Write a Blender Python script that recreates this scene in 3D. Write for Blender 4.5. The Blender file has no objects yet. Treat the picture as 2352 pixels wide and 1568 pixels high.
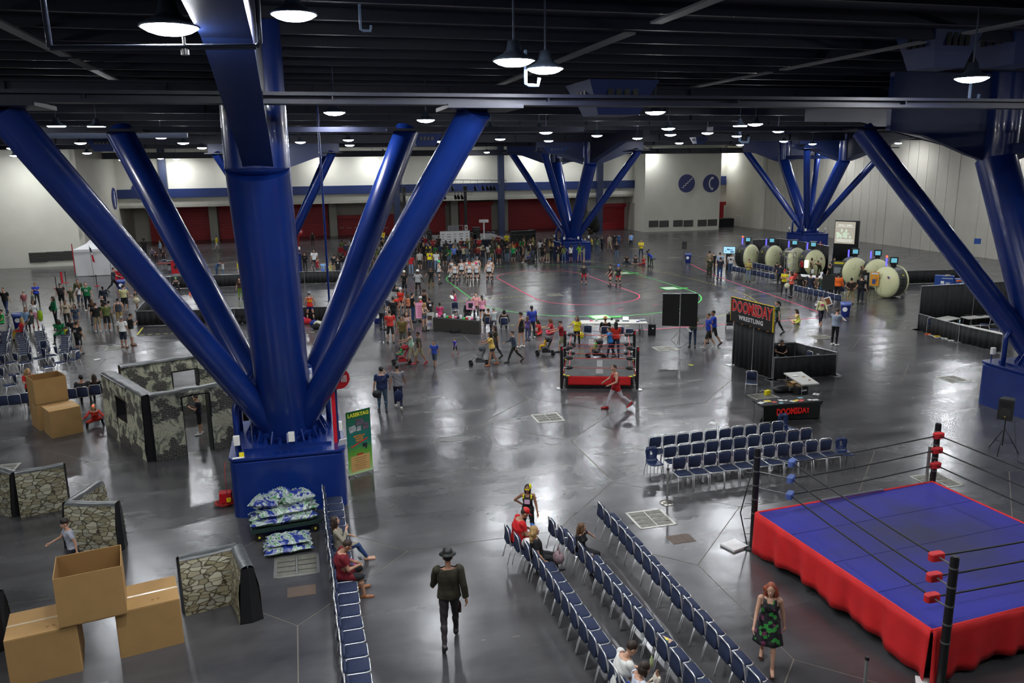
import bpy, bmesh, math, random
import numpy as np
from mathutils import Vector, Matrix
random.seed(7); np.random.seed(7)
sc = bpy.context.scene
COL = sc.collection
R = math.radians
# ---------------------------------------------------------------- camera (solved from the 30 ft floor box grid)
FPX, PITCH, ROLL, YAW = 1846.577, 0.216937, -0.012695, 0.258537
CAM = np.array([0.5296, -18.3428, 9.2841])
_cp, _sp = math.cos(PITCH), math.sin(PITCH)
WD = np.array([math.sin(YAW)*_cp, math.cos(YAW)*_cp, -_sp])
_r = np.array([math.cos(YAW), -math.sin(YAW), 0.0]); _u = np.cross(_r, WD)
RT = _r*math.cos(ROLL)+_u*math.sin(ROLL); UP = -_r*math.sin(ROLL)+_u*math.cos(ROLL)
cd = bpy.data.cameras.new('camera'); cam = bpy.data.objects.new('camera', cd); COL.objects.link(cam)
cd.sensor_width = 36.0; cd.lens = FPX/2352*36.0; cd.clip_end = 400
M = Matrix.Identity(4)
for i in range(3):
 M[i][0], M[i][1], M[i][2], M[i][3] = RT[i], UP[i], -WD[i], CAM[i]
cam.matrix_world = M; sc.camera = cam
# ---------------------------------------------------------------- world, exposure
w = bpy.data.worlds.new('world'); sc.world = w; w.use_nodes = True
w.node_tree.nodes['Background'].inputs[0].default_value = (0.05, 0.07, 0.12, 1)
w.node_tree.nodes['Background'].inputs[1].default_value = 0.10
sc.view_settings.view_transform = 'Standard'; sc.view_settings.look = 'None'
sc.view_settings.exposure = 0.0; sc.view_settings.gamma = 1.0; sc.view_settings.use_curve_mapping = False
LAMP = 265.0      # emission of the pendant lamps
# ---------------------------------------------------------------- survey helpers: a pixel seen on the floor (or a level / a plane) gives a point of the hall
def ray(px, py): return WD*FPX + RT*(px-1176) + UP*(784-py)
def G(px, py, z=0.0):
 d = ray(px, py); t = (z-CAM[2])/d[2]; return Vector(CAM+d*t)
def AY(px, py, y):
 d = ray(px, py); t = (y-CAM[1])/d[1]; return Vector(CAM+d*t)
def AX(px, py, x):
 d = ray(px, py); t = (x-CAM[0])/d[0]; return Vector(CAM+d*t)
def PJ(p):
 d = np.array(p)-CAM; z = d@WD; return 1176+FPX*(d@RT)/z, 784-FPX*(d@UP)/z
def face(loc, deg):
 """yaw for a thing (front = +Y) whose front points, seen from the balcony, to the right (0), away (90), left (180) or towards us (270)"""
 v = Vector((loc[0]-CAM[0], loc[1]-CAM[1])).normalized(); r = Vector((v.y, -v.x)); a = R(deg)
 d = r*math.cos(a)+v*math.sin(a); return math.atan2(d.y, d.x)-math.pi/2
# ---------------------------------------------------------------- materials
_m = {}
def mat(name, col, rough=0.6, metal=0.0, emit=0.0, ecol=None, noise=0.0, nscale=6.0, bump=0.0, bscale=30.0, spec=0.5, coat=0.0, sheen=0.0):
 if name in _m: return _m[name]
 m = bpy.data.materials.new(name); m.use_nodes = True; nt = m.node_tree; b = nt.nodes['Principled BSDF']
 c = tuple(col)+(1,)
 b.inputs['Base Color'].default_value = c; b.inputs['Roughness'].default_value = rough; b.inputs['Metallic'].default_value = metal
 b.inputs['Specular IOR Level'].default_value = spec; b.inputs['Coat Weight'].default_value = coat
 if sheen: b.inputs['Sheen Weight'].default_value = sheen
 if emit: b.inputs['Emission Color'].default_value = tuple(ecol or col)+(1,); b.inputs['Emission Strength'].default_value = emit
 if noise or bump:
  tc = nt.nodes.new('ShaderNodeTexCoord')
  if noise:
   n = nt.nodes.new('ShaderNodeTexNoise'); n.inputs['Scale'].default_value = nscale; n.inputs['Detail'].default_value = 5
   nt.links.new(tc.outputs['Object'], n.inputs['Vector'])
   mp = nt.nodes.new('ShaderNodeMapRange'); mp.inputs['From Min'].default_value = .25; mp.inputs['From Max'].default_value = .75
   mp.inputs['To Min'].default_value = 1-noise; mp.inputs['To Max'].default_value = 1+noise; nt.links.new(n.outputs['Fac'], mp.inputs['Value'])
   mx = nt.nodes.new('ShaderNodeVectorMath'); mx.operation = 'SCALE'; mx.inputs[0].default_value = c[:3]
   nt.links.new(mp.outputs['Result'], mx.inputs['Scale']); nt.links.new(mx.outputs['Vector'], b.inputs['Base Color'])
  if bump:
   n2 = nt.nodes.new('ShaderNodeTexNoise'); n2.inputs['Scale'].default_value = bscale; nt.links.new(tc.outputs['Object'], n2.inputs['Vector'])
   bp = nt.nodes.new('ShaderNodeBump'); bp.inputs['Strength'].default_value = bump; bp.inputs['Distance'].default_value = .02
   nt.links.new(n2.outputs['Fac'], bp.inputs['Height']); nt.links.new(bp.outputs['Normal'], b.inputs['Normal'])
 _m[name] = m; return m
def hexc(h):
 h = h.lstrip('#'); return tuple(((int(h[i:i+2], 16)/255)**2.2) for i in (0, 2, 4))
_cm = {}
def cmat(h, rough=.8):
 """plain cloth / paint colour from a display hex"""
 if (h, rough) not in _cm: _cm[(h, rough)] = mat('cloth_'+h+('' if rough == .8 else '_%d' % (rough*100)), hexc(h), rough)
 return _cm[(h, rough)]
# ---------------------------------------------------------------- mesh builder
class MB:
 def __init__(s): s.v = []; s.f = []; s.m = []; s.sm = []
 def add(s, vs, fs, mi=0, smooth=False, M=None):
  o = len(s.v)
  s.v += [tuple(M @ Vector(v)) if M is not None else tuple(v) for v in vs]
  s.f += [tuple(i+o for i in f) for f in fs]; s.m += [mi]*len(fs); s.sm += [smooth]*len(fs); return s
 def box(s, c, d, rz=0, mi=0, M=None, rx=0, ry=0):
  x, y, z = d[0]/2, d[1]/2, d[2]/2
  T = Matrix.Translation(c) @ Matrix.Rotation(rz, 4, 'Z') @ Matrix.Rotation(ry, 4, 'Y') @ Matrix.Rotation(rx, 4, 'X')
  if M is not None: T = M @ T
  return s.add([(-x,-y,-z),(x,-y,-z),(x,y,-z),(-x,y,-z),(-x,-y,z),(x,-y,z),(x,y,z),(-x,y,z)],
    [(3,2,1,0),(4,5,6,7),(0,1,5,4),(1,2,6,5),(2,3,7,6),(3,0,4,7)], mi, False, T)
 def rbox(s, c, d, r, rz=0, mi=0, n=3, M=None):
  """box with rounded vertical corners and a small top chamfer"""
  x, y = d[0]/2-r, d[1]/2-r; ring = []
  for cx, cy, a0 in ((x,y,0),(-x,y,90),(-x,-y,180),(x,-y,270)):
   for k in range(n+1):
    a = R(a0+90*k/n); ring.append((cx+r*math.cos(a), cy+r*math.sin(a)))
  N = len(ring); h = d[2]/2; e = min(r*.3, h*.3); k = 1-e/max(d[0], d[1])*2
  L = [[(p[0],p[1],-h) for p in ring],[(p[0],p[1],h-e) for p in ring],[(p[0]*k,p[1]*k,h) for p in ring]]
  vs = sum(L, []); fs = [(j*N+i, j*N+(i+1)%N, (j+1)*N+(i+1)%N, (j+1)*N+i) for j in range(2) for i in range(N)]
  fs += [tuple(range(2*N, 3*N)), tuple(range(N-1, -1, -1))]
  T = Matrix.Translation(c) @ Matrix.Rotation(rz, 4, 'Z')
  if M is not None: T = M @ T
  return s.add(vs, fs, mi, False, T)
 def cyl(s, a, b, r0, r1=None, n=12, mi=0, caps=True, smooth=True, M=None):
  a, b = Vector(a), Vector(b); r1 = r0 if r1 is None else r1
  ax = (b-a)
  if ax.length < 1e-6: return s
  q = ax.to_track_quat('Z', 'Y'); vs = []
  for p, r in ((a, r0), (b, r1)):
   for i in range(n):
    t = 2*math.pi*i/n; vs.append(p+q @ Vector((r*math.cos(t), r*math.sin(t), 0)))
  s.add(vs, [(i, (i+1)%n, n+(i+1)%n, n+i) for i in range(n)], mi, smooth, M)
  if caps: s.add(vs, [tuple(range(n-1,-1,-1)), tuple(range(n, 2*n))], mi, False, M)
  return s
 def tube(s, pts, r, n=8, mi=0, closed=False, M=None):
  pts = [Vector(p) for p in pts]; K = len(pts); vs = []; prev = None
  for i, p in enumerate(pts):
   if closed: t = (pts[(i+1)%K]-pts[i-1])
   else: t = pts[min(i+1, K-1)]-pts[max(i-1, 0)]
   t.normalize()
   if prev is None: u = t.orthogonal().normalized()
   else: u = (prev-t*prev.dot(t)).normalized()
   prev = u; w_ = t.cross(u)
   for k in range(n):
    a = 2*math.pi*k/n; vs.append(p+u*(r*math.cos(a))+w_*(r*math.sin(a)))
  fs = [(i*n+k, i*n+(k+1)%n, ((i+1)%K)*n+(k+1)%n, ((i+1)%K)*n+k) for i in range(K if closed else K-1) for k in range(n)]
  if not closed: fs += [tuple(range(n-1,-1,-1)), tuple(range((K-1)*n, K*n))]
  return s.add(vs, fs, mi, True, M)
 def lathe(s, prof, n=20, c=(0,0,0), mi=0, smooth=True, M=None, sx=1, sy=1):
  vs = [(c[0]+r*sx*math.cos(2*math.pi*k/n), c[1]+r*sy*math.sin(2*math.pi*k/n), c[2]+z) for r, z in prof for k in range(n)]
  K = len(prof)
  fs = [(j*n+i, j*n+(i+1)%n, (j+1)*n+(i+1)%n, (j+1)*n+i) for j in range(K-1) for i in range(n)]
  fs += [tuple(range(n-1,-1,-1)), tuple(range((K-1)*n, K*n))]
  return s.add(vs, fs, mi, smooth, M)
 def prism(s, poly, z0, z1, mi=0, M=None):
  n = len(poly)
  return s.add([(p[0],p[1],z0) for p in poly]+[(p[0],p[1],z1) for p in poly],
   [tuple(range(n-1,-1,-1)), tuple(range(n,2*n))]+[(i,(i+1)%n,n+(i+1)%n,n+i) for i in range(n)], mi, False, M)
 def ell(s, c, r, n=12, k=8, mi=0, rot=None, M=None):
  vs = []; fs = []
  T = Matrix.Translation(c) @ (rot.to_4x4() if rot is not None else Matrix.Identity(4))
  if M is not None: T = M @ T
  for j in range(1, k):
   a = math.pi*j/k
   for i in range(n):
    b = 2*math.pi*i/n; vs.append((r[0]*math.sin(a)*math.cos(b), r[1]*math.sin(a)*math.sin(b), r[2]*math.cos(a)))
  vs += [(0,0,r[2]), (0,0,-r[2])]; t = len(vs)-2
  fs += [(j*n+i, (j+1)*n+i, (j+1)*n+(i+1)%n, j*n+(i+1)%n) for j in range(k-2) for i in range(n)]
  fs += [(t, i, (i+1)%n) for i in range(n)]+[(t+1, (k-2)*n+(i+1)%n, (k-2)*n+i) for i in range(n)]
  return s.add(vs, fs, mi, True, T)
 def quad(s, a, b, c, d, mi=0): return s.add([a,b,c,d], [(0,1,2,3)], mi)
 def mesh(s, name, mats):
  me = bpy.data.meshes.new(name); me.from_pydata(s.v, [], s.f)
  if not isinstance(mats, (list, tuple)): mats = [mats]
  for m in mats: me.materials.append(m)
  me.polygons.foreach_set('material_index', s.m); me.polygons.foreach_set('use_smooth', s.sm); me.update(); return me
def obj(name, data, parent=None, loc=None, rz=0, mats=None):
 if isinstance(data, MB): data = data.mesh(name, mats)
 o = bpy.data.objects.new(name, data); COL.objects.link(o)
 if parent is not None: o.parent = parent
 if loc is not None: o.location = loc
 if rz: o.rotation_euler = (0,0,rz)
 return o
def tag(o, label=None, cat=None, group=None, kind=None):
 if label: o['label'] = label
 if cat: o['category'] = cat
 if group: o['group'] = group
 if kind: o['kind'] = kind
 return o
def thing(name, label, cat, loc=(0,0,0), rz=0, group=None):
 o = bpy.data.objects.new(name, None); COL.objects.link(o); o.empty_display_size = .2
 o.location = loc; o.rotation_euler = (0,0,rz); return tag(o, label, cat, group)
def struct(name, mb, mats, parent=None):
 o = obj(name, mb, parent, mats=mats)
 if parent is None: o['kind'] = 'structure'
 return o
def dup(root, loc, rz, label=None, group=None, skip=()):
 r = root.copy(); COL.objects.link(r); r.location = loc; r.rotation_euler = (0,0,rz)
 if label: r['label'] = label
 if group: r['group'] = group
 for ch in root.children:
  if ch.name.split('.')[0] in skip: continue
  c = ch.copy(); COL.objects.link(c); c.parent = r
  for g in ch.children:
   d = g.copy(); COL.objects.link(d); d.parent = c
 return r
_tx = {}
def text_mesh(txt, size, depth=.01, font_off=0.0, align='CENTER', m=None, sx=1.0, smear=0.0):
 cu = bpy.data.curves.new('text', 'FONT'); cu.body = txt; cu.size = size; cu.extrude = depth/2; cu.offset = font_off
 cu.align_x = align; cu.align_y = 'CENTER'; cu.resolution_u = 2; cu.space_character = 1+smear
 o = bpy.data.objects.new('text', cu); COL.objects.link(o); dg = bpy.context.evaluated_depsgraph_get(); dg.update()
 me = bpy.data.meshes.new_from_object(o.evaluated_get(dg)); bpy.data.objects.remove(o); bpy.data.curves.remove(cu)
 if sx != 1: me.transform(Matrix.Scale(sx, 4, (1,0,0)))
 me.materials.clear(); me.materials.append(m); return me
def lettering(name, txt, size, m, parent, loc, rot, **k):
 o = obj(name, text_mesh(txt, size, m=m, **k), parent); o.location = loc; o.rotation_euler = rot; return o
# base materials
BLUE = mat('blue_gloss_paint', (0.005, 0.024, 0.165), .26, noise=.12, nscale=1.5, coat=.15)
NAVY = mat('navy_steel_paint', (0.005, 0.007, 0.022), .5, noise=.2, nscale=1.0)
DKBLUE = mat('dark_blue_steel', (0.008, 0.022, 0.10), .4)
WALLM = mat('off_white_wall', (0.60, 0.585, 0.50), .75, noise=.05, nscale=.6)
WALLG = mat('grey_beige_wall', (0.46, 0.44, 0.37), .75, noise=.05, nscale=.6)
REDD = mat('dark_red_paint', (0.36, 0.008, 0.014), .5, noise=.1)
BLACK = mat('black_paint', (0.008, 0.008, 0.009), .45)
DRAPE = mat('black_drape', (0.010, 0.010, 0.011), .85, noise=.3, nscale=3)
CHROME = mat('chrome', (0.86, 0.86, 0.86), .22, .72)
ALU = mat('aluminium', (0.55, 0.55, 0.55), .35, 1.0)
WHITE = mat('white_plastic', (0.75, 0.74, 0.70), .5)
PAPER = mat('white_paper', (0.80, 0.80, 0.78), .8)
GREY = mat('grey_metal', (0.18, 0.18, 0.18), .45, .6)
RED = mat('red_gloss', (0.52, 0.008, 0.02), .4)
SCREEN = mat('navy_sign', (0.02, 0.03, 0.13), .5)
# ================================================================ THE HALL
S = 9.144
def floor_material():
 m = bpy.data.materials.new('polished_dark_concrete'); m.use_nodes = True; nt = m.node_tree; N = nt.nodes; L = nt.links
 b = N['Principled BSDF']; tc = N.new('ShaderNodeNewGeometry')
 def noise(scale, detail=6, dist=0, vec=None, rough=.55):
  n = N.new('ShaderNodeTexNoise'); n.inputs['Scale'].default_value = scale; n.inputs['Detail'].default_value = detail
  n.inputs['Distortion'].default_value = dist; n.inputs['Roughness'].default_value = rough
  L.new(vec or tc.outputs['Position'], n.inputs['Vector']); return n.outputs['Fac']
 def rng(v, a, b_, c, d):
  r = N.new('ShaderNodeMapRange'); r.inputs['From Min'].default_value = a; r.inputs['From Max'].default_value = b_
  r.inputs['To Min'].default_value = c; r.inputs['To Max'].default_value = d; L.new(v, r.inputs['Value']); return r.outputs['Result']
 mp = N.new('ShaderNodeMapping'); mp.inputs['Scale'].default_value = (.35, 1.5, 1); mp.inputs['Rotation'].default_value = (0, 0, .35)
 L.new(tc.outputs['Position'], mp.inputs['Vector'])
 big = noise(.35, 4, 1.5); streak = noise(.7, 5, .3, mp.outputs['Vector'], .5); fine = noise(14, 6)
 cr = N.new('ShaderNodeValToRGB'); cr.color_ramp.elements[0].position = .3; cr.color_ramp.elements[1].position = .72
 cr.color_ramp.elements[0].color = (0.034, 0.034, 0.037, 1); cr.color_ramp.elements[1].color = (0.090, 0.087, 0.089, 1)
 a = N.new('ShaderNodeMath'); a.operation = 'MULTIPLY_ADD'; a.inputs[1].default_value = .55; L.new(streak, a.inputs[0])
 a2 = N.new('ShaderNodeMath'); a2.operation = 'MULTIPLY'; a2.inputs[1].default_value = .45; L.new(big, a2.inputs[0]); L.new(a2.outputs[0], a.inputs[2])
 L.new(a.outputs[0], cr.inputs['Fac']); L.new(cr.outputs['Color'], b.inputs['Base Color'])
 L.new(rng(streak, .3, .7, .19, .29), b.inputs['Roughness']); b.inputs['Specular IOR Level'].default_value = .62
 bp = N.new('ShaderNodeBump'); bp.inputs['Strength'].default_value = .17; bp.inputs['Distance'].default_value = .05
 ad = N.new('ShaderNodeMath'); ad.operation = 'MULTIPLY_ADD'; ad.inputs[1].default_value = .06; L.new(fine, ad.inputs[0]); L.new(noise(1.3, 2.5, .3), ad.inputs[2])
 L.new(ad.outputs[0], bp.inputs['Height']); L.new(bp.outputs['Normal'], b.inputs['Normal'])
 return m
FLOOR = floor_material()
JOINT = mat('joint_filler', (0.17, 0.15, 0.115), .8)
fl = struct('floor', MB().box((20, 35, -.0465), (150, 150, .08)), JOINT)
g = .012
d_ = .29*S
def slab(poly, name='slab'):
 c = Vector((sum(p[0] for p in poly)/len(poly), sum(p[1] for p in poly)/len(poly)))
 q = []
 n = len(poly)
 for i in range(n):   # inset every edge by the joint half width
  p0, p1, p2 = Vector(poly[i-1]), Vector(poly[i]), Vector(poly[(i+1)%n])
  e1 = (p1-p0).normalized(); e2 = (p2-p1).normalized(); n1 = Vector((-e1.y, e1.x)); n2 = Vector((-e2.y, e2.x))
  q.append(p1+(n1+n2)/(1+n1.dot(n2))*g)
 return obj(name, MB().prism(q, -.006, 0), fl, mats=FLOOR)
CI, CJ = range(-5, 8), range(-3, 12)
for i in CI:
 for j in CJ:
  x, y = i*S, j*S
  slab([(x-d_,y),(x,y-d_),(x+d_,y),(x,y+d_)])
  X, Y = x+S, y+S
  slab([(x+d_,y),(X-d_,y),(X,y+d_),(X,Y-d_),(X-d_,Y),(x+d_,Y),(x,Y-d_),(x,y+d_)])
# ---- utility floor boxes
GRATE = mat('floor_box_plate', (0.15, 0.145, 0.115), .5, noise=.35, nscale=9)
FRAMEM = mat('floor_box_frame', (0.42, 0.41, 0.37), .35, .7)
def floor_box():
 t = thing('floor_box', 'x', 'floor box', (0,0,0))
 W, H = .98, .98
 b = MB()
 for sx in (-1, 1): b.box((sx*W/2, 0, .004), (.07, H+.07, .012)); b.box((0, sx*H/2, .004), (W+.07, .07, .012))
 obj('frame', b, t, mats=FRAMEM)
 for i in range(2):
  for j in range(4):
   obj('cover_plate', MB().box((-W/4+i*W/2, -H*3/8+j*H/4, .003), (W/2-.06, H/4-.05, .008)), t, mats=GRATE)
 obj('divider', MB().box((0,0,.004), (.03,H-.08,.010)), t, mats=FRAMEM)
 return t
fb = floor_box(); first = True
FBL = {(0,0):'metal floor box in front of the folded inflatable by the blue column base',(1,0):'metal floor box between the chairs and the steel stanchion, nearest whole one',
 (2,0):'metal floor box just behind the far corner post of the big ring',(-1,1):'metal floor box cut by the left edge of the frame behind the stone barricade',(1,1):'metal floor box on open floor before the small wrestling ring',
 (2,1):'metal floor box beside the merchandise table under the yellow power box',(3,1):'metal floor box left of the blue column base at far right',(-1,3):'metal floor box beside the standing men, near the black staging',
 (2,2):'metal floor box under the black screen stand',(3,2):'metal floor box by the walking man in suspenders',(2,3):'floor box by the track line just behind the scoring table',
 (2,4):'floor box inside the near half of the pink oval',(2,5):'floor box inside the far left of the pink oval',(3,4):'green taped floor box at the right end of the track',
 (3,5):'green taped floor box behind the two skaters in black',(4,3):'floor box behind the blue recycling bin, near the man in shorts',(4,4):'floor box in front of the rows of chairs by the pods',
 (4,6):'small floor box left of the seated group behind the track',(3,6):'small floor box at the foot of the far blue column',(4,7):'small floor box beyond the yellow shirt man',
 (5,7):'small floor box beyond the far speaker stand',(5,8):'small floor box before the far white wall',(6,8):'small floor box between white wall and blue column'}
for (i, j), lab in FBL.items():
 if first: fb.location = (i*S, j*S, 0); fb['label'] = lab; fb['group'] = 'utility floor boxes'; first = False
 else: dup(fb, (i*S, j*S, 0), 0, lab)
hp = tag(obj('hatch_plate', MB().box((0,0,.003),(.62,.45,.008)).box((.1,0,.008),(.02,.4,.006)).box((-.1,0,.008),(.02,.4,.006)), loc=G(1564,1237), mats=mat('rusty_plate',(.10,.065,.045),.6)), 'small rusty floor plate with two slots right of the floor box', 'floor plate')
tag(obj('hatch_plate', hp.data, loc=G(693,1357)), 'small faded floor plate before the box and tarp', 'floor plate')
# ---------------------------------------------------------------- walls
def wallbox(name, x0, x1, y0, y1, z0, z1, m, parent=None):
 return struct(name, MB().box(((x0+x1)/2,(y0+y1)/2,(z0+z1)/2), (x1-x0,y1-y0,z1-z0)), m, parent)
TOP = 12.6
wl = wallbox('wall_left', -60, -19.9, 69.6, 70.2, 0, TOP, WALLM)
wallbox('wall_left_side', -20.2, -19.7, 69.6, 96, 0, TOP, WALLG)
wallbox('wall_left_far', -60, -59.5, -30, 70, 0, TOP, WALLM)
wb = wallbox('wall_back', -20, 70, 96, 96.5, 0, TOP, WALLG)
YF = 87.4
zf = lambda py: AY(900, py, YF).z
wallbox('wall_back_upper', -20, 46.3, YF, YF+.4, zf(424), TOP, WALLM)
wallbox('trim_1', -20, 46.3, YF-.35, YF+.3, zf(443), zf(424), DKBLUE)
wallbox('wall_back_lower', -20, 46.3, YF, YF+.4, zf(464), zf(443), WALLM)
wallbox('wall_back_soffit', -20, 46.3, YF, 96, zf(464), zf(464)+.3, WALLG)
bx = wallbox('wall_right_block', 46.3, 57.6, 83.6, 96, 0, TOP, WALLM)
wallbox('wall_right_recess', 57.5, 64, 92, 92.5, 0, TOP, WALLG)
wallbox('trim_2', 57.6, 63, 91.6, 92, AY(1672,424,92).z, AY(1672,404,92).z, DKBLUE)
wr = wallbox('wall_right_end', 63.2, 64, 82.2, 92, 0, TOP, WALLM)
wright = wallbox('wall_right', 63.9, 64.2, -40, 82.2, 0, TOP, mat('panel_gap', (.05,.05,.045), .9))
y = 82.1; PANEL = mat('movable_partition_panel', (0.47,0.45,0.385), .8, noise=.06, nscale=.5)
pm = MB().box((0,0,TOP/2),(.12,1.37,TOP)).mesh('panel', PANEL)
k = 0
while y > -20 and k < 75:
 o = obj('panel', pm, wright, (63.84+(.05 if k%7==3 else 0), y-.7, 0)); y -= 1.41; k += 1
wallbox('wall_rear', -60, 64, -30.5, -30, 0, TOP, NAVY)
# wall vents (dark louvres)
VENT = mat('dark_louvre', (.035,.035,.032), .6)
def vent(name, c, w_, h_, along='x', parent=None):
 b = MB(); n = 7
 def bb(u, z, du, dz, t, off): b.box((c[0]+(u if along=='x' else off), c[1]+(off if along=='x' else u), c[2]+z), ((du if along=='x' else t), (t if along=='x' else du), dz))
 bb(0,0,w_,h_,.04,-.02); obj(name, b, parent, mats=VENT);
 b = MB()
 for i in range(n): bb(0,-h_/2+h_*(i+.5)/n,w_,h_/n*.45,.05,-.06)
 s = obj('louvre', b, parent, mats=mat('louvre_blade',(.09,.09,.08),.5)); s['kind']='stuff'
for x0, x1, y0, y1 in ((1490,1512,506,522),(1514,1536,506,522),(1546,1568,505,521),(1570,1592,505,521),(1602,1623,504,520),(1625,1647,503,519)):
 a = AY(x0,y1,83.6); b_ = AY(x1,y0,83.6); vent('vent', ((a.x+b_.x)/2, 83.6, (a.z+b_.z)/2), b_.x-a.x, b_.z-a.z, 'x', bx)
for x0, x1, y0, y1 in ((69,106,579,603),(109,146,577,600),(149,186,575,598)):
 a = AY(x0,y1,69.6); b_ = AY(x1,y0,69.6); vent('vent', ((a.x+b_.x)/2, 69.6, (a.z+b_.z)/2), b_.x-a.x, b_.z-a.z, 'x', wl)
# service doors and frames on the left face of the right block
struct('door_1', MB().box((46.25, 88.0, 1.9), (.08,2.2,3.8)).box((46.2,88.0,1.9),(.06,.05,3.8)), mat('grey_door',(.40,.385,.33),.6), bx)
# roll-up doors, pillars, posts
def roll_door(n, px0, px1, ytop_px, ybot=0.0, m=REDD, yy=95.4):
 a = AY(px0, ytop_px, yy); b_ = AY(px1, ytop_px, yy); W = b_.x-a.x; H = a.z
 o = struct('door_%d' % n, MB().box(((a.x+b_.x)/2, yy+.15, H/2), (W,.12,H)), m)
 k = int(min(30, H/.33)); sl = MB().box((0,0,0),(W,.10,H/k*.86)).mesh('slat', m)
 for i in range(k): obj('slat', sl, o, ((a.x+b_.x)/2, yy+.05, H*(i+.5)/k))
 obj('hood', MB().box(((a.x+b_.x)/2, yy-.3, H+.25), (W+.3,.7,.5)), o, mats=m)
 return o
roll_door(2, 340, 480, 476); roll_door(3, 500, 528+70, 476); roll_door(4, 640, 752, 472)
o = roll_door(5, 775, 905, 503)
zt = AY(900,503,95.4).z
bar = mat('pale_trim',(.5,.48,.42),.5)
for k in range(7):
 p = AY(785+k*17, 523, 95.2); obj('push_bar', MB().box((p.x, 95.28, p.z),(.62,.08,.07)), o, mats=bar)
roll_door(6, 985, 1022, 472); roll_door(7, 1055, 1128, 472); o=roll_door(8, 1166, 1290, 460, yy=95.3); roll_door(9, 1380, 1437, 476, yy=90.5)
PIL = mat('pillar_paint', (.40,.385,.33), .7)
pk = 0
for px in (490, 765, 1043, 1158):
 p = AY(px, 500, 94.6); wallbox('trim_%d' % (3+pk), p.x-.5, p.x+.5, 94.2, 95.4, 0, zf(464), PIL); pk += 1
q = AY(1405,500,91); wallbox('wall_back_bay', q.x-1.9, 46.3, 91, 91.4, AY(1405,476,91).z, TOP, WALLM); wallbox('wall_back_bay_left', AY(1349,500,91).x, AY(1379,500,91).x, 91, 91.4, 0, TOP, WALLM)
for px in (383, 655, 912, 1151, 1376):
 p = AY(px, 480, 87.0); po = wallbox('trim_%d' % (3+pk), p.x-.38, p.x+.38, 86.5, 87.2, 0, 12, mat('blue_grey_steel',(.018,.028,.07),.5)); pk += 1
# round wayfinding signs
def disc_sign(name, p, nrm, r, label, icon, m=SCREEN, sq=1):
 t = thing(name, label, 'sign', p, math.atan2(nrm[1], nrm[0])+math.pi/2)   # local -Y is the face
 obj('disc', MB().cyl((0,0,0),(0,-.06,0), r, n=32), t, mats=m)
 b = MB(); W_ = PAPER
 if icon == 'stairs':
  for i in range(5): b.box((-r*.5+i*r*.25, -.075, -r*.45+i*r*.22), (r*.27,.02,r*.07)); b.box((-r*.37+i*r*.25, -.075, -r*.34+i*r*.22), (r*.07,.02,r*.24))
 elif icon == 'phone':
  pts = [(r*(.22-.45*math.cos(R(a))), -.075, r*.62*math.sin(R(a))) for a in range(-75, 76, 15)]
  b.tube(pts, r*.07, 6); b.box((r*.12,-.075,r*.6),(r*.28,.03,r*.24)); b.box((r*.12,-.075,-r*.6),(r*.28,.03,r*.24))
 elif icon == 'man':
  b.ell((0,-.075,r*.55),(r*.13,.02,r*.13)); b.box((0,-.075,r*.1),(r*.35,.02,r*.55)); b.box((-r*.09,-.075,-r*.45),(r*.13,.02,r*.6)); b.box((r*.09,-.075,-r*.45),(r*.13,.02,r*.6))
 obj('pictogram', b, t, mats=mat('sign_white',(.62,.62,.58),.5)); return t
disc_sign('round_sign', AY(1577,421,83.55), (0,-1), 1.22, 'round navy sign with a white staircase symbol on the white block', 'stairs')
disc_sign('round_sign', AY(1633,421,83.55), (0,-1), 1.22, 'round navy sign with a white telephone handset symbol', 'phone')
disc_sign('round_sign', AY(325,437,YF-.02), (0,-1), 1.1, 'round navy staircase sign on the far fascia, half hidden by a blue strut', 'stairs')
a = AX(262,456,-19.68); disc_sign('round_sign', a, (1,0), 1.25, 'left of the two oval looking restroom signs on the side wall', 'man')
a = AX(278,455,-19.68); disc_sign('round_sign', a, (1,0), 1.25, 'right of the two oval looking restroom signs on the side wall', 'man')
# ================================================================ CEILING
struct('ceiling', MB().box((5, 33, TOP+.1), (130, 130, .2)), mat('dark_ceiling_deck', (0.012,0.014,0.028), .7, noise=.3, nscale=.4))
# deck ribs (one joined structure) and girders
b = MB()
for i in range(60): b.box((5, -26+i*2.03, TOP-.12), (125, .12, .26))
st = struct('trim_ceiling_ribs', b, NAVY); st.name = 'trim_20'
gi = 0
def girder(y_, zb, zt_, x0=-58, x1=63, fl_=.45, m=NAVY, wh=.62):
 global gi
 o = thing('roof_girder', ['deep navy roof girder with a pale lower edge across the nearest strut heads','navy roof girder just behind the near columns','navy roof girder in front of the far columns','navy roof girder behind the far columns','lowest navy girder, right before the far wall','shallow girder nearest the viewer, at the very top'][gi] if gi < 6 else ('shallow navy girder, %s of those between near and far columns' % ['first','second','third','fourth','fifth','sixth'][gi-6]) if gi < 12 else 'shallow navy girder beyond the far columns, %s of two' % ['nearer','farther'][min(gi-12,1)], 'girder', ((x0+x1)/2, y_, zb), 0, 'roof girders across the hall')
 L_ = x1-x0
 zt_ = min(zt_, zb+wh); obj('web', MB().box((0,0,(zt_-zb)/2),(L_,.06,zt_-zb)), o, mats=m)
 obj('bottom_flange', MB().box((0,0,0),(L_,fl_,.07)), o, mats=m); obj('top_flange', MB().box((0,0,zt_-zb),(L_,fl_,.07)), o, mats=m)
 for k in range(int(L_/4.57)): obj('stiffener', MB().box((-L_/2+k*4.57,0,(zt_-zb)/2),(.03,fl_*.9,zt_-zb-.08)), o, mats=m)
 gi += 1; return o
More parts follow.
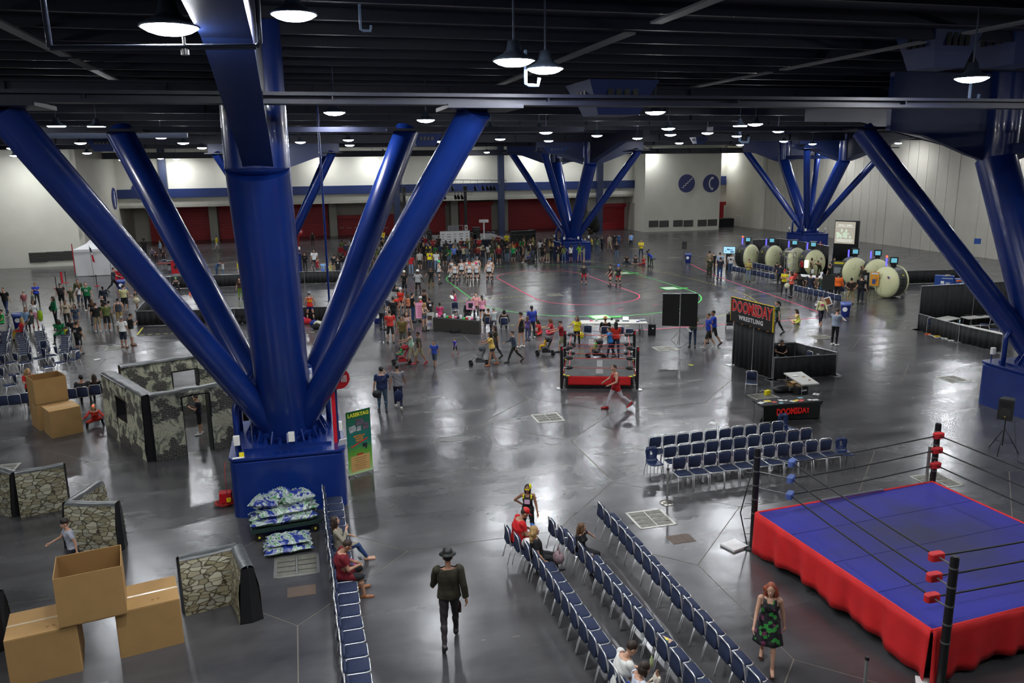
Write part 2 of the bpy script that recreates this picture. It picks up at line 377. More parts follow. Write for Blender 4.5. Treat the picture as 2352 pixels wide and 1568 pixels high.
girder(-.9, 10.55, 12.5, wh=.16); girder(10.4, 11.35, 12.5); girder(52.0, 11.2, 12.5); girder(63.0, 11.1, 12.5); girder(81.6, 10.42, 12.5)
for y_ in (-8, 16, 22, 28, 34, 40, 46, 69, 75):
 girder(y_, 11.75 if y_ < 60 else 11.5, 12.5, fl_=.25)
for x_, w_, lb in ((-.1,22,'thin dark tie beam across the rear strut heads of the nearest column'),(27.1,22,'thin dark tie beam across the rear strut heads of the right column')): tag(obj('tie_beam', MB().box((0,0,0),(w_,.5,.16)), loc=(x_,10.45,10.5), mats=NAVY), lb, 'beam')
# light grey conduit bands running along the deck
BAND = mat('pale_duct_band', (.16,.16,.17), .5)
for px, py, lab in ((1500,55,'long pale cable tray running from upper right of the ceiling'),(110,108,'broken pale cable tray over the left strut'),(1950,130,'pale cable tray at far right of the ceiling')):
 p = G(px, py, 12.2); t = thing('cable_tray', lab, 'cable tray', (p.x, 30, 12.2))
 for k in range(14): obj('tray_section', MB().box((0, -34+k*7.0, 0), (.28, 6.2 if k%3 else 5.0, .05)), t, mats=BAND)
# ---------------------------------------------------------------- pendant lamps: (px, py, y or None for level, z)
LM = mat('lamp_glow', (1,1,1), .5, emit=LAMP, ecol=(.93,.96,1.0))
SHADE = mat('lamp_housing', (.06,.08,.12), .4, .3)
def lamp_proto():
 t = thing('pendant_lamp', 'x', 'ceiling lamp')
 obj('housing', MB().lathe([(.05,.36),(.10,.35),(.13,.20),(.20,.13),(.36,.05),(.37,.02),(.33,.02)], 20), t, mats=SHADE)
 obj('lens', MB().lathe([(.05,-.075),(.18,-.06),(.27,-.03),(.345,.015),(.34,.03)], 24), t, mats=LM)
 obj('stem', MB().cyl((0,0,.3),(0,0,1.5), .02, n=6), t, mats=SHADE)
 return t
lp = lamp_proto(); lfirst = True
LAMPS = [ # px, py, z, y(None: use z)
 (390,67,11.0,None),(675,37,11.6,None),(1180,143,11.0,None),(1252,161,11.05,None),(2232,182,11.0,None),(768,260,11.0,None),(978,277,11.0,None),
 (1505,259,11.0,None),(130,291,11.0,None),(222,292,11.0,None),(735,300,11.0,None),(1127,297,11.0,None),(1238,298,11.0,None),(1254,305,10.95,None),
 (1535,296,11.0,None),(1700,290,11.0,None),(1735,286,11.0,None),(1788,302,11.0,None),(2222,279,11.0,None),(2250,297,11.0,None),(1371,312,11.0,None),(1625,306,11.0,None),(1540,310,10.95,None),
 (1149,320,0,38),(1464,318,0,37),(1260,324,0,42),(370,316,0,31),(421,329,0,40),(464,340,0,49),(495,348,0,58),(185,329,0,40),(28,341,0,48),(52,330,0,41),
 (282,368,0,66),(369,364,0,84),(686,357,0,72),(52,357,0,64),(1118,350,0,78),(690,327,0,41),(800,322,0,38),(803,334,0,46),(1560,329,0,48),(1692,313,0,36),(1800,325,0,46),
 (1740,345,0,70),(1866,331,0,50),(1890,333,0,54),(1902,340,0,62),(1908,347,0,72),(2238,323,0,30),(2240,338,0,38),(560,360,0,86),(1700,333,0,54),(1318,350,0,84),(880,350,0,82),(1380,342,0,62),
 (1010,325,0,42),(640,338,0,48),(200,352,0,58),(1430,336,0,56)]
WASH = [(405,372,85.2),(855,357,85.2),(1078,353,85.2),(1222,352,85.2),(740,358,85.2),(1400,350,89.5),(1497,350,82.4),(1665,352,90.5)]
names_x = ['far left','left of centre','middle','right of centre','far right']
def lamp_label(px, py):
 xs = names_x[min(4, int(px/2352*5))]
 return ('pendant lamp, %s, ' % xs)+('among the nearest, large and glaring' if py < 200 else 'middle distance' if py < 305 else 'small, far off' if py < 342 else 'tiny, close to far wall')
LP_POS = []
for i, (px, py, z_, y_) in enumerate(LAMPS):
 p = AY(px, py, y_) if y_ else G(px, py, z_)
 LP_POS.append((p, lamp_label(px, py)))
for px, py, y_ in WASH:
 p = AY(px, py-4, y_); p.z = max(p.z, 10.35); LP_POS.append((p, 'lamp close to the far wall, washing it, '+names_x[min(4, int(px/2352*5))]))
for yy_ in (66, 54, 42, 33, 22):
 LP_POS.append((Vector((61.2, yy_, 10.9)), 'lamp hung close to the panelled right wall, washing it'))
for xx_, yy_ in ((-24,66.5),(-32,66.5)): LP_POS.append((Vector((xx_, yy_, 10.6)), 'lamp hung close to the plain left wall'))
for xx_ in (-20, -9, 2, 11, 22, 33, 44):      # the near bays, over and behind the balcony
 for yy_ in (-14, -5, 8, 17):
  if min((Vector((xx_,yy_))-q[0].xy).length for q in LP_POS) > 6:
   u_, v_ = PJ((xx_, yy_, 11.0))
   if not (-40 < u_ < 2400 and 0 < v_ < 1568 and (Vector((xx_,yy_,0))-Vector(CAM)).y > 0): LP_POS.append((Vector((xx_, yy_, 11.0)), 'pendant lamp over the near bays, above the top of the picture'))
_g = {}
for p, lab in LP_POS: _g.setdefault(lab, []).append(PJ(p)[0])
ON = 'first second third fourth fifth sixth seventh eighth ninth tenth eleventh twelfth'.split()
for p, lab in LP_POS:
 q_ = sorted(_g[lab])
 if 1 < len(q_) < 13 and 'above the top' not in lab: lab = lab+', %s from left' % ON[q_.index(PJ(p)[0])]
 if lfirst: lp.location = p; lp['label'] = lab; lp['group'] = 'round pendant lamps under the ceiling'; lfirst = False
 else: dup(lp, p, 0, lab)
# air diffuser hoppers
def hopper(px0, px1, py0, py1, yy, label):
 a = AY(px0, py1, yy); c = AY(px1, py0, yy); W = c.x-a.x; H = c.z-a.z
 t = thing('air_diffuser', label, 'air duct', ((a.x+c.x)/2, yy, a.z))
 b = MB(); w2, w1 = W/2, W*.30
 b.add([(-w1,-w1,0),(w1,-w1,0),(w1,w1,0),(-w1,w1,0),(-w2*.72,-w2*.72,H*.35),(w2*.72,-w2*.72,H*.35),(w2*.72,w2*.72,H*.35),(-w2*.72,w2*.72,H*.35),(-w2,-w2,H),(w2,-w2,H),(w2,w2,H),(-w2,w2,H)],
  [(3,2,1,0),(0,1,5,4),(1,2,6,5),(2,3,7,6),(3,0,4,7),(4,5,9,8),(5,6,10,9),(6,7,11,10),(7,4,8,11),(8,9,10,11)])
 obj('housing', b, t, mats=mat('duct_blue', (.015,.03,.12), .5))
 for k in range(4): obj('grille_slot', MB().box((-W*.18+k*W*.12, -w2*.86, H*.68), (W*.08,.06,H*.42)), t, mats=BLACK)
 for k in range(3): obj('grille_slot', MB().box((-w2*.86, -W*.14+k*W*.14, H*.68), (.06,W*.08,H*.42)), t, mats=BLACK)
 return t
hopper(1325,1480,192,266,5,'blue hopper shaped air diffuser with four slots hanging in upper centre')
hopper(2090,2215,62,158,1,'dim blue air diffuser at upper right, left of the pair')
hopper(2262,2400,55,152,1,'dim blue air diffuser cut by the right edge of the picture')
hopper(940,1010,308,336,30,'small dark air diffuser between the two right struts')
hopper(205,275,315,348,30,'small dark air diffuser by the far left struts')
hopper(1240,1300,338,352,48,'small air diffuser above the far blue column')
hopper(1590,1620,315,330,46,'small blue air diffuser right of the far column')
hopper(2110-290,2110-265,330,342,50,'small blue air diffuser over the right far column')
# pipes
def pipe(label, pts, r, m, name='sprinkler_pipe'):
 return tag(obj(name, MB().tube(pts, r, 8), mats=m), label, 'pipe')
PIPE = mat('pipe_dark', (.05,.06,.09), .3, .6)
p0 = G(115,110,10.7); p1 = AY(588,107,p0.y)
t = thing('sprinkler_pipe', 'long thin sprinkler pipe hanging across upper left below the big lamp', 'pipe', (p0.x,p0.y,p0.z))
L_ = p1.x-p0.x
obj('run', MB().cyl((0,0,0),(L_,0,p1.z-p0.z),.035,n=8), t, mats=PIPE)
obj('drop', MB().tube([(0,0,0),(-.02,0,1.7)],.035,8), t, mats=PIPE); obj('drop', MB().tube([(L_,0,p1.z-p0.z),(L_+.05,0,.05+p1.z-p0.z),(L_+.07,0,1.7)],.035,8), t, mats=PIPE)
obj('sprinkler_head', MB().cyl((L_*.64,0,0),(L_*.64,0,.16),.02,n=6).cyl((L_*.64,0,-.05),(L_*.64,0,.02),.05,n=8), t, mats=ALU)
BR = mat('bracket_blue', (.25,.35,.55), .4)
for px, py, y_, s, lab in ((1207,158,-2.5,.28,'J shaped pipe drop below the lamp at top centre'),(2229,200,0,.3,'short pipe drop under the right hand lamp'),(827,42,-8.5,.12,'small hook hanging from the ceiling near the top'),(1700,300,40,.8,'small lit U bracket in the far ceiling')):
 p = AY(px, py, y_); t = tag(obj('pipe_drop', MB().tube([(0,0,(.5 if y_ < 5 else 1.5)*s/.4),(0,0,-s),(s*.25,0,-s*1.1),(s*.9,0,-s*1.1),(s,0,-s*.6)], .05*s/.4, 8), loc=p, mats=BR), lab, 'pipe')
a = AY(60,305,26); c = AY(330,298,26)
tag(obj('duct_pipe', MB().cyl((a.x,26,a.z),(c.x+2,26,a.z),.27,n=16), mats=mat('pale_duct',(.20,.24,.36),.4,.3)), 'fat blue grey duct lit from above at far left', 'duct')
for x_, y_, lab in ((742,300,'thin blue pole running from ceiling to floor just right of the main trunk'),):
 a = AY(742,300,20); bt = AY(765,765,20)
 gp = G(766,870);
p = G(768,880); tag(obj('floor_pole', MB().cyl((p.x,p.y,0),(p.x,p.y,11.8),.045,n=8), mats=BLUE), 'thin blue pole from ceiling to floor right of the main trunk', 'pole')
# ---------------------------------------------------------------- tree columns
def rounded_block(x, y, z, r):
 return MB().rbox((0,0,z/2),(x,y,z),r,n=6)
BOLT = BLUE
def tree(cx, cy, label, near=True, ztop=10.45, spread=(4.6,5.6), tl=3.4, rot=0, dia=.45, tdia=.72, skipx=None, rear=True, hl=7.5, cross=(-1,1)):
 t = thing('tree_column', label, 'column', (cx, cy, 0), rot)
 bw, bd, bh = 3.05, 3.4, 1.63
 base = obj('base_block', rounded_block(bw, bd, bh, .28), t, mats=BLUE)
 base_top = obj('cap_slab', MB().rbox((0,0,bh+.03),(bw+.05,bd+.05,.07),.28,n=6), t, mats=BLUE)
 obj('base_plate', MB().box((0,0,bh+.10),(2.35,2.35,.09)), t, mats=BLUE)
 b = MB(); z0 = bh+.14
 b.lathe([(.98,z0),(.94,z0+.25),(.86,z0+.6),(.84,z0+1.3),(.80,z0+1.9)], 28)
 obj('root_cone', b, t, mats=BLUE)
 for k in range(16):
  a = 2*math.pi*k/16; c, s = math.cos(a), math.sin(a)
  g_ = MB().add([(c*.9,s*.9,z0),(c*1.15,s*1.15,z0),(c*.90,s*.90,z0+.62)],[(0,1,2)])
  th = .02; n_ = Vector((-s*th, c*th, 0))
  P3 = [Vector((c*.85,s*.85,z0)),Vector((c*1.16,s*1.16,z0)),Vector((c*1.16,s*1.16,z0+.06)),Vector((c*.86,s*.86,z0+.66))]
  g_ = MB().add([p+n_ for p in P3]+[p-n_ for p in P3],[(0,1,2,3),(7,6,5,4),(0,4,5,1),(1,5,6,2),(2,6,7,3),(3,7,4,0)])
  obj('stiffener', g_, t, mats=BLUE)
  if near:
   a += math.pi/16; obj('anchor_bolt', MB().cyl((1.06*math.cos(a),1.06*math.sin(a),z0),(1.06*math.cos(a),1.06*math.sin(a),z0+.2),.035,n=6).cyl((1.06*math.cos(a),1.06*math.sin(a),z0),(1.06*math.cos(a),1.06*math.sin(a),z0+.09),.07,n=6), t, mats=BLUE)
 sx, sy = spread
 for ux in (-1, 1):
  for uy in (-1, 1):
   a = Vector((ux*.35, uy*.35, z0+.25)); e = Vector((ux*sx-(.05 if near and ux > 0 else 0), uy*sy, ztop)); dd = (.35 if uy < 0 else .41) if near else dia
   s = obj('strut', MB().cyl(a, e, dd, n=28), t, mats=BLUE)
   dvec = (e-a).normalized(); q = a+dvec*2.3
   obj('weld_ring', MB().cyl(q-dvec*.012, q+dvec*.012, dd+.006, n=28), s, mats=BLUE)
   obj('head_plate', MB().box((ux*sx,uy*sy,ztop+.02),(1.6,1.5,.08)), s, mats=NAVY)
 zr = 9.28
 for uy in ((-1, 1) if rear else (-1,)):
  a = Vector((0, uy*.25, z0+.3)); e = Vector((-.14 if near else 0, uy*tl, zr))
  s = obj('main_strut', MB().cyl(a, e, tdia, n=36), t, mats=BLUE)
  obj('strut_head', MB().cyl(e, e+Vector((0,0,3.2)), tdia, n=36).ell(e, (tdia,tdia,tdia*.3), 36, 8), s, mats=BLUE)
  obj('weld_ring', MB().cyl(e-Vector((0,0,.015)), e+Vector((0,0,.015)), tdia+.012, n=36), s, mats=BLUE)
  # haunched girder running out from the strut head
  h = MB(); w2 = .27; xo = -.10 if near else 0; y0 = uy*(tl+tdia*.35)
  pr = [(y0-uy*.1, zr-.1),(y0+uy*1.6, zr+.45),(y0+uy*4.6, zr+1.1),(y0+uy*hl, zr+1.75),(y0+uy*hl*1.6, zr+2.0),(y0+uy*hl*1.6, 12.45),(y0-uy*.1, 12.45)]
  n = len(pr)
  h.add([(xo-w2,p[0],p[1]) for p in pr]+[(xo+w2,p[0],p[1]) for p in pr],[tuple(range(n)),tuple(range(2*n-1,n-1,-1))]+[(i,n+i,n+(i+1)%n,(i+1)%n) for i in range(n)])
  hh = obj('haunch_girder', h, s, mats=NAVY)
  obj('haunch_flange', MB().add([(xo-w2-.06,p[0],p[1]-.04) for p in pr[:5]]+[(xo+w2+.06,p[0],p[1]-.04) for p in pr[:5]],[(i,i+1,6+i,5+i) for i in range(4)]), s, mats=DKBLUE)
 obj('tie_bar', MB().box((0,0,zr+.35),(.35,2*tl,.40)), t, mats=DKBLUE)
 if cross and near: obj('tie_bar', MB().box((4.4,-tl,zr+.3),(7.6,.35,.42)), t, mats=NAVY)
 # side haunches tying strut heads together across the hall
 for ux in (cross if cross else ()):
  pr = [(ux*.75, zr-.1),(ux*1.6, zr+.15),(ux*3.6, zr+.85),(ux*5.2, zr+1.05),(ux*5.2, 12.4),(ux*.75, 12.4)]
  n = len(pr); h = MB(); yc = -tl
  for yc in ((-tl, tl) if not near else (tl,)):
   h.add([(p[0],yc-.12,p[1]) for p in pr]+[(p[0],yc+.12,p[1]) for p in pr],[tuple(range(n)),tuple(range(2*n-1,n-1,-1))]+[(i,n+i,n+(i+1)%n,(i+1)%n) for i in range(n)])
  obj('cross_haunch', h, t, mats=DKBLUE)
 # speaker boxes on stalks at the corners
 for px_, py_ in ((-1.3,-1.45),(0.12,-1.55),(1.42,-1.0),(-1.4,1.3)):
  obj('alarm_speaker', MB().cyl((px_,py_,bh),(px_,py_,bh+.45),.02,n=6,mi=1).rbox((px_,py_-.04,bh+.52),(.17,.14,.25),.03,mi=0), t, mats=[WHITE, BLUE])
 # handrail pipes
 b = MB().tube([(-1.32,-.95,bh),(-1.32,-.95,bh+1.25),(-1.1,-.6,bh+1.75),(-.8,-.2,bh+2.1)],.085,10)
 b2 = MB().tube([(-1.36,.8,bh),(-1.36,.8,bh+1.1),(-1.25,.8,bh+1.35),(-.8,.8,bh+1.35)],.085,10)
 b3 = MB().tube([(1.2,.9,bh),(1.2,.9,bh+.9),(1.1,.9,bh+1.1),(.6,.95,bh+1.12)],.08,10)
 for q in (b, b2, b3): obj('conduit', q, t, mats=BLUE)
 obj('small_conduit', MB().tube([(-.95,-.7,bh),(-.95,-.7,bh+.8),(-.85,-.6,bh+.95),(-.6,-.45,bh+.9),(-.6,-.45,bh)],.02,6), t, mats=ALU)
 return t
T1 = tree(-.1, 4.85, 'huge blue tree column with leaning struts, nearest, left of centre', cross=None)
T2 = tree(27.15, 4.4, 'huge blue tree column cut by the right edge of the picture')
pc = AY(1313,560,58.2); T3 = tree(pc.x, 58.2, 'far blue tree column behind the crowd and oval track', near=False, dia=.33, tdia=.6, tl=5.2, ztop=10.4)
pc = AY(1853,560,57.6); T4 = tree(pc.x, 57.6, 'far blue tree column behind the row of game pods', near=False, dia=.33, tdia=.6, tl=5.2, ztop=10.4)
T5 = tree(-.75, 57.6, 'far blue tree column mostly hidden behind the nearest trunk', near=False, dia=.33, tdia=.6, tl=5.2, ztop=10.4)
# ================================================================ FURNITURE AND STANDS
NAVYF = mat('navy_upholstery', (0.011, 0.020, 0.058), .85, noise=.15, nscale=40, bump=.1, bscale=200)
NAVYP = mat('navy_plastic', (0.010, 0.022, 0.075), .35)
def pad(cx, cy, cz, w, d, h, r=.06, M=None):
 """upholstered pad: rounded rectangle, softened edges"""
 b = MB(); L = []
 for k, (s, z) in enumerate(((.93,-h/2),(1,-h*.25),(1,h*.15),(.93,h/2))):
  ring = []
  for qx, qy, a0 in ((1,1,0),(-1,1,90),(-1,-1,180),(1,-1,270)):
   for i in range(4):
    a = R(a0+30*i); ring.append((cx+(qx*(w/2-r)+r*math.cos(a))*s, cy+(qy*(d/2-r)+r*math.sin(a))*s, cz+z))
  L.append(ring)
 N = 16
 return b.add(sum(L, []), [(j*N+i, j*N+(i+1)%N, (j+1)*N+(i+1)%N, (j+1)*N+i) for j in range(3) for i in range(N)]+[tuple(range(N-1,-1,-1)), tuple(range(3*N,4*N))], 0, True, M)
def make_chair():
 t = thing('stacking_chair', 'x', 'chair')
 obj('seat', pad(0,.02,.445,.42,.42,.055), t, mats=NAVYF)
 T = Matrix.Translation((0,-.235,.66)) @ Matrix.Rotation(R(90-9),4,'X')
 obj('backrest', pad(0,0,0,.39,.36,.045,M=T), t, mats=NAVYF)
 b = MB(); r = .0145
 def bk(z): return -.20-(z-.45)*.16
 b.tube([(-.215,bk(.45),.45),(-.215,bk(.6),.6),(-.213,bk(.80),.80),(-.195,bk(.845),.845),(-.15,bk(.87),.87),(.15,bk(.87),.87),(.195,bk(.845),.845),(.213,bk(.80),.80),(.215,bk(.6),.6),(.215,bk(.45),.45)], r, 6)
 obj('back_frame', b, t, mats=CHROME)
 b = MB().tube([(-.222,-.2,.435),(-.222,.16,.435),(-.19,.235,.435),(.19,.235,.435),(.222,.16,.435),(.222,-.2,.435)], r, 6, closed=True)
 obj('seat_frame', b, t, mats=CHROME)
 for sx in (-1, 1):
  obj('leg', MB().tube([(sx*.222,.17,.435),(sx*.225,.22,.22),(sx*.228,.25,0)], .012, 6), t, mats=CHROME)
  obj('leg', MB().tube([(sx*.222,-.18,.435),(sx*.225,-.25,.22),(sx*.228,-.30,0)], .012, 6), t, mats=CHROME)
 return t
chair0 = make_chair(); _cu = [False]
ORD = ['first','second','third','fourth','fifth','sixth','seventh','eighth','ninth','tenth','eleventh','twelfth','thirteenth','fourteenth','fifteenth','sixteenth','seventeenth','eighteenth','nineteenth','twentieth','twenty-first','twenty-second']
def chair(x, y, rz, label, group):
 if not _cu[0]:
  _cu[0] = True; chair0.location = (x,y,0); chair0.rotation_euler = (0,0,rz); chair0['label'] = label; chair0['group'] = group; return chair0
 return dup(chair0, (x,y,0), rz, label, group)
def row(p0, p1, n, rz, label, group, jit=.015, skip=()):
 out = []
 for k in range(n):
  if k in skip: continue
  f = k/(n-1) if n > 1 else 0
  out.append(chair(p0[0]+(p1[0]-p0[0])*f+random.uniform(-jit,jit), p0[1]+(p1[1]-p0[1])*f, rz+random.uniform(-.03,.03), label % ORD[k], group))
 return out
EAST = -math.pi/2; SOUTH = math.pi; WEST = math.pi/2
row((1.0,2.61),(1.06,-6.03),19,EAST,'navy chrome framed chair, %s counting from the blue column base in the single row','single row running from the blue column base')
def crow(pts, lab, g_):
 for k, (x_, y_) in enumerate(pts): chair(x_, y_, EAST+random.uniform(-.04,.04), lab % ORD[k], g_)
crow([(5.14,-1.15),(5.25,-1.62),(5.36,-2.08)]+[(5.43+.012*k,-2.55-.482*k) for k in range(12)],'navy chrome framed chair, %s from the far end of the left of three diagonal rows','left of the three diagonal rows')
crow([(6.28,-1.05),(6.36,-1.54),(6.44,-2.03)]+[(6.52+.022*k,-2.52-.482*k) for k in range(11)],'navy chrome framed chair, %s from the far end of the middle of three diagonal rows','middle of the three diagonal rows')
row((7.74,-.53),(7.72,-7.73),16,EAST,'navy chrome framed chair, %s from the far end of the right of three diagonal rows','right of the three diagonal rows')
row((10.92,1.68),(15.93,1.79),11,SOUTH,'navy chrome framed chair, %s from the left in the front row facing the big ring','three row block behind the big ring')
row((11.08,2.63),(15.97,2.83),11,SOUTH,'navy chrome framed chair, %s from the left in the middle row behind the big ring','three row block behind the big ring')
row((11.0,3.56),(15.48,3.70),10,SOUTH,'navy chrome framed chair, %s from the left in the rear row behind the big ring','three row block behind the big ring')
def px_row(a, b, z, deg, label, group, step=.56, off=(0,0)):
 A, B = G(a[0],a[1],z), G(b[0],b[1],z); n = max(2, int(round((B-A).length/step))+1)
 rz = face(((A.x+B.x)/2,(A.y+B.y)/2), deg)
 return row((A.x,A.y),(B.x,B.y),n,rz,label,group,.05)
# audience at far left, facing left
gl = 'scattered audience chairs at far left'
px_row((57,812),(44,757),.45,172,'navy chair, %s from the near end, second column of the left audience',gl,.6)
px_row((101,810),(88,762),.45,172,'navy chair, %s from the near end, third column of the left audience',gl,.6)
px_row((148,809),(151,770),.45,174,'navy chair, %s from the near end, right column of the left audience',gl,.62)
px_row((4,812),(12,762),.45,175,'navy chair, %s from the near end, leftmost column of the audience',gl,.6)
for i, (px, py, dg, lab) in enumerate([(-5,838,205,'at the picture edge, tilted back view, of the audience'),(25,832,205,'second from the left edge of the audience'),(33,860,185,'seen in profile in front of the box stack, nearest of the scatter'),(58,832,200,'left of a pair of the audience'),(90,822,200,'right of a pair of the audience'),(118,816,195,'alone amid the front scatter'),(112,842,185,'seen in profile right of centre of the audience'),(140,832,195,'left of three crowded at the right of the front scatter'),(168,826,150,'middle of three crowded at the right of the front scatter'),(172,802,182,'by the man in black, end of the right column'),(-8,868,200,'cut by the left edge, near the red shirt woman'),(22,884,195,'beside the one cut by the left edge, near the red shirt woman'),(104,802,268,'turned to face the viewer in the far left audience')]):
 p = G(px, py, .45); chair(p.x, p.y, face(p, dg), 'navy chair '+lab, gl)
for i, (px, py) in enumerate([(-14,930),(10,928),(37,926),(62,922),(82,918)]):
 p = G(px, py, .45); chair(p.x, p.y, face(p, 80), 'navy chair seen from behind, %s in the row left of the stacked boxes' % ORD[i], 'row seen from behind beside the boxes')
for i, (px, py) in enumerate([(166,912),(192,908),(221,903),(246,899)]):
 p = G(px, py, .45); chair(p.x, p.y, face(p, 80), 'navy chair seen from behind, %s in the row right of the stacked boxes' % ORD[i], 'row seen from behind beside the boxes')
# rows in front of the game pods
gp = 'rows of chairs in front of the game pods'
px_row((1690,622),(1775,640),.45,75,'navy chair, %s from the left in the front row before the pods',gp)
px_row((1728,612),(1790,626),.45,80,'navy chair, %s from the left in the rear row before the pods',gp)
px_row((1832,668),(1925,690),.45,75,'navy chair, %s from the left in the front row below the booth table',gp)
px_row((1856,645),(1935,668),.45,75,'navy chair, %s from the left in the rear row below the booth table',gp)
for i, (px, py, dg, lab) in enumerate([(1726,878,270,'alone in front of the black drape, seen from the front'),(1848,828,215,'inside the low black booth, left of two'),(1868,836,215,'inside the low black booth, right of two'),(1350,762,90,'left of four behind the white scoring table'),(1390,765,90,'second of four behind the scoring table'),(1424,765,90,'third of four behind the scoring table'),(1447,770,85,'right of four behind the scoring table'),(1122,742,90,'under the man in brown by the small merch table'),(1158,744,90,'under the brown jacket visitor near the track'),(2140,745,90,'inside the black drape booth by the white table'),(2262,745,180,'left of two inside the drape booth'),(2285,757,180,'right of two inside the drape booth'),(1045,710,270,'behind the small merch table, with a pale back')]):
 p = G(px, py, .45); chair(p.x, p.y, face(p, dg), 'navy chair '+lab, 'odd chairs about the hall')
for i, (px, py, dg) in enumerate([(870,664,50),(880,676,50),(888,690,45),(896,702,45)]):
 p = G(px, py, .45); chair(p.x, p.y, face(p, dg), 'navy chair, %s from the top in the short line beside the blue strut' % ORD[i], 'short line of chairs by the track')
for i, (px, py) in enumerate([(862,552),(874,552),(886,552),(1120,540),(1130,540),(960,545),(972,545)]):
 p = G(px, py, .45); chair(p.x, p.y, face(p, 250), 'small far chair, %s from the left before the red doors by the stage' % ORD[i], 'far chairs by the stage')
for i, (px, py) in enumerate([(378,606),(390,608),(402,606)]):
 p = G(px, py, .45); chair(p.x, p.y, face(p, 90), 'far chair, %s from the left behind the red banner table' % ORD[i], 'far chairs by the red banner')
# plastic chairs
def plastic(p, rz, label):
 t = thing('plastic_chair', label, 'chair', (p[0],p[1],0), rz, 'one piece navy plastic chairs')
 prof = [(.22,.44),(.10,.425),(-.08,.42),(-.17,.44),(-.21,.50),(-.23,.62),(-.25,.75),(-.27,.86)]
 wd = [.21,.22,.22,.205,.17,.185,.20,.15]
 vs = []
 for s in (0, .02):
  for (y_, z_), w_ in zip(prof, wd):
   for u in (-1,-.6,-.2,.2,.6,1): vs.append((u*w_, y_-(s if z_ > .46 else 0)+abs(u)**2*.03*(z_>.5), z_-(s if z_ <= .5 else 0)+abs(u)**2*.02))
 n = 8; fs = []
 for s in (0, 1):
  for j in range(n-1):
   for i in range(5):
    if j == 5 and i == 2: continue          # the hand hole
    q = (s*48+j*6+i, s*48+j*6+i+1, s*48+(j+1)*6+i+1, s*48+(j+1)*6+i); fs.append(q if s else q[::-1])
 rim = [i for i in range(6)]+[j*6+5 for j in range(1,8)]+[42+i for i in range(4,-1,-1)]+[j*6 for j in range(6,0,-1)]
 fs += [(rim[k], rim[(k+1)%len(rim)], 48+rim[(k+1)%len(rim)], 48+rim[k]) for k in range(len(rim))]
 hb = [5*6+2, 5*6+3, 6*6+3, 6*6+2]; fs += [(hb[k], 48+hb[k], 48+hb[(k+1)%4], hb[(k+1)%4]) for k in range(4)]
 obj('shell', MB().add(vs, fs, 0, True), t, mats=NAVYP)
 for sx in (-1, 1):
  obj('leg', MB().tube([(sx*.15,.1,.41),(sx*.21,.17,.38),(sx*.23,.24,0)], .012, 6), t, mats=GREY)
  obj('leg', MB().tube([(sx*.15,-.08,.41),(sx*.21,-.15,.38),(sx*.23,-.25,0)], .012, 6), t, mats=GREY)
 return t
plastic(G(1503,1063,.44), SOUTH, 'navy plastic chair with hand hole, left end of the block')
plastic(G(1940,1040,.44), SOUTH-.1, 'navy plastic chair with hand hole, right end of the block')
plastic(G(1806,982,.44), SOUTH, 'navy plastic chair behind the rear row, before the DOOMSDAY table')
# magazine on the chair
p = Vector((6.72,-5.9,.475)); t = thing('magazine', 'colourful folded magazine lying on a seat in the middle diagonal row', 'magazine', p, .5)
obj('cover', MB().box((0,0,.004),(.2,.27,.008)), t, mats=mat('print_mixed',(.55,.35,.25),.5,noise=.7,nscale=14))
for k,(x_,y_,c_) in enumerate(((-.03,.06,'d02a1e'),(.04,-.02,'e9d84a'),(-.02,-.07,'2f6a3a'))): obj('picture', MB().box((x_,y_,.010),(.09,.07,.003),rz=.3*k), t, mats=cmat(c_,.5))
# ---------------------------------------------------------------- wrestling rings
ROPE = mat('black_rope', (.012,.012,.012), .6)
REDC = mat('red_cloth', (0.62, 0.012, 0.014), .75, noise=.12, nscale=3, bump=.25, bscale=5)
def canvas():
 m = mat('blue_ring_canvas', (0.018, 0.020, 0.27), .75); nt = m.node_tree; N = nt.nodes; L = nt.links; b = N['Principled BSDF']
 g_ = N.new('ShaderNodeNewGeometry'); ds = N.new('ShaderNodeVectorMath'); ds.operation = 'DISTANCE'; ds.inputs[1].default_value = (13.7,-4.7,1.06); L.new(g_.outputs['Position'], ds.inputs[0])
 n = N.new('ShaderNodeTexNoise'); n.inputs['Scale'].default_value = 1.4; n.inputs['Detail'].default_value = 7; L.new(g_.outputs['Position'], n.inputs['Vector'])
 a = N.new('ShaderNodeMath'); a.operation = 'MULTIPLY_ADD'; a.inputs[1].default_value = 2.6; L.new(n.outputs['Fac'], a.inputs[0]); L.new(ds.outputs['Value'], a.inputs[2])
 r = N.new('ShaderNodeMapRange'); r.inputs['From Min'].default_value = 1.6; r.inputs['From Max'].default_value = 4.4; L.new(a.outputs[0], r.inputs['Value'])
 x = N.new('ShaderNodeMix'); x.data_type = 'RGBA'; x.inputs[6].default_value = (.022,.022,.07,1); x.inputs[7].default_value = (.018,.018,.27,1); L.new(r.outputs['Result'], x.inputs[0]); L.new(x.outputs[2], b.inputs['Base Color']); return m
MATB = canvas()
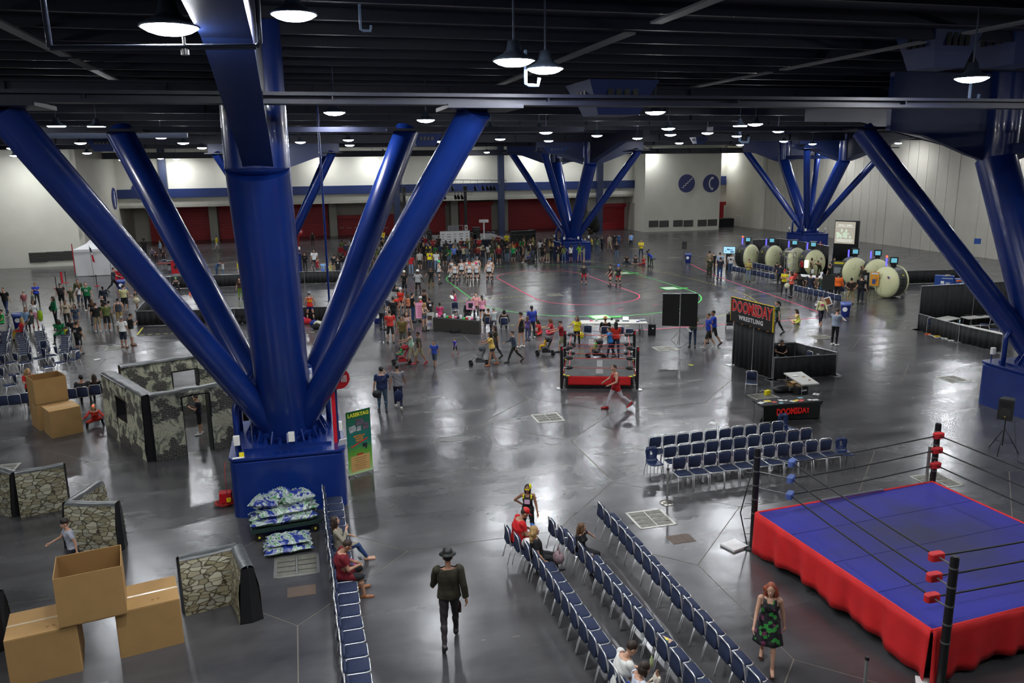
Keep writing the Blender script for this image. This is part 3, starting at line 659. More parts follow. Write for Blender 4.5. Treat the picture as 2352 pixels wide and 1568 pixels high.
def skirt(a, b, z1, z0, m, parent, name='skirt', wave=.05, out=.03, sag=.0, n=70):
 a, b = Vector(a), Vector(b); d = (b-a); L = d.length; d.normalize(); nrm = Vector((d.y,-d.x,0)); vs = []; fs = []
 rows = 6
 for j in range(rows+1):
  f = j/rows
  for i in range(n+1):
   s = i/n; w_ = (math.sin(s*L*7.3)+.6*math.sin(s*L*13.1+1.3)+.4*math.sin(s*L*3.1))*wave*f
   zz = z1+(z0+sag*math.sin(math.pi*s)**2*(.7+.3*math.sin(9*s))-z1)*f
   vs.append(tuple(a+d*(L*s)+nrm*(out+w_)+Vector((0,0,zz))))
 for j in range(rows):
  for i in range(n): q = j*(n+1)+i; fs.append((q, q+1, q+n+2, q+n+1))
 o = obj(name, MB().add(vs, fs, 0, True), parent, mats=m); so = o.modifiers.new('s','SOLIDIFY'); so.thickness = .012; return o
def catenary(a, b, sag, n=10):
 a, b = Vector(a), Vector(b); return [a+(b-a)*(i/n)-Vector((0,0,sag*4*(i/n)*(1-i/n))) for i in range(n+1)]
def big_ring():
 ax = Vector((10.72,-2.5,0)); bx_ = Vector((16.12,-2.12,0)); cx_ = Vector((11.02,-7.78,0)); dx_ = bx_+cx_-ax; zt_ = 1.06
 c = (ax+dx_)/2; ang = math.atan2(bx_.y-ax.y, bx_.x-ax.x)
 t = thing('wrestling_ring', 'large wrestling ring with blue mat and red skirt at lower right', 'ring', (0,0,0))
 W = (bx_-ax).length; H = (cx_-ax).length; cc = (ax+dx_)/2
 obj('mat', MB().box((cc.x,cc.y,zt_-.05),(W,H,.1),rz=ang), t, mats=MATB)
 for f in (.26,.5,.76):
  p0 = cx_+(ax-cx_)*f; p1 = dx_+(bx_-dx_)*f; obj('mat_seam', MB().cyl((p0.x,p0.y,zt_+.001),(p1.x,p1.y,zt_+.001),.006,n=5), t, mats=mat('seam',(.01,.01,.10),.8))
 E_ = .05
 for a_, b_ in ((ax,bx_),(bx_,dx_),(dx_,cx_),(cx_,ax)):
  obj('edge_trim', MB().cyl((a_.x,a_.y,zt_-.01),(b_.x,b_.y,zt_-.01),.035,n=8), t, mats=REDC)
 p0 = ax+(bx_-ax)*.34; p1 = ax+(bx_-ax)*.7; obj('taped_edge', MB().box(((p0.x+p1.x)/2,(p0.y+p1.y)/2,zt_+.03),((p1-p0).length,.07,.03),rz=ang), t, mats=ALU)
 skirt(ax, cx_, zt_, .06, REDC, t, sag=.34); skirt(cx_, dx_, zt_, .02, REDC, t, sag=.3); skirt(dx_, bx_, zt_, .1, REDC, t); skirt(bx_, ax, zt_, .1, REDC, t)
 obj('underframe', MB().box((cc.x,cc.y,.5),(W-.5,H-.5,.85),rz=ang), t, mats=BLACK)
 posts = {'a':Vector((10.86,-2.2,0)),'b':Vector((16.33,-1.9,0)),'c':Vector((11.16,-7.95,0)),'d':Vector((16.75,-7.7,0))}
 ins = {'a':(.58,-.55),'b':(-.2,-.25),'c':(.05,.45),'d':(-.35,.35)}
 zr_ = (2.34,1.94,1.53); PADR = mat('red_pad',(.55,.015,.02),.6,bump=.2,bscale=30); PADB = mat('blue_pad',(.07,.12,.34),.6,bump=.2,bscale=30)
 pads = {}
 for k, p in posts.items():
  po = obj('post', MB().cyl(p, p+Vector((0,0,2.55)), .075, n=16).cyl(p+Vector((0,0,2.55)), p+Vector((0,0,2.57)), .06, n=16), t, mats=BLACK)
  obj('foot_plate', MB().cyl(p, p+Vector((0,0,.03)), .26, n=20), po, mats=BLACK)
  for j in range(5): obj('post_ring', MB().cyl(p+Vector((0,0,.9+j*.36)), p+Vector((0,0,.93+j*.36)), .082, n=14), po, mats=GREY)
  for z_ in zr_:
   q = Vector((p.x+ins[k][0], p.y+ins[k][1], z_)); pads[(k,z_)] = q
   obj('chain', MB().cyl((p.x,p.y,z_+.04), q, .016, n=6), t, mats=GREY)
   rot = Matrix.Rotation({'a':.7,'b':0.0,'c':0.0,'d':.8}[k],3,'Z')
   obj('corner_pad', MB().rbox((0,0,0),(.30,.15,.14),.06,M=Matrix.Translation(q)@rot.to_4x4()), t, mats=PADB if k=='a' else PADR)
 for z_ in zr_:
  for k1, k2 in ('ab','bd','dc','ca'):
   obj('rope', MB().tube(catenary(pads[(k1,z_)], pads[(k2,z_)], .03), .018, 6), t, mats=ROPE)
 # ladder cable on the far left post
 p = posts['a']; lad = [(p.x-.02,p.y+.05,2.3),(p.x-.32,p.y+.1,.9),(p.x-.12,p.y+.05,.05)]
 lo = obj('brace_cable', MB().tube(lad,.015,6), t, mats=BLACK)
 for j in range(5): z_ = .35+j*.4; obj('rung', MB().cyl((p.x-.22,p.y+.08,z_),(p.x,p.y,z_),.008,n=5), lo, mats=GREY)
 return t
big_ring()
tag(obj('floor_pad', MB().box((10.45,-2.05,.03),(.5,.45,.05),rz=.3), mats=PAPER), 'white foam pad under the foot of the left rear ring post', 'pad')
tag(obj('floor_pad', MB().box((10.95,-7.9,.02),(.5,.4,.035),rz=.9), mats=PAPER), 'white pad under the foot of the nearest ring post', 'pad')
tag(obj('clear_post', MB().cyl(G(2127,1110)-Vector((0,0,0)), G(2127,1110)+Vector((0,0,1.15)), .045, n=12), mats=ALU), 'grey upright tube standing behind the far corner of the big ring', 'post')
def stanchion(p, label, h=.98, base=True):
 t = thing('stanchion', label, 'stanchion', p)
 obj('base', MB().lathe([(.20,0),(.20,.015),(.10,.04),(.05,.06),(.03,.08)],28), t, mats=mat('brushed_steel',(.5,.48,.42),.3,1.0))
 obj('pole', MB().cyl((0,0,.05),(0,0,h),.03,n=14), t, mats=mat('satin_pole',(.35,.35,.34),.35,.6)); obj('top_cap', MB().cyl((0,0,h),(0,0,h+.06),.036,n=14), t, mats=BLACK)
stanchion(G(1532,1155), 'steel stanchion with domed foot in front of the chair block')
stanchion(G(1980,1640), 'grey stanchion post rising from the bottom edge before the red skirt', 1.05)
def small_ring():
 F = [Vector((10.89,12.74,0)),Vector((13.85,11.67,0)),Vector((15.02,14.72,0)),Vector((12.05,15.75,0))]
 c = sum(F, Vector())/4; t = thing('small_ring', 'small wrestling ring with black mat and red apron in mid floor', 'ring', (0,0,0)); z_ = .55
 sh = [f+(c-f).normalized()*.12 for f in F]
 obj('mat', MB().prism([tuple(s.xy) for s in sh], z_-.12, z_), t, mats=mat('worn_black_mat',(.055,.055,.055),.8,noise=.4,nscale=2.5))
 obj('under_frame', MB().prism([tuple((s+(c-s)*.06).xy) for s in sh], .03, z_-.12), t, mats=BLACK)
 for i in range(4):
  a, b = sh[i], sh[(i+1)%4]; a2 = a+(b-a)*.06; b2 = b-(b-a)*.06
  skirt(a2, b2, z_, .17, REDC, t, 'apron', wave=.006, out=.03, n=20)
  for q in (a2, b2): obj('corner_patch', MB().box((q.x,q.y,z_+.005),(.14,.14,.012),rz=-.3), t, mats=cmat('d8c52a'))
 HH = 1.85
 for i, f in enumerate(F):
  po = obj('post', MB().cyl(f, f+Vector((0,0,HH)), .065, n=12), t, mats=BLACK); obj('foot', MB().box((f.x,f.y,.012),(.42,.3,.02),rz=-.3), po, mats=ALU)
  obj('cap_sticker', MB().box((f.x,f.y-.07,HH-.1),(.06,.02,.14),rz=-.3), po, mats=RED)
 RR = mat('red_rope',(.60,.06,.06),.6)
 for j, z_r in enumerate((1.72,1.28,.86)):
  pts = [f+(c-f).normalized()*.42+Vector((0,0,z_r)) for f in F]
  for i in range(4):
   obj('rope', MB().tube(catenary(pts[i], pts[(i+1)%4], .02, 6), .014, 6), t, mats=RR if i != 1 or j else RR)
   obj('turnbuckle_pad', MB().ell(pts[i], (.19,.10,.09), 12, 8, rot=Matrix.Rotation(-.35,3,'Z')), t, mats=mat('dark_pad',(.03,.03,.03),.7))
   obj('chain', MB().cyl(pts[i], F[i]+Vector((0,0,z_r+.05)), .012, n=5), t, mats=ALU)
 q = (sh[0]+sh[1])/2
 for off, z_p, s in ((-.05,.62,.26),(-.05,.95,.24),(.3,1.2,.2)):
  pass
 m0 = (F[0]+F[1])/2+(c-(F[0]+F[1])/2).normalized()*.33
 for k, (dx, zp, w_, h_) in enumerate(((0,.72,.30,.22),(0,.86+.18,.24,.28))): obj('taped_paper', MB().box((m0.x+dx,m0.y-.02,zp),(w_,.006,h_),rz=-.3), t, mats=PAPER)
 obj('lettered_card', MB().box((m0.x+.6,m0.y+2.6,1.35),(.22,.01,.3),rz=-.3), t, mats=PAPER)
small_ring()
# ---------------------------------------------------------------- cardboard boxes
CARD = mat('cardboard', (0.40,0.235,0.085), .8, noise=.07, nscale=3); CARD2 = mat('cardboard_inside', (0.27,0.145,0.045), .85)
TAPE = mat('clear_tape', (.62,.50,.34), .15)
def carton(c, size, rz, z, label, open_=False):
 w_, d_b, h_ = size; t = thing('cardboard_box', label, 'box', (c[0],c[1],z), rz, 'large cardboard boxes'); th = .012
 if open_:
  obj('bottom', MB().box((0,0,.01),(w_,d_b,.02)), t, mats=CARD)
  for s in (-1, 1):
   b = MB().box((0,s*(d_b/2-th/2),h_/2),(w_,th,h_)); b.box((0,s*(d_b/2-th*1.2),h_/2),(w_-.03,th*.5,h_-.01),mi=1); obj('side_wall', b, t, mats=[CARD,CARD2])
   b = MB().box((s*(w_/2-th/2),0,h_/2),(th,d_b-.024,h_)); b.box((s*(w_/2-th*1.2),0,h_/2),(th*.5,d_b-.05,h_-.01),mi=1); obj('side_wall', b, t, mats=[CARD,CARD2])
  obj('floor_flap', MB().box((0,0,.025),(w_-.05,d_b-.05,.01)), t, mats=CARD2)
 else:
  obj('carton_body', MB().rbox((0,0,(h_-.02)/2),(w_,d_b,h_-.02),.012,n=1), t, mats=CARD)
  for s in (-1, 1): obj('top_flap', MB().box((0,s*(d_b/4+.001),h_-.012),(w_-.006,d_b/2-.008,.012)), t, mats=CARD)
  obj('tape_strip', MB().box((0,0,h_-.004),(w_-.01,.06,.006)).box((-w_/2-.002,0,h_-.12),(.004,.06,.22)).box((w_/2+.002,0,h_-.12),(.004,.06,.22)), t, mats=TAPE)
  obj('hand_mark', MB().cyl((.1,-d_b*.3,h_-.006),(.1,-d_b*.3,h_-.003),.03,n=10).cyl((.2,-d_b*.3,h_-.006),(.2,-d_b*.3,h_-.003),.03,n=10), t, mats=CARD2)
 return t
carton((-2.87,-2.27),(1.16,1.04,.98),.21,0,'closed cardboard box with shiny tape, right of the three in front')
carton((-4.62,-2.72),(1.18,1.04,.97),.19,0,'closed cardboard box at the lower left corner, under the open one')
carton((-3.74,-2.62),(1.14,.98,1.0),.19,.985,'open topped empty cardboard box perched across two others',True)
carton((-8.10,12.72),(1.02,1.0,.99),.50,0,'closed cardboard box in front of the tall stack beyond the barricades')
carton((-8.78,13.85),(1.08,1.06,.95),.50,0,'lower cardboard box of the tall stack by the audience chairs')
carton((-8.78,13.85),(1.08,1.02,.93),.50,.955,'open cardboard box on top of the tall stack, before the red shirt woman',True)
# ---------------------------------------------------------------- inflatable laser tag walls
def stone_print(name, brick=False):
 m = bpy.data.materials.new(name); m.use_nodes = True; nt = m.node_tree; N = nt.nodes; L = nt.links; b = N['Principled BSDF']
 tc = N.new('ShaderNodeTexCoord'); mp = N.new('ShaderNodeMapping'); L.new(tc.outputs['Object'], mp.inputs['Vector'])
 b.inputs['Roughness'].default_value = .65
 def ramp(fac, els):
  r = N.new('ShaderNodeValToRGB');
  while len(r.color_ramp.elements) < len(els): r.color_ramp.elements.new(.5)
  for e, (p_, c_) in zip(r.color_ramp.elements, els): e.position = p_; e.color = tuple(c_)+(1,)
  L.new(fac, r.inputs['Fac']); return r.outputs['Color']
 if not brick:
  mp.inputs['Scale'].default_value = (5.0,5.0,10.5)
  wn = N.new('ShaderNodeTexNoise'); wn.inputs['Scale'].default_value = .9; L.new(mp.outputs['Vector'], wn.inputs['Vector'])
  ad = N.new('ShaderNodeVectorMath'); ad.operation = 'MULTIPLY_ADD'; ad.inputs[1].default_value = (.5,.5,.5); L.new(wn.outputs['Color'], ad.inputs[0]); L.new(mp.outputs['Vector'], ad.inputs[2])
  v = N.new('ShaderNodeTexVoronoi'); v.inputs['Scale'].default_value = 1; v.feature = 'DISTANCE_TO_EDGE'; L.new(ad.outputs[0], v.inputs['Vector'])
  v2 = N.new('ShaderNodeTexVoronoi'); v2.inputs['Scale'].default_value = 1; L.new(ad.outputs[0], v2.inputs['Vector'])
  sp = N.new('ShaderNodeSeparateColor'); L.new(v2.outputs['Color'], sp.inputs[0])
  stone = ramp(sp.outputs[0], [(0,(.22,.19,.11)),(.4,(.34,.31,.20)),(.7,(.48,.46,.34)),(1,(.28,.27,.21))])
  edge = ramp(v.outputs['Distance'], [(.015,(.12,.10,.07)),(.10,(1,1,1))])
  mx = N.new('ShaderNodeMix'); mx.data_type = 'RGBA'; mx.blend_type = 'MULTIPLY'; mx.inputs[0].default_value = 1; L.new(stone, mx.inputs[6]); L.new(edge, mx.inputs[7])
  L.new(mx.outputs[2], b.inputs['Base Color'])
 else:
  bk = N.new('ShaderNodeTexBrick'); mp.inputs['Scale'].default_value = (1,1,1); mp.inputs['Rotation'].default_value = (R(90),0,0); L.new(mp.outputs['Vector'], bk.inputs['Vector'])
  bk.inputs['Scale'].default_value = 1.0; bk.inputs['Brick Width'].default_value = .19; bk.inputs['Row Height'].default_value = .075; bk.inputs['Mortar Size'].default_value = .008
  bk.inputs['Color1'].default_value = (.05,.05,.048,1); bk.inputs['Color2'].default_value = (.085,.08,.075,1); bk.inputs['Mortar'].default_value = (.22,.21,.17,1)
  n1 = N.new('ShaderNodeTexNoise'); n1.inputs['Scale'].default_value = 1.5; n1.inputs['Detail'].default_value = 5; L.new(tc.outputs['Object'], n1.inputs['Vector'])
  n2 = N.new('ShaderNodeTexNoise'); n2.inputs['Scale'].default_value = 2.0; n2.inputs['Detail'].default_value = 9; n2.inputs['Roughness'].default_value = .72; n2.inputs['Distortion'].default_value = 1; L.new(tc.outputs['Object'], n2.inputs['Vector'])
  plaster = ramp(n2.outputs['Fac'], [(.36,(.03,.034,.03)),(.45,(.22,.24,.18)),(.52,(.60,.58,.42)),(.68,(.34,.37,.27)),(.8,(.10,.16,.10))])
  mask = ramp(n1.outputs['Fac'], [(.52,(0,0,0)),(.545,(1,1,1))])
  mx = N.new('ShaderNodeMix'); mx.data_type = 'RGBA'; L.new(mask, mx.inputs[0]); L.new(plaster, mx.inputs[6]); L.new(bk.outputs['Color'], mx.inputs[7]); L.new(mx.outputs[2], b.inputs['Base Color'])
 return m
STONE = stone_print('stone_print_vinyl'); BRICKP = stone_print('ruined_brick_print_vinyl', True)
VINYL = mat('black_vinyl', (.014,.014,.016), .35, bump=.25, bscale=8); VINYLG = mat('grey_vinyl_top', (.075,.08,.08), .35, noise=.3, nscale=5, bump=.3, bscale=9)
def infl_leg(parent, p0, p1, h, t0, t1, pm, z0=0.0, top=True, caps=(True,True), u0=0, name='wall_panel'):
 """one inflated leg p0-p1: printed faces, dark top cushion and dark end panels"""
 p0, p1 = Vector((p0[0],p0[1],0)), Vector((p1[0],p1[1],0)); d = p1-p0; L_ = d.length; ang = math.atan2(d.y,d.x)
 T = Matrix.Translation(p0) @ Matrix.Rotation(ang,4,'Z'); n = max(2,int(L_/.22)); k = 7; vs = []; fs = []; mi = []
 for s in (-1, 1):
  o = len(vs)
  for j in range(k+1):
   f = j/k; y_ = s*((t0+(t1-t0)*f)/2+.03*math.sin(math.pi*f))
   for i in range(n+1): vs.append((L_*i/n, y_+s*.010*math.sin(i*1.9+j*1.1), z0+(h-z0)*f))
  for j in range(k):
   for i in range(n):
    q = o+j*(n+1)+i; f4 = (q,q+1,q+n+2,q+n+1); fs.append(f4 if s < 0 else f4[::-1])
 me = MB().add(vs, fs, 0, True)
 w_ = obj(name, me, parent, mats=pm); w_.matrix_local = T
 if top:
  b = MB(); L2 = []
  for i in range(n+1):
   for a in range(7): th = math.pi*a/6; L2.append((L_*i/n, (t1/2+.012)*math.cos(th)*-1, h-.02+(.07+.012*math.sin(i*1.7))*math.sin(th)))
  b.add(L2, [(i*7+a,(i+1)*7+a,(i+1)*7+a+1,i*7+a+1) for i in range(n) for a in range(6)], 0, True)
  q = obj('top_cushion', b, parent, mats=VINYLG); q.matrix_local = T
 for e, x_ in enumerate((0, L_)):
  if caps[e]:
   s = -1 if e == 0 else 1
   q = obj('end_panel', MB().add([(x_,-t0/2,z0),(x_+s*.05,0,z0),(x_,t0/2,z0),(x_,-t1/2,h),(x_+s*.05,0,h+.03),(x_,t1/2,h)], [(0,1,4,3),(1,2,5,4)] if s>0 else [(3,4,1,0),(4,5,2,1)], 0, False), parent, mats=VINYL); q.matrix_local = T
for nm, lab, legs in (
 ('left', 'low inflatable stone print barricade cut by the left edge, folded in an L', [((-8.5,6.2),(-7.35,5.15)),((-7.35,5.15),(-6.22,5.46))]),
 ('mid', 'low inflatable stone print barricade in a V behind the running boy', [((-4.95,3.75),(-5.42,2.5)),((-5.42,2.5),(-4.2,2.12))]),
 ('right', 'low inflatable stone print barricade right of the cardboard boxes', [((-2.35,-1.40),(-1.20,-1.12)),((-1.20,-1.12),(-.92,-2.25))]),
 ('edge', 'sliver of an inflatable stone print barricade at the lower left edge', [((-6.35,-1.2),(-5.62,-1.9))])):
 t = thing('inflatable_barricade', lab, 'barricade', (0,0,0), 0, 'low stone print barricades')
 for i, (a, b_) in enumerate(legs): infl_leg(t, a, b_, 1.22, .48, .26, STONE, caps=(True, True))
t = thing('inflatable_house', 'tall inflatable ruined house arena with doorway and window, left of the blue column', 'inflatable', (0,0,0))
Hh = 2.2
# left wall with a window, front wall with a doorway, back wall with a window
la, lb = Vector((-6.35,12.3)), Vector((-4.42,8.62)); dl = (lb-la)
infl_leg(t, la, la+dl*.36, Hh, .5, .42, BRICKP, caps=(True,False), top=False); infl_leg(t, la+dl*.36, la+dl*.62, .95, .5, .46, BRICKP, caps=(False,False), top=False)
infl_leg(t, la+dl*.36, la+dl*.62, Hh, .44, .42, BRICKP, z0=1.7, caps=(False,False), top=False); infl_leg(t, la+dl*.62, lb, Hh, .5, .42, BRICKP, caps=(False,True), top=True)
infl_leg(t, la, la+dl*.63, Hh, .5, .42, VINYL, z0=Hh-.02, caps=(False,False), top=True, name='top_band')
def reveal(a, b, h, z0=0):
 a, b = Vector(a), Vector(b); d = (b-a).normalized(); nr = Vector((-d.y,d.x)); ang = math.atan2(d.y,d.x)
 for q in (a, b): obj('opening_reveal', MB().box((q.x,q.y,(z0+h)/2),(.05,.50,h-z0),rz=ang), t, mats=VINYL)
 m_ = (a+b)/2; obj('opening_reveal', MB().box((m_.x,m_.y,h),((b-a).length,.46,.05),rz=ang), t, mats=VINYL)
 if z0: obj('opening_reveal', MB().box((m_.x,m_.y,z0),((b-a).length,.5,.04),rz=ang), t, mats=VINYL)
reveal(la+dl*.36, la+dl*.62, 1.7, .95)
fa, fb_ = Vector((-4.42,8.62)), Vector((-1.75,9.62)); df = fb_-fa
infl_leg(t, fa, fa+df*.33, Hh, .5, .42, BRICKP, caps=(True,False)); infl_leg(t, fa+df*.33, fa+df*.64, Hh, .44, .42, BRICKP, z0=2.03, caps=(False,False)); infl_leg(t, fa+df*.64, fb_, Hh, .5, .42, BRICKP, caps=(False,True))
reveal(fa+df*.33, fa+df*.64, 2.03)
ba, bb_ = Vector((-6.1,13.1)), Vector((-1.6,14.8)); db = bb_-ba
infl_leg(t, ba, ba+db*.36, Hh, .5, .42, BRICKP, caps=(True,False), top=False); infl_leg(t, ba+db*.36, ba+db*.56, 1.0, .5, .46, BRICKP, caps=(False,False), top=False); infl_leg(t, ba+db*.36, ba+db*.56, Hh, .44, .42, BRICKP, z0=1.75, caps=(False,False), top=False); infl_leg(t, ba+db*.56, bb_, Hh, .5, .42, BRICKP, caps=(False,True), top=False)
infl_leg(t, ba, bb_, Hh, .5, .42, VINYL, z0=Hh-.02, caps=(False,False), name='top_band')
reveal(ba+db*.36, ba+db*.56, 1.75, 1.0)
infl_leg(t, Vector((-1.75,9.62)), Vector((-1.6,14.8)), Hh, .5, .42, BRICKP, caps=(False,False))
# ---------------------------------------------------------------- tarps, cart, red gear by the blue base
def tarp_print():
 m = bpy.data.materials.new('tarp_print'); m.use_nodes = True; nt = m.node_tree; N = nt.nodes; L = nt.links; b = N['Principled BSDF']; b.inputs['Roughness'].default_value = .3
 tc = N.new('ShaderNodeTexCoord'); n = N.new('ShaderNodeTexNoise'); n.inputs['Scale'].default_value = 1.7; n.inputs['Detail'].default_value = 8; n.inputs['Distortion'].default_value = 2; L.new(tc.outputs['Object'], n.inputs['Vector'])
 r = N.new('ShaderNodeValToRGB'); r.color_ramp.interpolation = 'CONSTANT'; L.new(n.outputs['Fac'], r.inputs['Fac'])
 for i, (p_, c_) in enumerate(((0,(.01,.03,.22)),(.43,(.33,.37,.37)),(.50,(.05,.24,.06)),(.535,(.42,.46,.46)),(.59,(.03,.07,.04)),(.63,(.28,.32,.31)))):
  e = r.color_ramp.elements[i] if i < 2 else r.color_ramp.elements.new(p_); e.position = p_; e.color = c_+(1,)
 L.new(r.outputs['Color'], b.inputs['Base Color']); return m
TARP = tarp_print()
def fold(b, c, size, rz, seed, mi=0):
 """one crumpled folded layer of tarpaulin"""
 rnd = random.Random(seed); nx, ny = 26, 18; vs = []; ph = [rnd.uniform(0,6) for _ in range(6)]
 for s in (1, -1):
  for j in range(ny+1):
   for i in range(nx+1):
    u, v = i/nx*2-1, j/ny*2-1; e = (1-abs(u)**6)*(1-abs(v)**6)
    f = .5*abs(math.sin(u*7+v*3+ph[0]))+.35*abs(math.sin(u*13-v*9+ph[1]))+.3*abs(math.sin(v*15+u*2+ph[2]))
    z = s*(size[2]/2*e)*(.25+.95*f) if s > 0 else -size[2]/2*e*.9
    r_ = 1+.05*math.sin(v*9+ph[3])+.05*math.sin(u*8+ph[4])
    vs.append((u*size[0]/2*r_, v*size[1]/2*r_, z+size[2]/2))
 n = nx+1; K = n*(ny+1)
 fs = [(j*n+i,j*n+i+1,(j+1)*n+i+1,(j+1)*n+i) for j in range(ny) for i in range(nx)]+[(K+(j+1)*n+i,K+(j+1)*n+i+1,K+j*n+i+1,K+j*n+i) for j in range(ny) for i in range(nx)]
 b.add(vs, fs, mi, True, Matrix.Translation(c) @ Matrix.Rotation(rz,4,'Z')); return b
ct = G(655,1212,.27); ct.y += .23; t = thing('flat_cart', 'dark green platform cart loaded with tarps in front of the blue base', 'cart', (ct.x,ct.y+.25,0), .12)
obj('deck', MB().box((0,0,.27),(1.75,.95,.06)), t, mats=mat('dark_green_steel',(.015,.035,.030),.45))
obj('rim', MB().box((0,-.48,.30),(1.75,.03,.10)).box((0,.48,.30),(1.75,.03,.10)).box((-.87,0,.30),(.03,.95,.10)), t, mats=mat('dark_green_steel',(.015,.035,.030),.45))
for sx in (-1,1):
 for sy in (-1,1):
  w_ = obj('wheel', MB().cyl((sx*.7,sy*.42-.03,.11),(sx*.7,sy*.42+.03,.11),.11,n=18), t, mats=BLACK); obj('hub', MB().cyl((sx*.7,sy*.42-.036,.11),(sx*.7,sy*.42+.036,.11),.03,n=10), w_, mats=cmat('c9b92a'))
tp = tag(obj('folded_tarp_pile', fold(fold(fold(fold(fold(MB(),(0,0,0),(1.65,.95,.26),0,1),(.05,.0,.2),(1.5,.85,.26),.1,2),(-.42,.06,.42),(.75,.6,.26),-.4,3),(.3,.05,.40),(.85,.62,.28),.3,4),(-.1,.15,.55),(.6,.45,.22),.5,5), loc=(ct.x,ct.y+.25,.305), mats=TARP), 'crumpled heap of white, blue and green printed tarps on the cart', 'tarp'); tp.rotation_euler = (0,0,.12)
c2 = G(660,1262); tag(obj('folded_tarp_pile', fold(fold(MB(),(0,0,0),(1.15,.7,.24),.1,8),(.02,.02,.18),(1.05,.62,.2),.05,9), loc=(c2.x,c2.y,.0), mats=TARP), 'smaller folded tarp bundle lying on the floor before the cart', 'tarp')
c3 = G(518,1160); t = thing('cable_gear', 'red hose and cable gear piled at the left foot of the blue base', 'gear', c3)
rnd = random.Random(3)
for k in range(7):
 r0 = .10+.02*k; obj('cable_loop', MB().tube([(r0*math.cos(a)*1.3+rnd.uniform(-.02,.02), r0*math.sin(a)+rnd.uniform(-.02,.02), .02+.012*k+.02*math.sin(3*a+k)) for a in [i*math.pi/7 for i in range(14)]], .010, 5, closed=True), t, mats=mat('red_cable',(.5,.01,.01),.4))
obj('red_bin', MB().rbox((0,.25,.16),(.34,.28,.30),.04), t, mats=RED); obj('yellow_plug', MB().rbox((.1,.0,.15),(.12,.1,.1),.03), t, mats=cmat('e5d320',.4)); obj('black_lead', MB().tube([(-.3,-.1,.01),(-.1,-.2,.01),(.15,-.15,.01),(.2,0,.02)],.012,6), t, mats=BLACK)
tag(obj('red_lead', MB().tube([(-1.72,3.2,1.62),(-1.75,3.12,1.4),(-1.74,3.1,.8),(c3.x+.1,c3.y+.1,.1)],.008,5), mats=mat('red_cable',(.5,.01,.01),.4)), 'thin red lead hanging down the left corner of the blue base', 'cable')
tag(obj('yellow_plug_box', MB().rbox((-1.3,3.32,1.74),(.13,.1,.13),.02), mats=cmat('e5d320',.4)), 'yellow plug box on the left front corner of the blue base top', 'plug')
tag(obj('paper_sheet', MB().box((-1.38,3.22,1.705),(.3,.12,.004),rz=.1), mats=PAPER), 'white paper scrap on the left front corner of the blue base', 'paper')
# ---------------------------------------------------------------- round red wardrobe sign, lasertag banner
t = thing('hall_sign', 'round red sign with a shirt pictogram on a red post beside the blue column', 'sign', (1.32,3.72,0))
obj('post', MB().box((-.12,0,2.55),(.10,.05,1.85)), t, mats=RED); obj('back_post', MB().box((-.04,.04,2.75),(.06,.05,2.3)), t, mats=DKBLUE)
obj('disc', MB().cyl((.06,.03,3.55),(.06,-.03,3.55),.30,n=36), t, mats=mat('sign_red',(.42,.008,.015),.45))
b = MB(); z_ = 3.55
b.prism([(-.20,z_-.10),(-.10,z_-.10),(-.10,z_+.04),(-.06,z_+.02),(-.035,z_+.06),(-.09,z_+.11),(-.13,z_+.10),(-.17,z_+.11),(-.225,z_+.06),(-.20,z_+.02),(-.20,z_+.04)],0,.012)
for k in range(4): b.add([(.09+k*.04,z_-.10+k*.004,0),(.11+k*.04,z_-.10,0),(.11+k*.04,z_+.09,0),(.09+k*.04,z_+.09,0),(.09+k*.04,z_-.10,.012),(.11+k*.04,z_-.10,.012),(.11+k*.04,z_+.09,.012),(.09+k*.04,z_+.09,.012)],[(3,2,1,0),(4,5,6,7),(0,1,5,4),(1,2,6,5),(2,3,7,6),(3,0,4,7)])
b.add([(0,z_-.13,0),(.015,z_-.13,0),(.015,z_+.13,0),(0,z_+.13,0)],[(0,1,2,3)])
o = obj('pictogram', b, t, (.04,-.045,0), mats=mat('sign_white',(.62,.62,.58),.5)); o.rotation_euler = (R(90),0,0)
tag(obj('paper_notice', MB().box((1.36,3.42,1.78),(.22,.02,.28),rz=.4,rx=.5), mats=PAPER), 'white notice with blue prints at the foot of the red sign', 'paper')
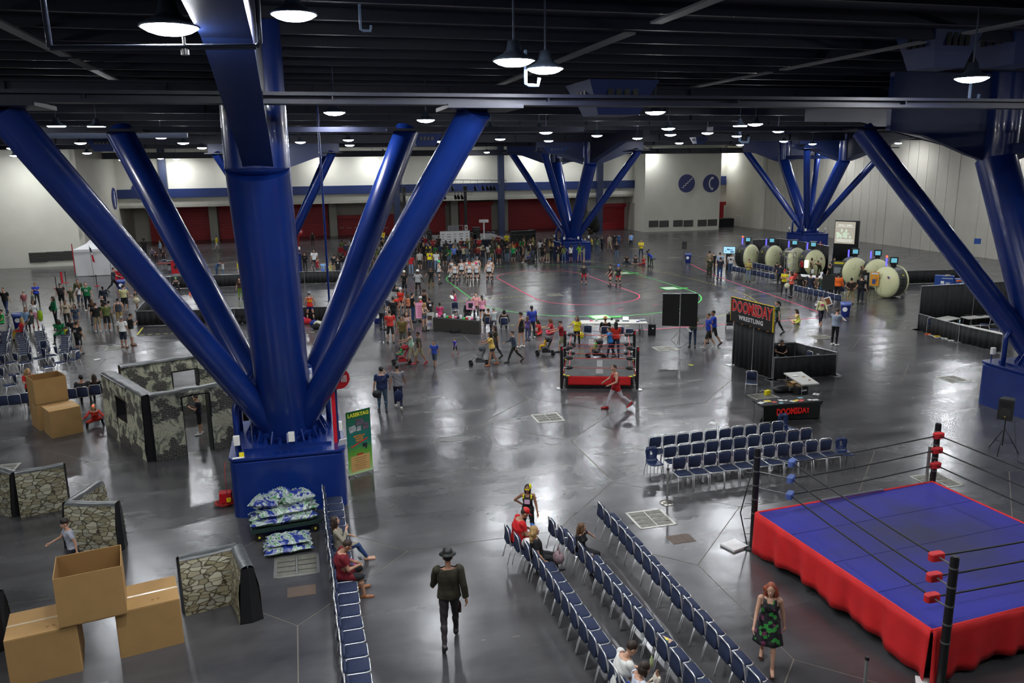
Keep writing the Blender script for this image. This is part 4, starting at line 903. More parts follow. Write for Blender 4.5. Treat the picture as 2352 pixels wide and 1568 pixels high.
def banner():
 a, b_ = Vector((1.68,5.33,0)), Vector((2.23,5.60,0)); d = b_-a; L_ = .84; ang = math.atan2(d.y,d.x); c = (a+b_)/2
 t = thing('roll_up_banner', 'green LASERTAG roll-up banner standing right of the blue base', 'banner', (c.x,c.y,0), ang)
 obj('foot_bar', MB().box((0,0,.03),(L_,.10,.06)), t, mats=ALU)
 for s in (-1,1): obj('foot', MB().box((s*.25,0,.012),(.03,.36,.02)), t, mats=ALU)
 obj('pole', MB().cyl((0,.04,.05),(0,.04,2.07),.012,n=6), t, mats=ALU)
 m = bpy.data.materials.new('green_banner_print'); m.use_nodes = True; nt = m.node_tree; N = nt.nodes; L = nt.links
 tc = N.new('ShaderNodeTexCoord'); sp = N.new('ShaderNodeSeparateXYZ'); L.new(tc.outputs['Generated'], sp.inputs[0]); r = N.new('ShaderNodeValToRGB'); L.new(sp.outputs['Z'], r.inputs['Fac'])
 els = [(0,(.45,.62,.30)),(.12,(.25,.50,.10)),(.35,(.10,.30,.03)),(.5,(.01,.16,.13)),(.72,(.015,.14,.11)),(1,(.01,.12,.03))]
 for i, (p_, c_) in enumerate(els):
  e = r.color_ramp.elements[i] if i < 2 else r.color_ramp.elements.new(p_); e.position = p_; e.color = c_+(1,)
 L.new(r.outputs['Color'], N['Principled BSDF'].inputs['Base Color']); N['Principled BSDF'].inputs['Roughness'].default_value = .45
 obj('sheet', MB().box((0,0,1.06),(L_,.012,2.0)), t, mats=m)
 yl = cmat('e6e23a',.5)
 lettering('title_lettering', 'LASERTAG', .155, yl, t, (0,-.012,1.93), (R(90),0,0), depth=.006, font_off=.006)
 for k, (x_, z_, w_, h_, rr) in enumerate(((.03,1.68,.26,.2,.1),(-.22,1.50,.24,.2,-.2),(.24,1.52,.2,.22,.15),(.0,1.48,.14,.14,0))):
  o = obj('photo_print', MB().box((0,0,0),(w_,.004,h_)), t, (x_,-.009-.002*k,z_), mats=mat('photo_print_%d'%(k%2),((.12,.09,.12),(.35,.36,.36))[k%2],.5,noise=.8,nscale=12)); o.rotation_euler=(0,rr,0)
 og = cmat('e08a2a',.5)
 for k, s_ in enumerate(('BIRTHDAYS','PARTIES','EVENTS')): lettering('small_lettering', s_, .075, og, t, (0,-.012,1.25-k*.075), (R(90),0,0), depth=.005, font_off=.002)
 o = obj('red_stripe', MB().box((0,0,0),(.62,.004,.035)), t, (0,-.009,1.03), mats=cmat('d8281e',.5)); o.rotation_euler = (0,R(-18),0)
 o = obj('gun_print', MB().box((.18,-.009,.92),(.16,.004,.12)).box((.22,-.009,.84),(.05,.004,.1)), t, mats=cmat('2a3038',.5))
 obj('red_label', MB().box((.0,-.009,.66),(.22,.004,.05)), t, mats=cmat('b02c24',.5))
 obj('text_panel', MB().box((0,-.009,.38),(.66,.004,.5)), t, mats=cmat('caa063',.6))
 for k in range(6): obj('text_line', MB().box((0,-.013,.56-k*.07),(.44-(k%3)*.06,.003,.018)), t, mats=cmat('8a6a3c',.6))
banner()
tag(obj('room_divider', MB().box((1.15,7.9,1.0),(.5,.06,2.0),rz=.2).box((1.15,7.86,1.0),(.02,.07,2.0),rz=.2), mats=WHITE), 'tall white panel standing behind the red sign post', 'panel')
# ================================================================ TRACK TAPE
def tape(name, pts, w_, m, label, z=.004, dash=None, closed=False):
 pts = [Vector((p[0],p[1],0)) for p in pts]; b = MB()
 if closed: pts = pts+[pts[0]]
 segs = []
 for a, c in zip(pts, pts[1:]):
  L_ = (c-a).length
  if dash:
   n = max(1, int(L_/dash)); segs += [(a+(c-a)*((i+.2)/n), a+(c-a)*((i+.75)/n)) for i in range(n)]
  else: segs.append((a, c))
 if dash:
  for a, c in segs:
   n_ = (c-a).normalized(); n_ = Vector((-n_.y,n_.x,0))*w_/2; b.quad(a-n_+Vector((0,0,z)), c-n_+Vector((0,0,z)), c+n_+Vector((0,0,z)), a+n_+Vector((0,0,z)))
  o = obj(name, b, mats=m); return tag(o, label, 'floor tape')
 vs = []
 for i, p in enumerate(pts):
  if closed: t_ = pts[(i+1) % (len(pts)-1)]-pts[i-1 if i else len(pts)-2]
  else: t_ = pts[min(i+1,len(pts)-1)]-pts[max(i-1,0)]
  t_.normalize(); n_ = Vector((-t_.y,t_.x,0))*w_/2; vs += [p-n_+Vector((0,0,z)), p+n_+Vector((0,0,z))]
 b.add(vs, [(2*i,2*i+2,2*i+3,2*i+1) for i in range(len(pts)-1)]); return tag(obj(name, b, mats=m), label, 'floor tape')
PINK = mat('pink_tape', (.75,.06,.16), .5, emit=0); GRN = mat('green_tape', (.08,.62,.10), .5); YEL = mat('yellow_tape', (.55,.48,.05), .6)
CX, CY = 20.3, 40.8
def oval(r, h, n=22): return [(CX+r*math.cos(math.pi*i/n), CY+h+r*math.sin(math.pi*i/n)) for i in range(n+1)]+[(CX-r*math.cos(math.pi*i/n), CY-h-r*math.sin(math.pi*i/n)) for i in range(n+1)]
tape('track_tape', oval(3.81,5.33), .10, PINK, 'pink tape oval, inner line of the skating track', closed=True)
tape('track_tape', oval(8.08,5.33), .09, GRN, 'green tape oval, outer line of the skating track', closed=True)
tape('barrier_tape', [(35.7,49.3),(34.6,44.5),(33.7,39.9),(33.1,35),(32.7,30.9),(32.2,27.5),(31.8,24.8),(31.3,23.5),(30.6,23),(27.7,22.9),(23.7,23),(17.5,23.0)], .10, PINK, 'pink tape line running outside the track towards the recycling bin')
tape('barrier_tape', [(28,54.8),(29.8,50.5),(30.8,46),(31.4,40),(31.5,34.7),(31,31.5),(30.3,29.3),(28.3,26.8),(24,24.8)], .07, YEL, 'dashed yellow tape curving right of the track', dash=.45)
tape('barrier_tape', [(19,24.3),(13.9,25.8),(10.6,27.8),(8.5,29)], .07, YEL, 'dashed yellow tape below the track behind the tables', dash=.45)
tape('pivot_tape', [(11.2,36.2),(16.0,36.8)], .10, YEL, 'yellow dashed tape across the left straight of the track', dash=.35)
tape('lane_tape', [(9.6,35.6),(13.2,36)], .04, mat('pale_green_tape',(.25,.38,.22),.6), 'thin pale green tape left of the track by the pink top woman'); tape('lane_tape', [(13.2,34.2),(16.2,34.7)], .04, mat('pale_green_tape',(.25,.38,.22),.6), 'thin pale green tape between both ovals')
for k, (i, j) in enumerate(((3,4),(3,5),(2,3))):
 x, y = i*S, j*S; t = thing('taped_plate', ['white plate edged in green tape at the right of the track','white plate edged in green tape behind the skaters','white plate edged in green tape by the scoring table'][k], 'floor box', (x,y,.016))
 obj('plate', MB().box((0,0,0),(1.0,1.0,.006)), t, mats=cmat('c9d6c0',.5)); obj('green_edge', MB().box((0,.58,0),(1.2,.10,.007)).box((0,-.58,0),(1.2,.10,.007)).box((-.58,0,0),(.10,1.1,.007)).box((.58,0,0),(.10,1.1,.007)), t, mats=GRN)
 obj('green_tab', MB().box((.95,-.3,0),(.7,.3,.007)), t, mats=GRN)
for px, py, a in ((1201,620,.3),(1291,618,0),(1125,661,0),(1146,675,0),(1428,710,-.6),(1312,714,.4),(1505,699,0),(1441,643,0),(1516,668,0),(1420,713,-.5)):
 p = G(px,py); tag(obj('tape_mark', MB().box((0,0,.004),(.45,.10,.004),rz=a), loc=(p.x,p.y,0), mats=mat('faded_pink',(.45,.08,.14),.6)), 'short pink tape dash on the track floor, %s in a scan from the left' % ORD[sorted((1201,1291,1125,1146,1428,1312,1505,1441,1516,1420)).index(px)], 'floor tape', 'pink dashes on the track')
a, b_ = G(328,752), G(315,769); tape('edge_tape', [a.xy,b_.xy], .10, YEL, 'solid yellow tape at the left corner of the black fence'); tape('edge_tape', [G(318,769).xy,G(425,764).xy], .08, YEL, 'dashed yellow tape along the foot of the black fence, left part', dash=.4)
tape('edge_tape', [G(690,764).xy,G(745,762).xy], .08, YEL, 'dashed yellow tape along the black fence, right of the trunk', dash=.4)
# ---------------------------------------------------------------- pipe and drape
def drape(pts, h, label, name='pipe_and_drape', m=DRAPE, posts=True, base=True, cat='drape', fold_=.035):
 pts = [Vector((p[0],p[1],0)) for p in pts]; t = thing(name, label, cat, (0,0,0))
 for a, b_ in zip(pts, pts[1:]):
  d = b_-a; L_ = d.length; d.normalize(); nr = Vector((-d.y,d.x,0)); n = max(8,int(L_/.07)); vs = []
  for j in range(2):
   for i in range(n+1): s_ = i/n*L_; vs.append(a+d*s_+nr*(fold_*math.sin(s_*19)+fold_*.6*math.sin(s_*7.3+1))*(.35+.65*(1-j))+Vector((0,0,.03 if j==0 else h-.03)))
  o = obj('curtain', MB().add(vs, [(i,i+1,n+2+i,n+1+i) for i in range(n)], 0, True), t, mats=m); so = o.modifiers.new('s','SOLIDIFY'); so.thickness = .01
  obj('rail', MB().cyl(a+Vector((0,0,h)), b_+Vector((0,0,h)), .018, n=8), t, mats=ALU)
 for p in pts:
  if posts: obj('post', MB().cyl(p, p+Vector((0,0,h+.04)), .026, n=8), t, mats=ALU)
  if base: obj('base_plate', MB().box((p.x,p.y,.008),(.4,.4,.014)), t, mats=ALU)
 return t
def Gt(px, py, h): p = G(px,py,h); return (p.x,p.y)
drape([G(316,749).xy, G(540,742).xy, G(762,737).xy], .92, 'long low black drape fence, front side of the arena left of the trunk', base=False)
drape([G(316,749).xy, G(352,704).xy], .92, 'left side of the low black arena fence, slanting away', base=False)
drape([G(345,668).xy, G(393,663).xy, G(560,657).xy, G(700,651).xy, G(835,648).xy], .98, 'long low black drape fence, rear side behind the arena', base=False)
# doomsday booth
drape([(19.77,14.25),(19.92,12.8),(20.06,11.42)], 2.55, 'tall black drape wall under the DOOMSDAY WRESTLING sign')
cq = Gt(1827,786,1.03)
drape([(20.05,11.30),(22.98,11.06)], 1.0, 'low black drape, front side of the booth with two chairs')
drape([(19.85,14.1),cq,(23.15,11.25)], 1.03, 'low black drape, rear and right side of the booth with two chairs')
t = thing('event_sign', 'large black DOOMSDAY WRESTLING sign with yellow edge above the drape', 'sign', (19.80,12.86,2.66), math.atan2(-2.83,.29));
obj('board', MB().box((0,0,0),(2.95,.05,1.10)), t, mats=mat('sign_black',(.012,.012,.013),.45))
obj('yellow_edge', MB().box((1.49,0,0),(.03,.07,1.12)).box((-1.49,0,0),(.02,.06,1.12)).box((.0,0,.56),(2.98,.06,.02)), t, mats=cmat('d9b81e'))
o = lettering('word_outline','DOOMSDAY',.72,cmat('d8d2c8',.5),t,(0,-.030,.17),(R(90),0,0),depth=.006,font_off=.030,sx=.69)
o = lettering('word_red','DOOMSDAY',.72,cmat('d01818',.5),t,(0,-.038,.17),(R(90),0,0),depth=.008,font_off=.012,sx=.69)
o = lettering('word_white','WRESTLING',.27,cmat('dcdcd8',.5),t,(.0,-.030,-.30),(R(90),0,0),depth=.008,font_off=.008,sx=1.05,smear=.15)
for k in range(5): obj('clip', MB().box((-1.2+k*.6,-.02,-.56),(.07,.06,.03)), t, mats=cmat('c98a3a'))
# folding table, merch table
def ftable(corners, z, label, cat='table', m=None, legs=True, name='folding_table'):
 P_ = [Vector((q[0],q[1],0)) for q in corners]; c = sum(P_, Vector())/4; t = thing(name, label, cat, (c.x,c.y,0))
 Q = [(p-c) for p in P_]
 if sum(Q[i].x*Q[(i+1)%4].y-Q[(i+1)%4].x*Q[i].y for i in range(4)) < 0: Q = Q[::-1]
 obj('tabletop', MB().prism([tuple(q.xy) for q in Q], z-.045, z), t, mats=m or mat('grey_white_laminate',(.48,.47,.43),.45))
 if legs:
  for i, q in enumerate(Q):
   e = q*.86; obj('leg', MB().tube([(e.x*.95,e.y*.95,z-.05),(e.x,e.y,.3),(e.x,e.y,0)],.013,6), t, mats=GREY)
 return t, Q, c
ftable([Gt(1800,856,.74),Gt(1841,853,.74),Gt(1882,880,.74),Gt(1843,883,.74)], .74, 'bare white folding table standing askew behind the DOOMSDAY table')
for px, py, w_, d_b, m, lab in ((1826,863,.22,.16,PAPER,'paper sheet at the back of the bare folding table'),(1846,865,.14,.05,cmat('c8a870'),'small tan object on the bare folding table'),(1859,873,.1,.05,cmat('8a4a20'),'brown snack on the right end of the bare folding table')):
 p = G(px,py,.745); tag(obj('tabletop_item', MB().rbox((0,0,.012),(w_,d_b,.02),.02), loc=p, mats=m), lab, 'item')
M4 = [Gt(1728,919,.76),Gt(1858,906,.76),Gt(1891,920,.76),Gt(1750,932,.76)]
t, Q, c = ftable(M4, .76, 'merchandise table under a black stretch cloth lettered DOOMSDAY', m=DRAPE, legs=False, name='covered_table')
f0 = [Vector(G(1750,932,.76))-c, Vector(G(1891,920,.76))-c]; f1 = [Vector(G(1745,968))-c, Vector(G(1885,963))-c]
n = 24; vs = []
for j in range(9):
 f = j/8
 for i in range(n+1):
  s_ = i/n; top_ = f0[0]+(f0[1]-f0[0])*s_; bot = f1[0]+(f1[1]-f1[0])*s_; pinch = .06*math.sin(math.pi*f)*(2*s_-1)
  q = top_+(bot-top_)*f; q.z = .76*(1-f)+.01; d_f = (f0[1]-f0[0]).normalized(); vs.append(q-d_f*pinch*1.5)
o = obj('cloth_front', MB().add(vs,[(j*(n+1)+i,j*(n+1)+i+1,(j+1)*(n+1)+i+1,(j+1)*(n+1)+i) for j in range(8) for i in range(n)],0,True), t, mats=mat('stretch_cloth',(.008,.012,.010),.7)); so = o.modifiers.new('s','SOLIDIFY'); so.thickness=.01
for A_, B_ in ((0,1),(3,2)): pass
bk = [Vector((Q[i].x,Q[i].y,0)) for i in range(4)]
for i in range(4):
 q = bk[i]*.93; obj('leg', MB().cyl((q.x,q.y,0),(q.x,q.y,.7),.015,n=6), t, mats=GREY)
ang = math.atan2(f0[1].y-f0[0].y, f0[1].x-f0[0].x); mid = (f0[0]+f0[1]+f1[0]+f1[1])/4
tilt = math.atan2(.75, ((f0[0]+f0[1])/2-(f1[0]+f1[1])/2).xy.length)
nrm = Vector((math.sin(ang),-math.cos(ang),0))
lettering('red_lettering','DOOMSDAY',.32,cmat('d61a14',.5),t,mid+nrm*.10+Vector((0,0,.06)),(R(84),0,ang),depth=.008,font_off=.012,sx=.74)
rnd = random.Random(5)
for k in range(13):
 u_, v_ = .06+.07*k, rnd.uniform(.2,.85); a = Vector(M4[3]).lerp(Vector(M4[2]),u_); b_ = Vector(M4[0]).lerp(Vector(M4[1]),u_); p = a.lerp(b_, v_*.8)
 col = ['d8d8d2','c9ccc8','d8c02e','b8322a','7ab0b8','e0e0dc'][k%6]
 tag(obj('flyer', MB().box((0,0,.003+.001*k),(rnd.uniform(.14,.3),rnd.uniform(.10,.2),.004),rz=rnd.uniform(-.3,.6)), loc=(p.x,p.y,.76), mats=cmat(col,.6)), {'d8c02e':'yellow','b8322a':'red','7ab0b8':'pale blue'}.get(col,'white')+' flyer on the DOOMSDAY table, '+ORD[k]+' from the left', 'flyer', 'flyers on the DOOMSDAY table')
p = G(1762,906); tag(obj('power_box', MB().rbox((0,0,.09),(.28,.14,.18),.03,rz=.4), loc=p, mats=cmat('e0cf1e',.4)), 'yellow power box on the floor behind the DOOMSDAY table', 'power box')
tag(obj('white_cable', MB().tube([Vector(G(1745,899))+Vector((0,0,.01)),Vector(G(1752,896))+Vector((0,0,.01)),Vector(G(1765,899))+Vector((0,0,.01)),Vector(G(1785,896))+Vector((0,0,.01)),Vector(G(1800,897))+Vector((0,0,.01))],.012,5), mats=WHITE), 'white cable running from the yellow power box to the bags', 'cable')
p = G(1795,900); tag(obj('black_bag', MB().ell((0,0,.13),(.42,.25,.16)).ell((.35,-.1,.1),(.25,.2,.12)), loc=p, mats=BLACK), 'heap of black bags under the bare folding table', 'bag')
p = G(1838,905); t = thing('black_case', 'black case with a white label, box and book on top, behind the DOOMSDAY table', 'case', p, .2); obj('body', MB().rbox((0,0,.17),(.52,.36,.34),.03), t, mats=BLACK); obj('label_strip', MB().box((0,-.182,.2),(.3,.006,.05)), t, mats=PAPER); obj('book', MB().box((.02,0,.39),(.36,.22,.07),rz=.1), t, mats=cmat('b8a088'))
p = G(1820,893); tag(obj('open_carton', MB().box((0,0,.15),(.36,.3,.3),rz=.3).box((-.25,-.05,.33),(.2,.3,.01),rz=.3,ry=.6), loc=p, mats=CARD), 'small brown carton with a raised flap under the folding table', 'box')
p = G(1683,838); tag(obj('drape_foot', MB().box((0,0,.01),(.55,.4,.02)), loc=p, mats=ALU), 'steel base plate sticking out at the left foot of the sign drape', 'base plate')
for px, py, lab in ((1637,971,'white paper sheet lying on the floor left of the DOOMSDAY table'),(223,825,'white paper sheet on the floor by the man in black at left'),(1862,770,'left white slip on the floor before the suspenders man'),(1892,770,'right white slip on the floor before the suspenders man'),(1587,838,'yellow slip on the floor under the black screen'),(1874,905,'white slip right of the black case')):
 p = G(px,py); tag(obj('paper_sheet', MB().box((0,0,.004),(.3 if px!=1587 else .12,.22,.004),rz=.7), loc=p, mats=PAPER if px!=1587 else cmat('d8cf3a')), lab, 'paper')
# black screen on a tripod
t = thing('tripod_screen', 'black fabric screen on a tall tripod stand behind the small ring', 'screen', G(1560,803), face(G(1560,803),270)+math.pi)
PT = MB().cyl((0,0,.25),(0,0,2.95),.018,n=8)
obj('pole', PT, t, mats=ALU)
for k in range(3):
 a = R(20+120*k); obj('leg', MB().tube([(0,0,1.0),(.55*math.cos(a),.55*math.sin(a),.42),(0.02,0,.05)],.012,6), t, mats=GREY)
obj('screen_panel', MB().box((-.47,.03,2.02),(.84,.02,1.62)), t, mats=mat('screen_black',(.010,.010,.010),.8)); obj('screen_panel', MB().box((.41,.03,2.05),(.86,.02,1.66)), t, mats=mat('screen_black',(.010,.010,.010),.8)); obj('top_bar', MB().cyl((-.9,.03,2.86),(.85,.03,2.9),.015,n=6), t, mats=ALU)
# speakers on stands
def pa_speaker(p, deg, label, zb=1.25, s=1.0):
 st = thing('speaker_stand', 'black tripod stand under the '+label, 'speaker stand', p)
 obj('pole', MB().cyl((0,0,.25),(0,0,zb),.018,n=8), st, mats=BLACK)
 for k in range(3): a = R(90+120*k); obj('leg', MB().tube([(0,0,.85),(.5*math.cos(a),.5*math.sin(a),.01)],.014,6), st, mats=BLACK); obj('brace', MB().cyl((0,0,.35),(.3*math.cos(a),.3*math.sin(a),.35),.008,n=5), st, mats=BLACK)
 t = thing('loudspeaker', label, 'loudspeaker', (p[0],p[1],zb), face(p,deg))
 h = .68*s; w_ = .44*s; b = MB(); b.add([(-w_/2,.19,0),(w_/2,.19,0),(w_*.36,-.19,0),(-w_*.36,-.19,0),(-w_/2,.19,h),(w_/2,.19,h),(w_*.36,-.19,h),(-w_*.36,-.19,h)],[(0,1,2,3),(7,6,5,4),(0,4,5,1),(1,5,6,2),(2,6,7,3),(3,7,4,0)])
 obj('cabinet', b, t, mats=mat('speaker_black',(.012,.012,.012),.6)); obj('woofer', MB().cyl((0,.19,h*.36),(0,.205,h*.36),.16*s,n=24), t, mats=mat('cone',(.022,.022,.022),.5)); obj('horn', MB().box((0,.197,h*.78),(.3*s,.02,.16*s)), t, mats=BLACK); obj('badge', MB().box((0,.206,h*.18),(.03,.01,.03)), t, mats=cmat('c9a52a'))
pa_speaker(G(2300,1040), 262, 'black loudspeaker in front of the right blue base', 1.15)
pa_speaker(G(1571,603), 265, 'small far black loudspeaker by the recycling bin', 1.3)
tag(obj('speaker_cable', MB().tube([Vector(G(2330,965,1.1)),Vector(G(2332,1010,.4)),Vector(G(2338,1060,.01)),Vector(G(2375,1075,.01))],.01,5), mats=BLACK), 'black cable drooping from the right loudspeaker', 'cable')
# recycling bins
def bin_(px, py, label, deg=262, h=.88):
 p = G(px,py); t = thing('recycling_bin', label, 'bin', p, face(p,deg)); obj('bin_body', MB().lathe([(.22,0),(.24,.02),(.29,h-.08),(.31,h-.05),(.31,h),(.28,h),(.27,h-.06)],24), t, mats=mat('bin_blue',(.012,.03,.24),.4)); obj('liner', MB().lathe([(.285,h-.02),(.325,h-.01),(.33,h-.16),(.315,h-.17)],24), t, mats=mat('liner_blue',(.10,.15,.40),.3)); obj('round_label', MB().cyl((0,.255,h*.55),(0,.29,h*.55),.14,n=20), t, mats=PAPER)
bin_(1580,603,'blue recycling bin with round white label beside the far loudspeaker'); bin_(1941,727,'blue recycling bin with clear liner right of the woman with the camera'); bin_(44,752,'blue bin at the far left behind the seated blonde'); bin_(869,742,'blue bin with round white label right of the blue struts'); bin_(280,668,'blue bin standing below the red banner at left')
# ---------------------------------------------------------------- tent, flag, rope posts, red banners
a = AY(175,634,60.4); b_ = AY(256,633,60.4); W = b_.x-a.x
t = thing('canopy_tent', 'white walled canopy tent with peaked roof by the left wall', 'tent', ((a.x+b_.x)/2,60.4+W/2,0)); he, hp_ = 2.35, 3.35; w2 = W/2
TENTM = mat('white_tent_cloth',(.72,.72,.72),.7,bump=.4,bscale=3)
for k, (dx, dy) in enumerate(((0,-1),(1,0),(0,1),(-1,0))):
 n = 8; vs = []
 for j in range(5):
  for i in range(n+1): u_ = (i/n*2-1)*w2; wv = .03*math.sin(i*1.7+j); vs.append((u_*abs(dy)+dx*(w2+wv), u_*abs(dx)+dy*(w2+wv), .03+(he-.03)*j/4))
 o = obj('side_wall', MB().add(vs,[(j*(n+1)+i,j*(n+1)+i+1,(j+1)*(n+1)+i+1,(j+1)*(n+1)+i) for j in range(4) for i in range(n)],0,True), t, mats=TENTM)
e = w2+.06; m_ = w2*.4; zm = he+(hp_-he)*.42
obj('roof', MB().add([(-e,-e,he),(e,-e,he),(e,e,he),(-e,e,he),(-m_,-m_,zm),(m_,-m_,zm),(m_,m_,zm),(-m_,m_,zm),(0,0,hp_)],[(0,1,5,4),(1,2,6,5),(2,3,7,6),(3,0,4,7),(4,5,8),(5,6,8),(6,7,8),(7,4,8)]), t, mats=TENTM)
obj('valance', MB().box((0,-e,he-.1),(2*e,.015,.24)).box((e,0,he-.1),(.015,2*e,.24)).box((-e,0,he-.1),(.015,2*e,.24)), t, mats=TENTM)
p = G(216,635); t = thing('flag_on_pole', 'dark blue, white and red flag hanging on a pole before the tent', 'flag', p); obj('pole', MB().cyl((0,0,0),(-.1,0,2.75),.02,n=6), t, mats=GREY); obj('foot', MB().box((0,0,.01),(.5,.1,.02)), t, mats=BLACK)
b = MB(); vs = []
for j in range(7): vs += [(-.08+.02*j,0,2.6-.21*j),(.02+.035*j,.03*math.sin(j*2),2.55-.22*j)]
for j in range(6): b.add([vs[2*j],vs[2*j+1],vs[2*j+3],vs[2*j+2]],[(0,1,2,3)], 0 if j < 2 else (1 if j < 4 and j%2==0 else 2))
o = obj('cloth', b, t, mats=[cmat('141a38'),PAPER,cmat('b01830')]); o.modifiers.new('s','SOLIDIFY').thickness = .01
for k, (px, py) in enumerate(((130,662),(152,649),(223,657),(312,652),(436,637))):
 p = G(px,py); t = thing('rope_post', 'black rope post with a red foot, %s from the left near the tent' % ORD[k], 'post', p, 0, 'rope posts by the tent'); obj('post', MB().cyl((0,0,0),(0,0,.95),.03,n=8), t, mats=BLACK); obj('foot', MB().lathe([(.2,0),(.2,.03),(.06,.05)],14), t, mats=RED)
def rednr(px, py, h, w_, z0, label, deg=265, emblem=True):
 p = G(px,py); t = thing('red_banner', label, 'banner', p, face(p,deg)+math.pi); obj('cloth', MB().box((0,0,z0+h/2),(w_,.02,h)), t, mats=RED)
 obj('pole', MB().cyl((-w_/2,.02,0),(-w_/2,.02,z0+h+.05),.012,n=6).cyl((w_/2,.02,0),(w_/2,.02,z0+h+.05),.012,n=6), t, mats=BLACK)
 if emblem:
  b = MB(); pts = []
  for i in range(16): r_ = (.34,.15,.24,.13)[i%4]*w_; pts.append((r_*math.sin(i*math.pi/8), r_*1.3*math.cos(i*math.pi/8)))
  b.prism(pts, 0, .01); o = obj('emblem', b, t, (0,-.02,z0+h*.5), mats=BLACK); o.rotation_euler = (R(90),0,0); obj('heading_bar', MB().box((0,-.014,z0+h*.88),(w_*.6,.006,h*.06)), t, mats=BLACK)
rednr(405,632,1.15,.72,.15,'red banner with a black crest standing by the blue strut',262); rednr(277,657,.95,.62,.3,'red cloth with a black crest hanging right of the tent',265); rednr(144,655,.95,.16,.15,'narrow red banner edge between the rope posts',300,False); rednr(174,636,2.6,.06,.3,'thin tall red flag pole left of the tent',265,False); rednr(293,634,.4,.7,1.0,'small red cloth right of the red crest banner',265,False)
t, Q, c = ftable([Gt(362,602,.75),Gt(410,600,.75),Gt(412,604,.75),Gt(362,607,.75)], .75, 'dark table with red runner behind the red crest banner', m=cmat('5a1a12'))
# cone
p = G(437,676); tag(obj('traffic_cone', MB().lathe([(.12,0),(.12,.02),(.08,.03),(.015,.42),(.0,.42)],12), loc=p, mats=cmat('e8542a',.5)), 'small orange cone inside the black fenced arena', 'cone')
# hall sign far
p = G(690,612); t = thing('hall_sign', 'small far round red sign on a red post by the hidden far column', 'sign', p); obj('post', MB().box((0,0,1.6),(.1,.05,3.2)), t, mats=RED); obj('disc', MB().cyl((.15,.03,3.3),(.15,-.03,3.3),.32,n=24), t, mats=RED); obj('pictogram', MB().box((.1,-.04,3.3),(.12,.01,.18)).box((.28,-.04,3.3),(.14,.01,.16)), t, mats=PAPER)
# ---------------------------------------------------------------- far stage
a = G(935,562); b_ = G(1150,556); y0 = min(a.y,b_.y); YS = 72.0
xl, xr = AY(925,545,YS).x, AY(1165,545,YS).x; zs = .9
t = thing('stage', 'low grey far stage with a dark skirt behind the crowd', 'stage', ((xl+xr)/2,YS+4,0)); obj('deck', MB().box((0,0,zs-.05),(xr-xl,8,.1)), t, mats=mat('stage_deck',(.10,.10,.105),.7)); obj('skirt', MB().box((0,-3.96,zs/2-.05),(xr-xl,.05,zs-.1)).box((-(xr-xl)/2+.03,0,zs/2-.05),(.05,7.9,zs-.1)), t, mats=cmat('141a2e'))
def truss(p0, p1, h, label, supports=()):
 p0, p1 = Vector(p0), Vector(p1); t = thing('lighting_truss', label, 'truss', p0); d = p1-p0; L_ = d.length; TM = mat('truss_steel',(.28,.28,.27),.4,.7)
 for dz in (0,-h):
  for dy in (0,.3): obj('chord', MB().cyl((0,dy,dz),Vector(d)+Vector((0,dy,dz)),.035,n=6), t, mats=TM)
 n = max(2,int(L_/.75))
 for i in range(n+1): q = d*(i/n); obj('batten', MB().cyl(q, q+Vector((0,0,-h)),.025,n=5), t, mats=TM)
 for s_ in supports: q = d*s_; obj('tower', MB().box((q.x,.15,-p0.z/2),(.3,.3,p0.z)), t, mats=BLACK); obj('tower_head', MB().box((q.x,.15,.25),(.4,.4,.5)), t, mats=BLACK)
 return t
YT = 74
truss(AY(912,440,YT),AY(1084,438,YT),.45,'silver lighting truss over the far stage, lower one',(.09,.91))
truss(AY(1030,413,70),AY(1163,414,70),.42,'silver ladder truss hanging above the far stage, upper one')
for k, (px, py, y_) in enumerate(((1038,430,70),(1090,430,70),(1108,429,70),(1118,429,70),(1126,429,70),(1134,429,70),(1020,450,74),(1045,450,74),(1052,450,74),(1060,450,74))):
 p = AY(px,py,y_); t = thing('stage_light', 'small dark stage light, %s from the left of those under the trusses' % ORD[k], 'stage light', p, 0, 'stage lights under the trusses'); obj('can', MB().cyl((0,0,0),(.05,-.25,-.3),.14,.17,n=10), t, mats=BLACK); obj('yoke', MB().cyl((0,0,0),(0,0,.45),.03,n=5), t, mats=BLACK)
# media wall
p0, p1 = G(1010,592), G(1079,590);
a = AY(1010,531,64); b_ = AY(1079,531,64); wd = b_.x-a.x; c = ((a.x+b_.x)/2, 64)
t = thing('media_backdrop', 'white backdrop printed with rows of small logos behind the crowd', 'backdrop', (c[0],c[1],0)); obj('cloth', MB().box((0,0,a.z/2+.1),(wd,.03,a.z-.2)), t, mats=PAPER); obj('frame', MB().cyl((-wd/2,0,0),(-wd/2,0,a.z),.03,n=6).cyl((wd/2,0,0),(wd/2,0,a.z),.03,n=6).cyl((-wd/2,0,a.z),(wd/2,0,a.z),.03,n=6), t, mats=GREY)
for i in range(5):
 for j in range(7): obj('logo_print', MB().box((-wd*.4+i*wd*.2, -.02, a.z*.30+j*a.z*.095),((.42 if i%2 else .26),.006,.06)), t, mats=cmat('8a8c90' if (i+j)%3 else '4a4c50'))
def simple(name, label, cat, p, parts, rz=0):
 t = thing(name, label, cat, p, rz)
 for nm, b, m in parts: obj(nm, b, t, mats=m)
 return t
p = AY(1047,545,73); b = MB()
for z_ in (0,1.6): b.cyl((-.85,0,z_),(.85,0,z_),.03,n=5);
for x_ in (-.85,-.3,.85): b.cyl((x_,0,0),(x_,0,1.6),.03,n=5)
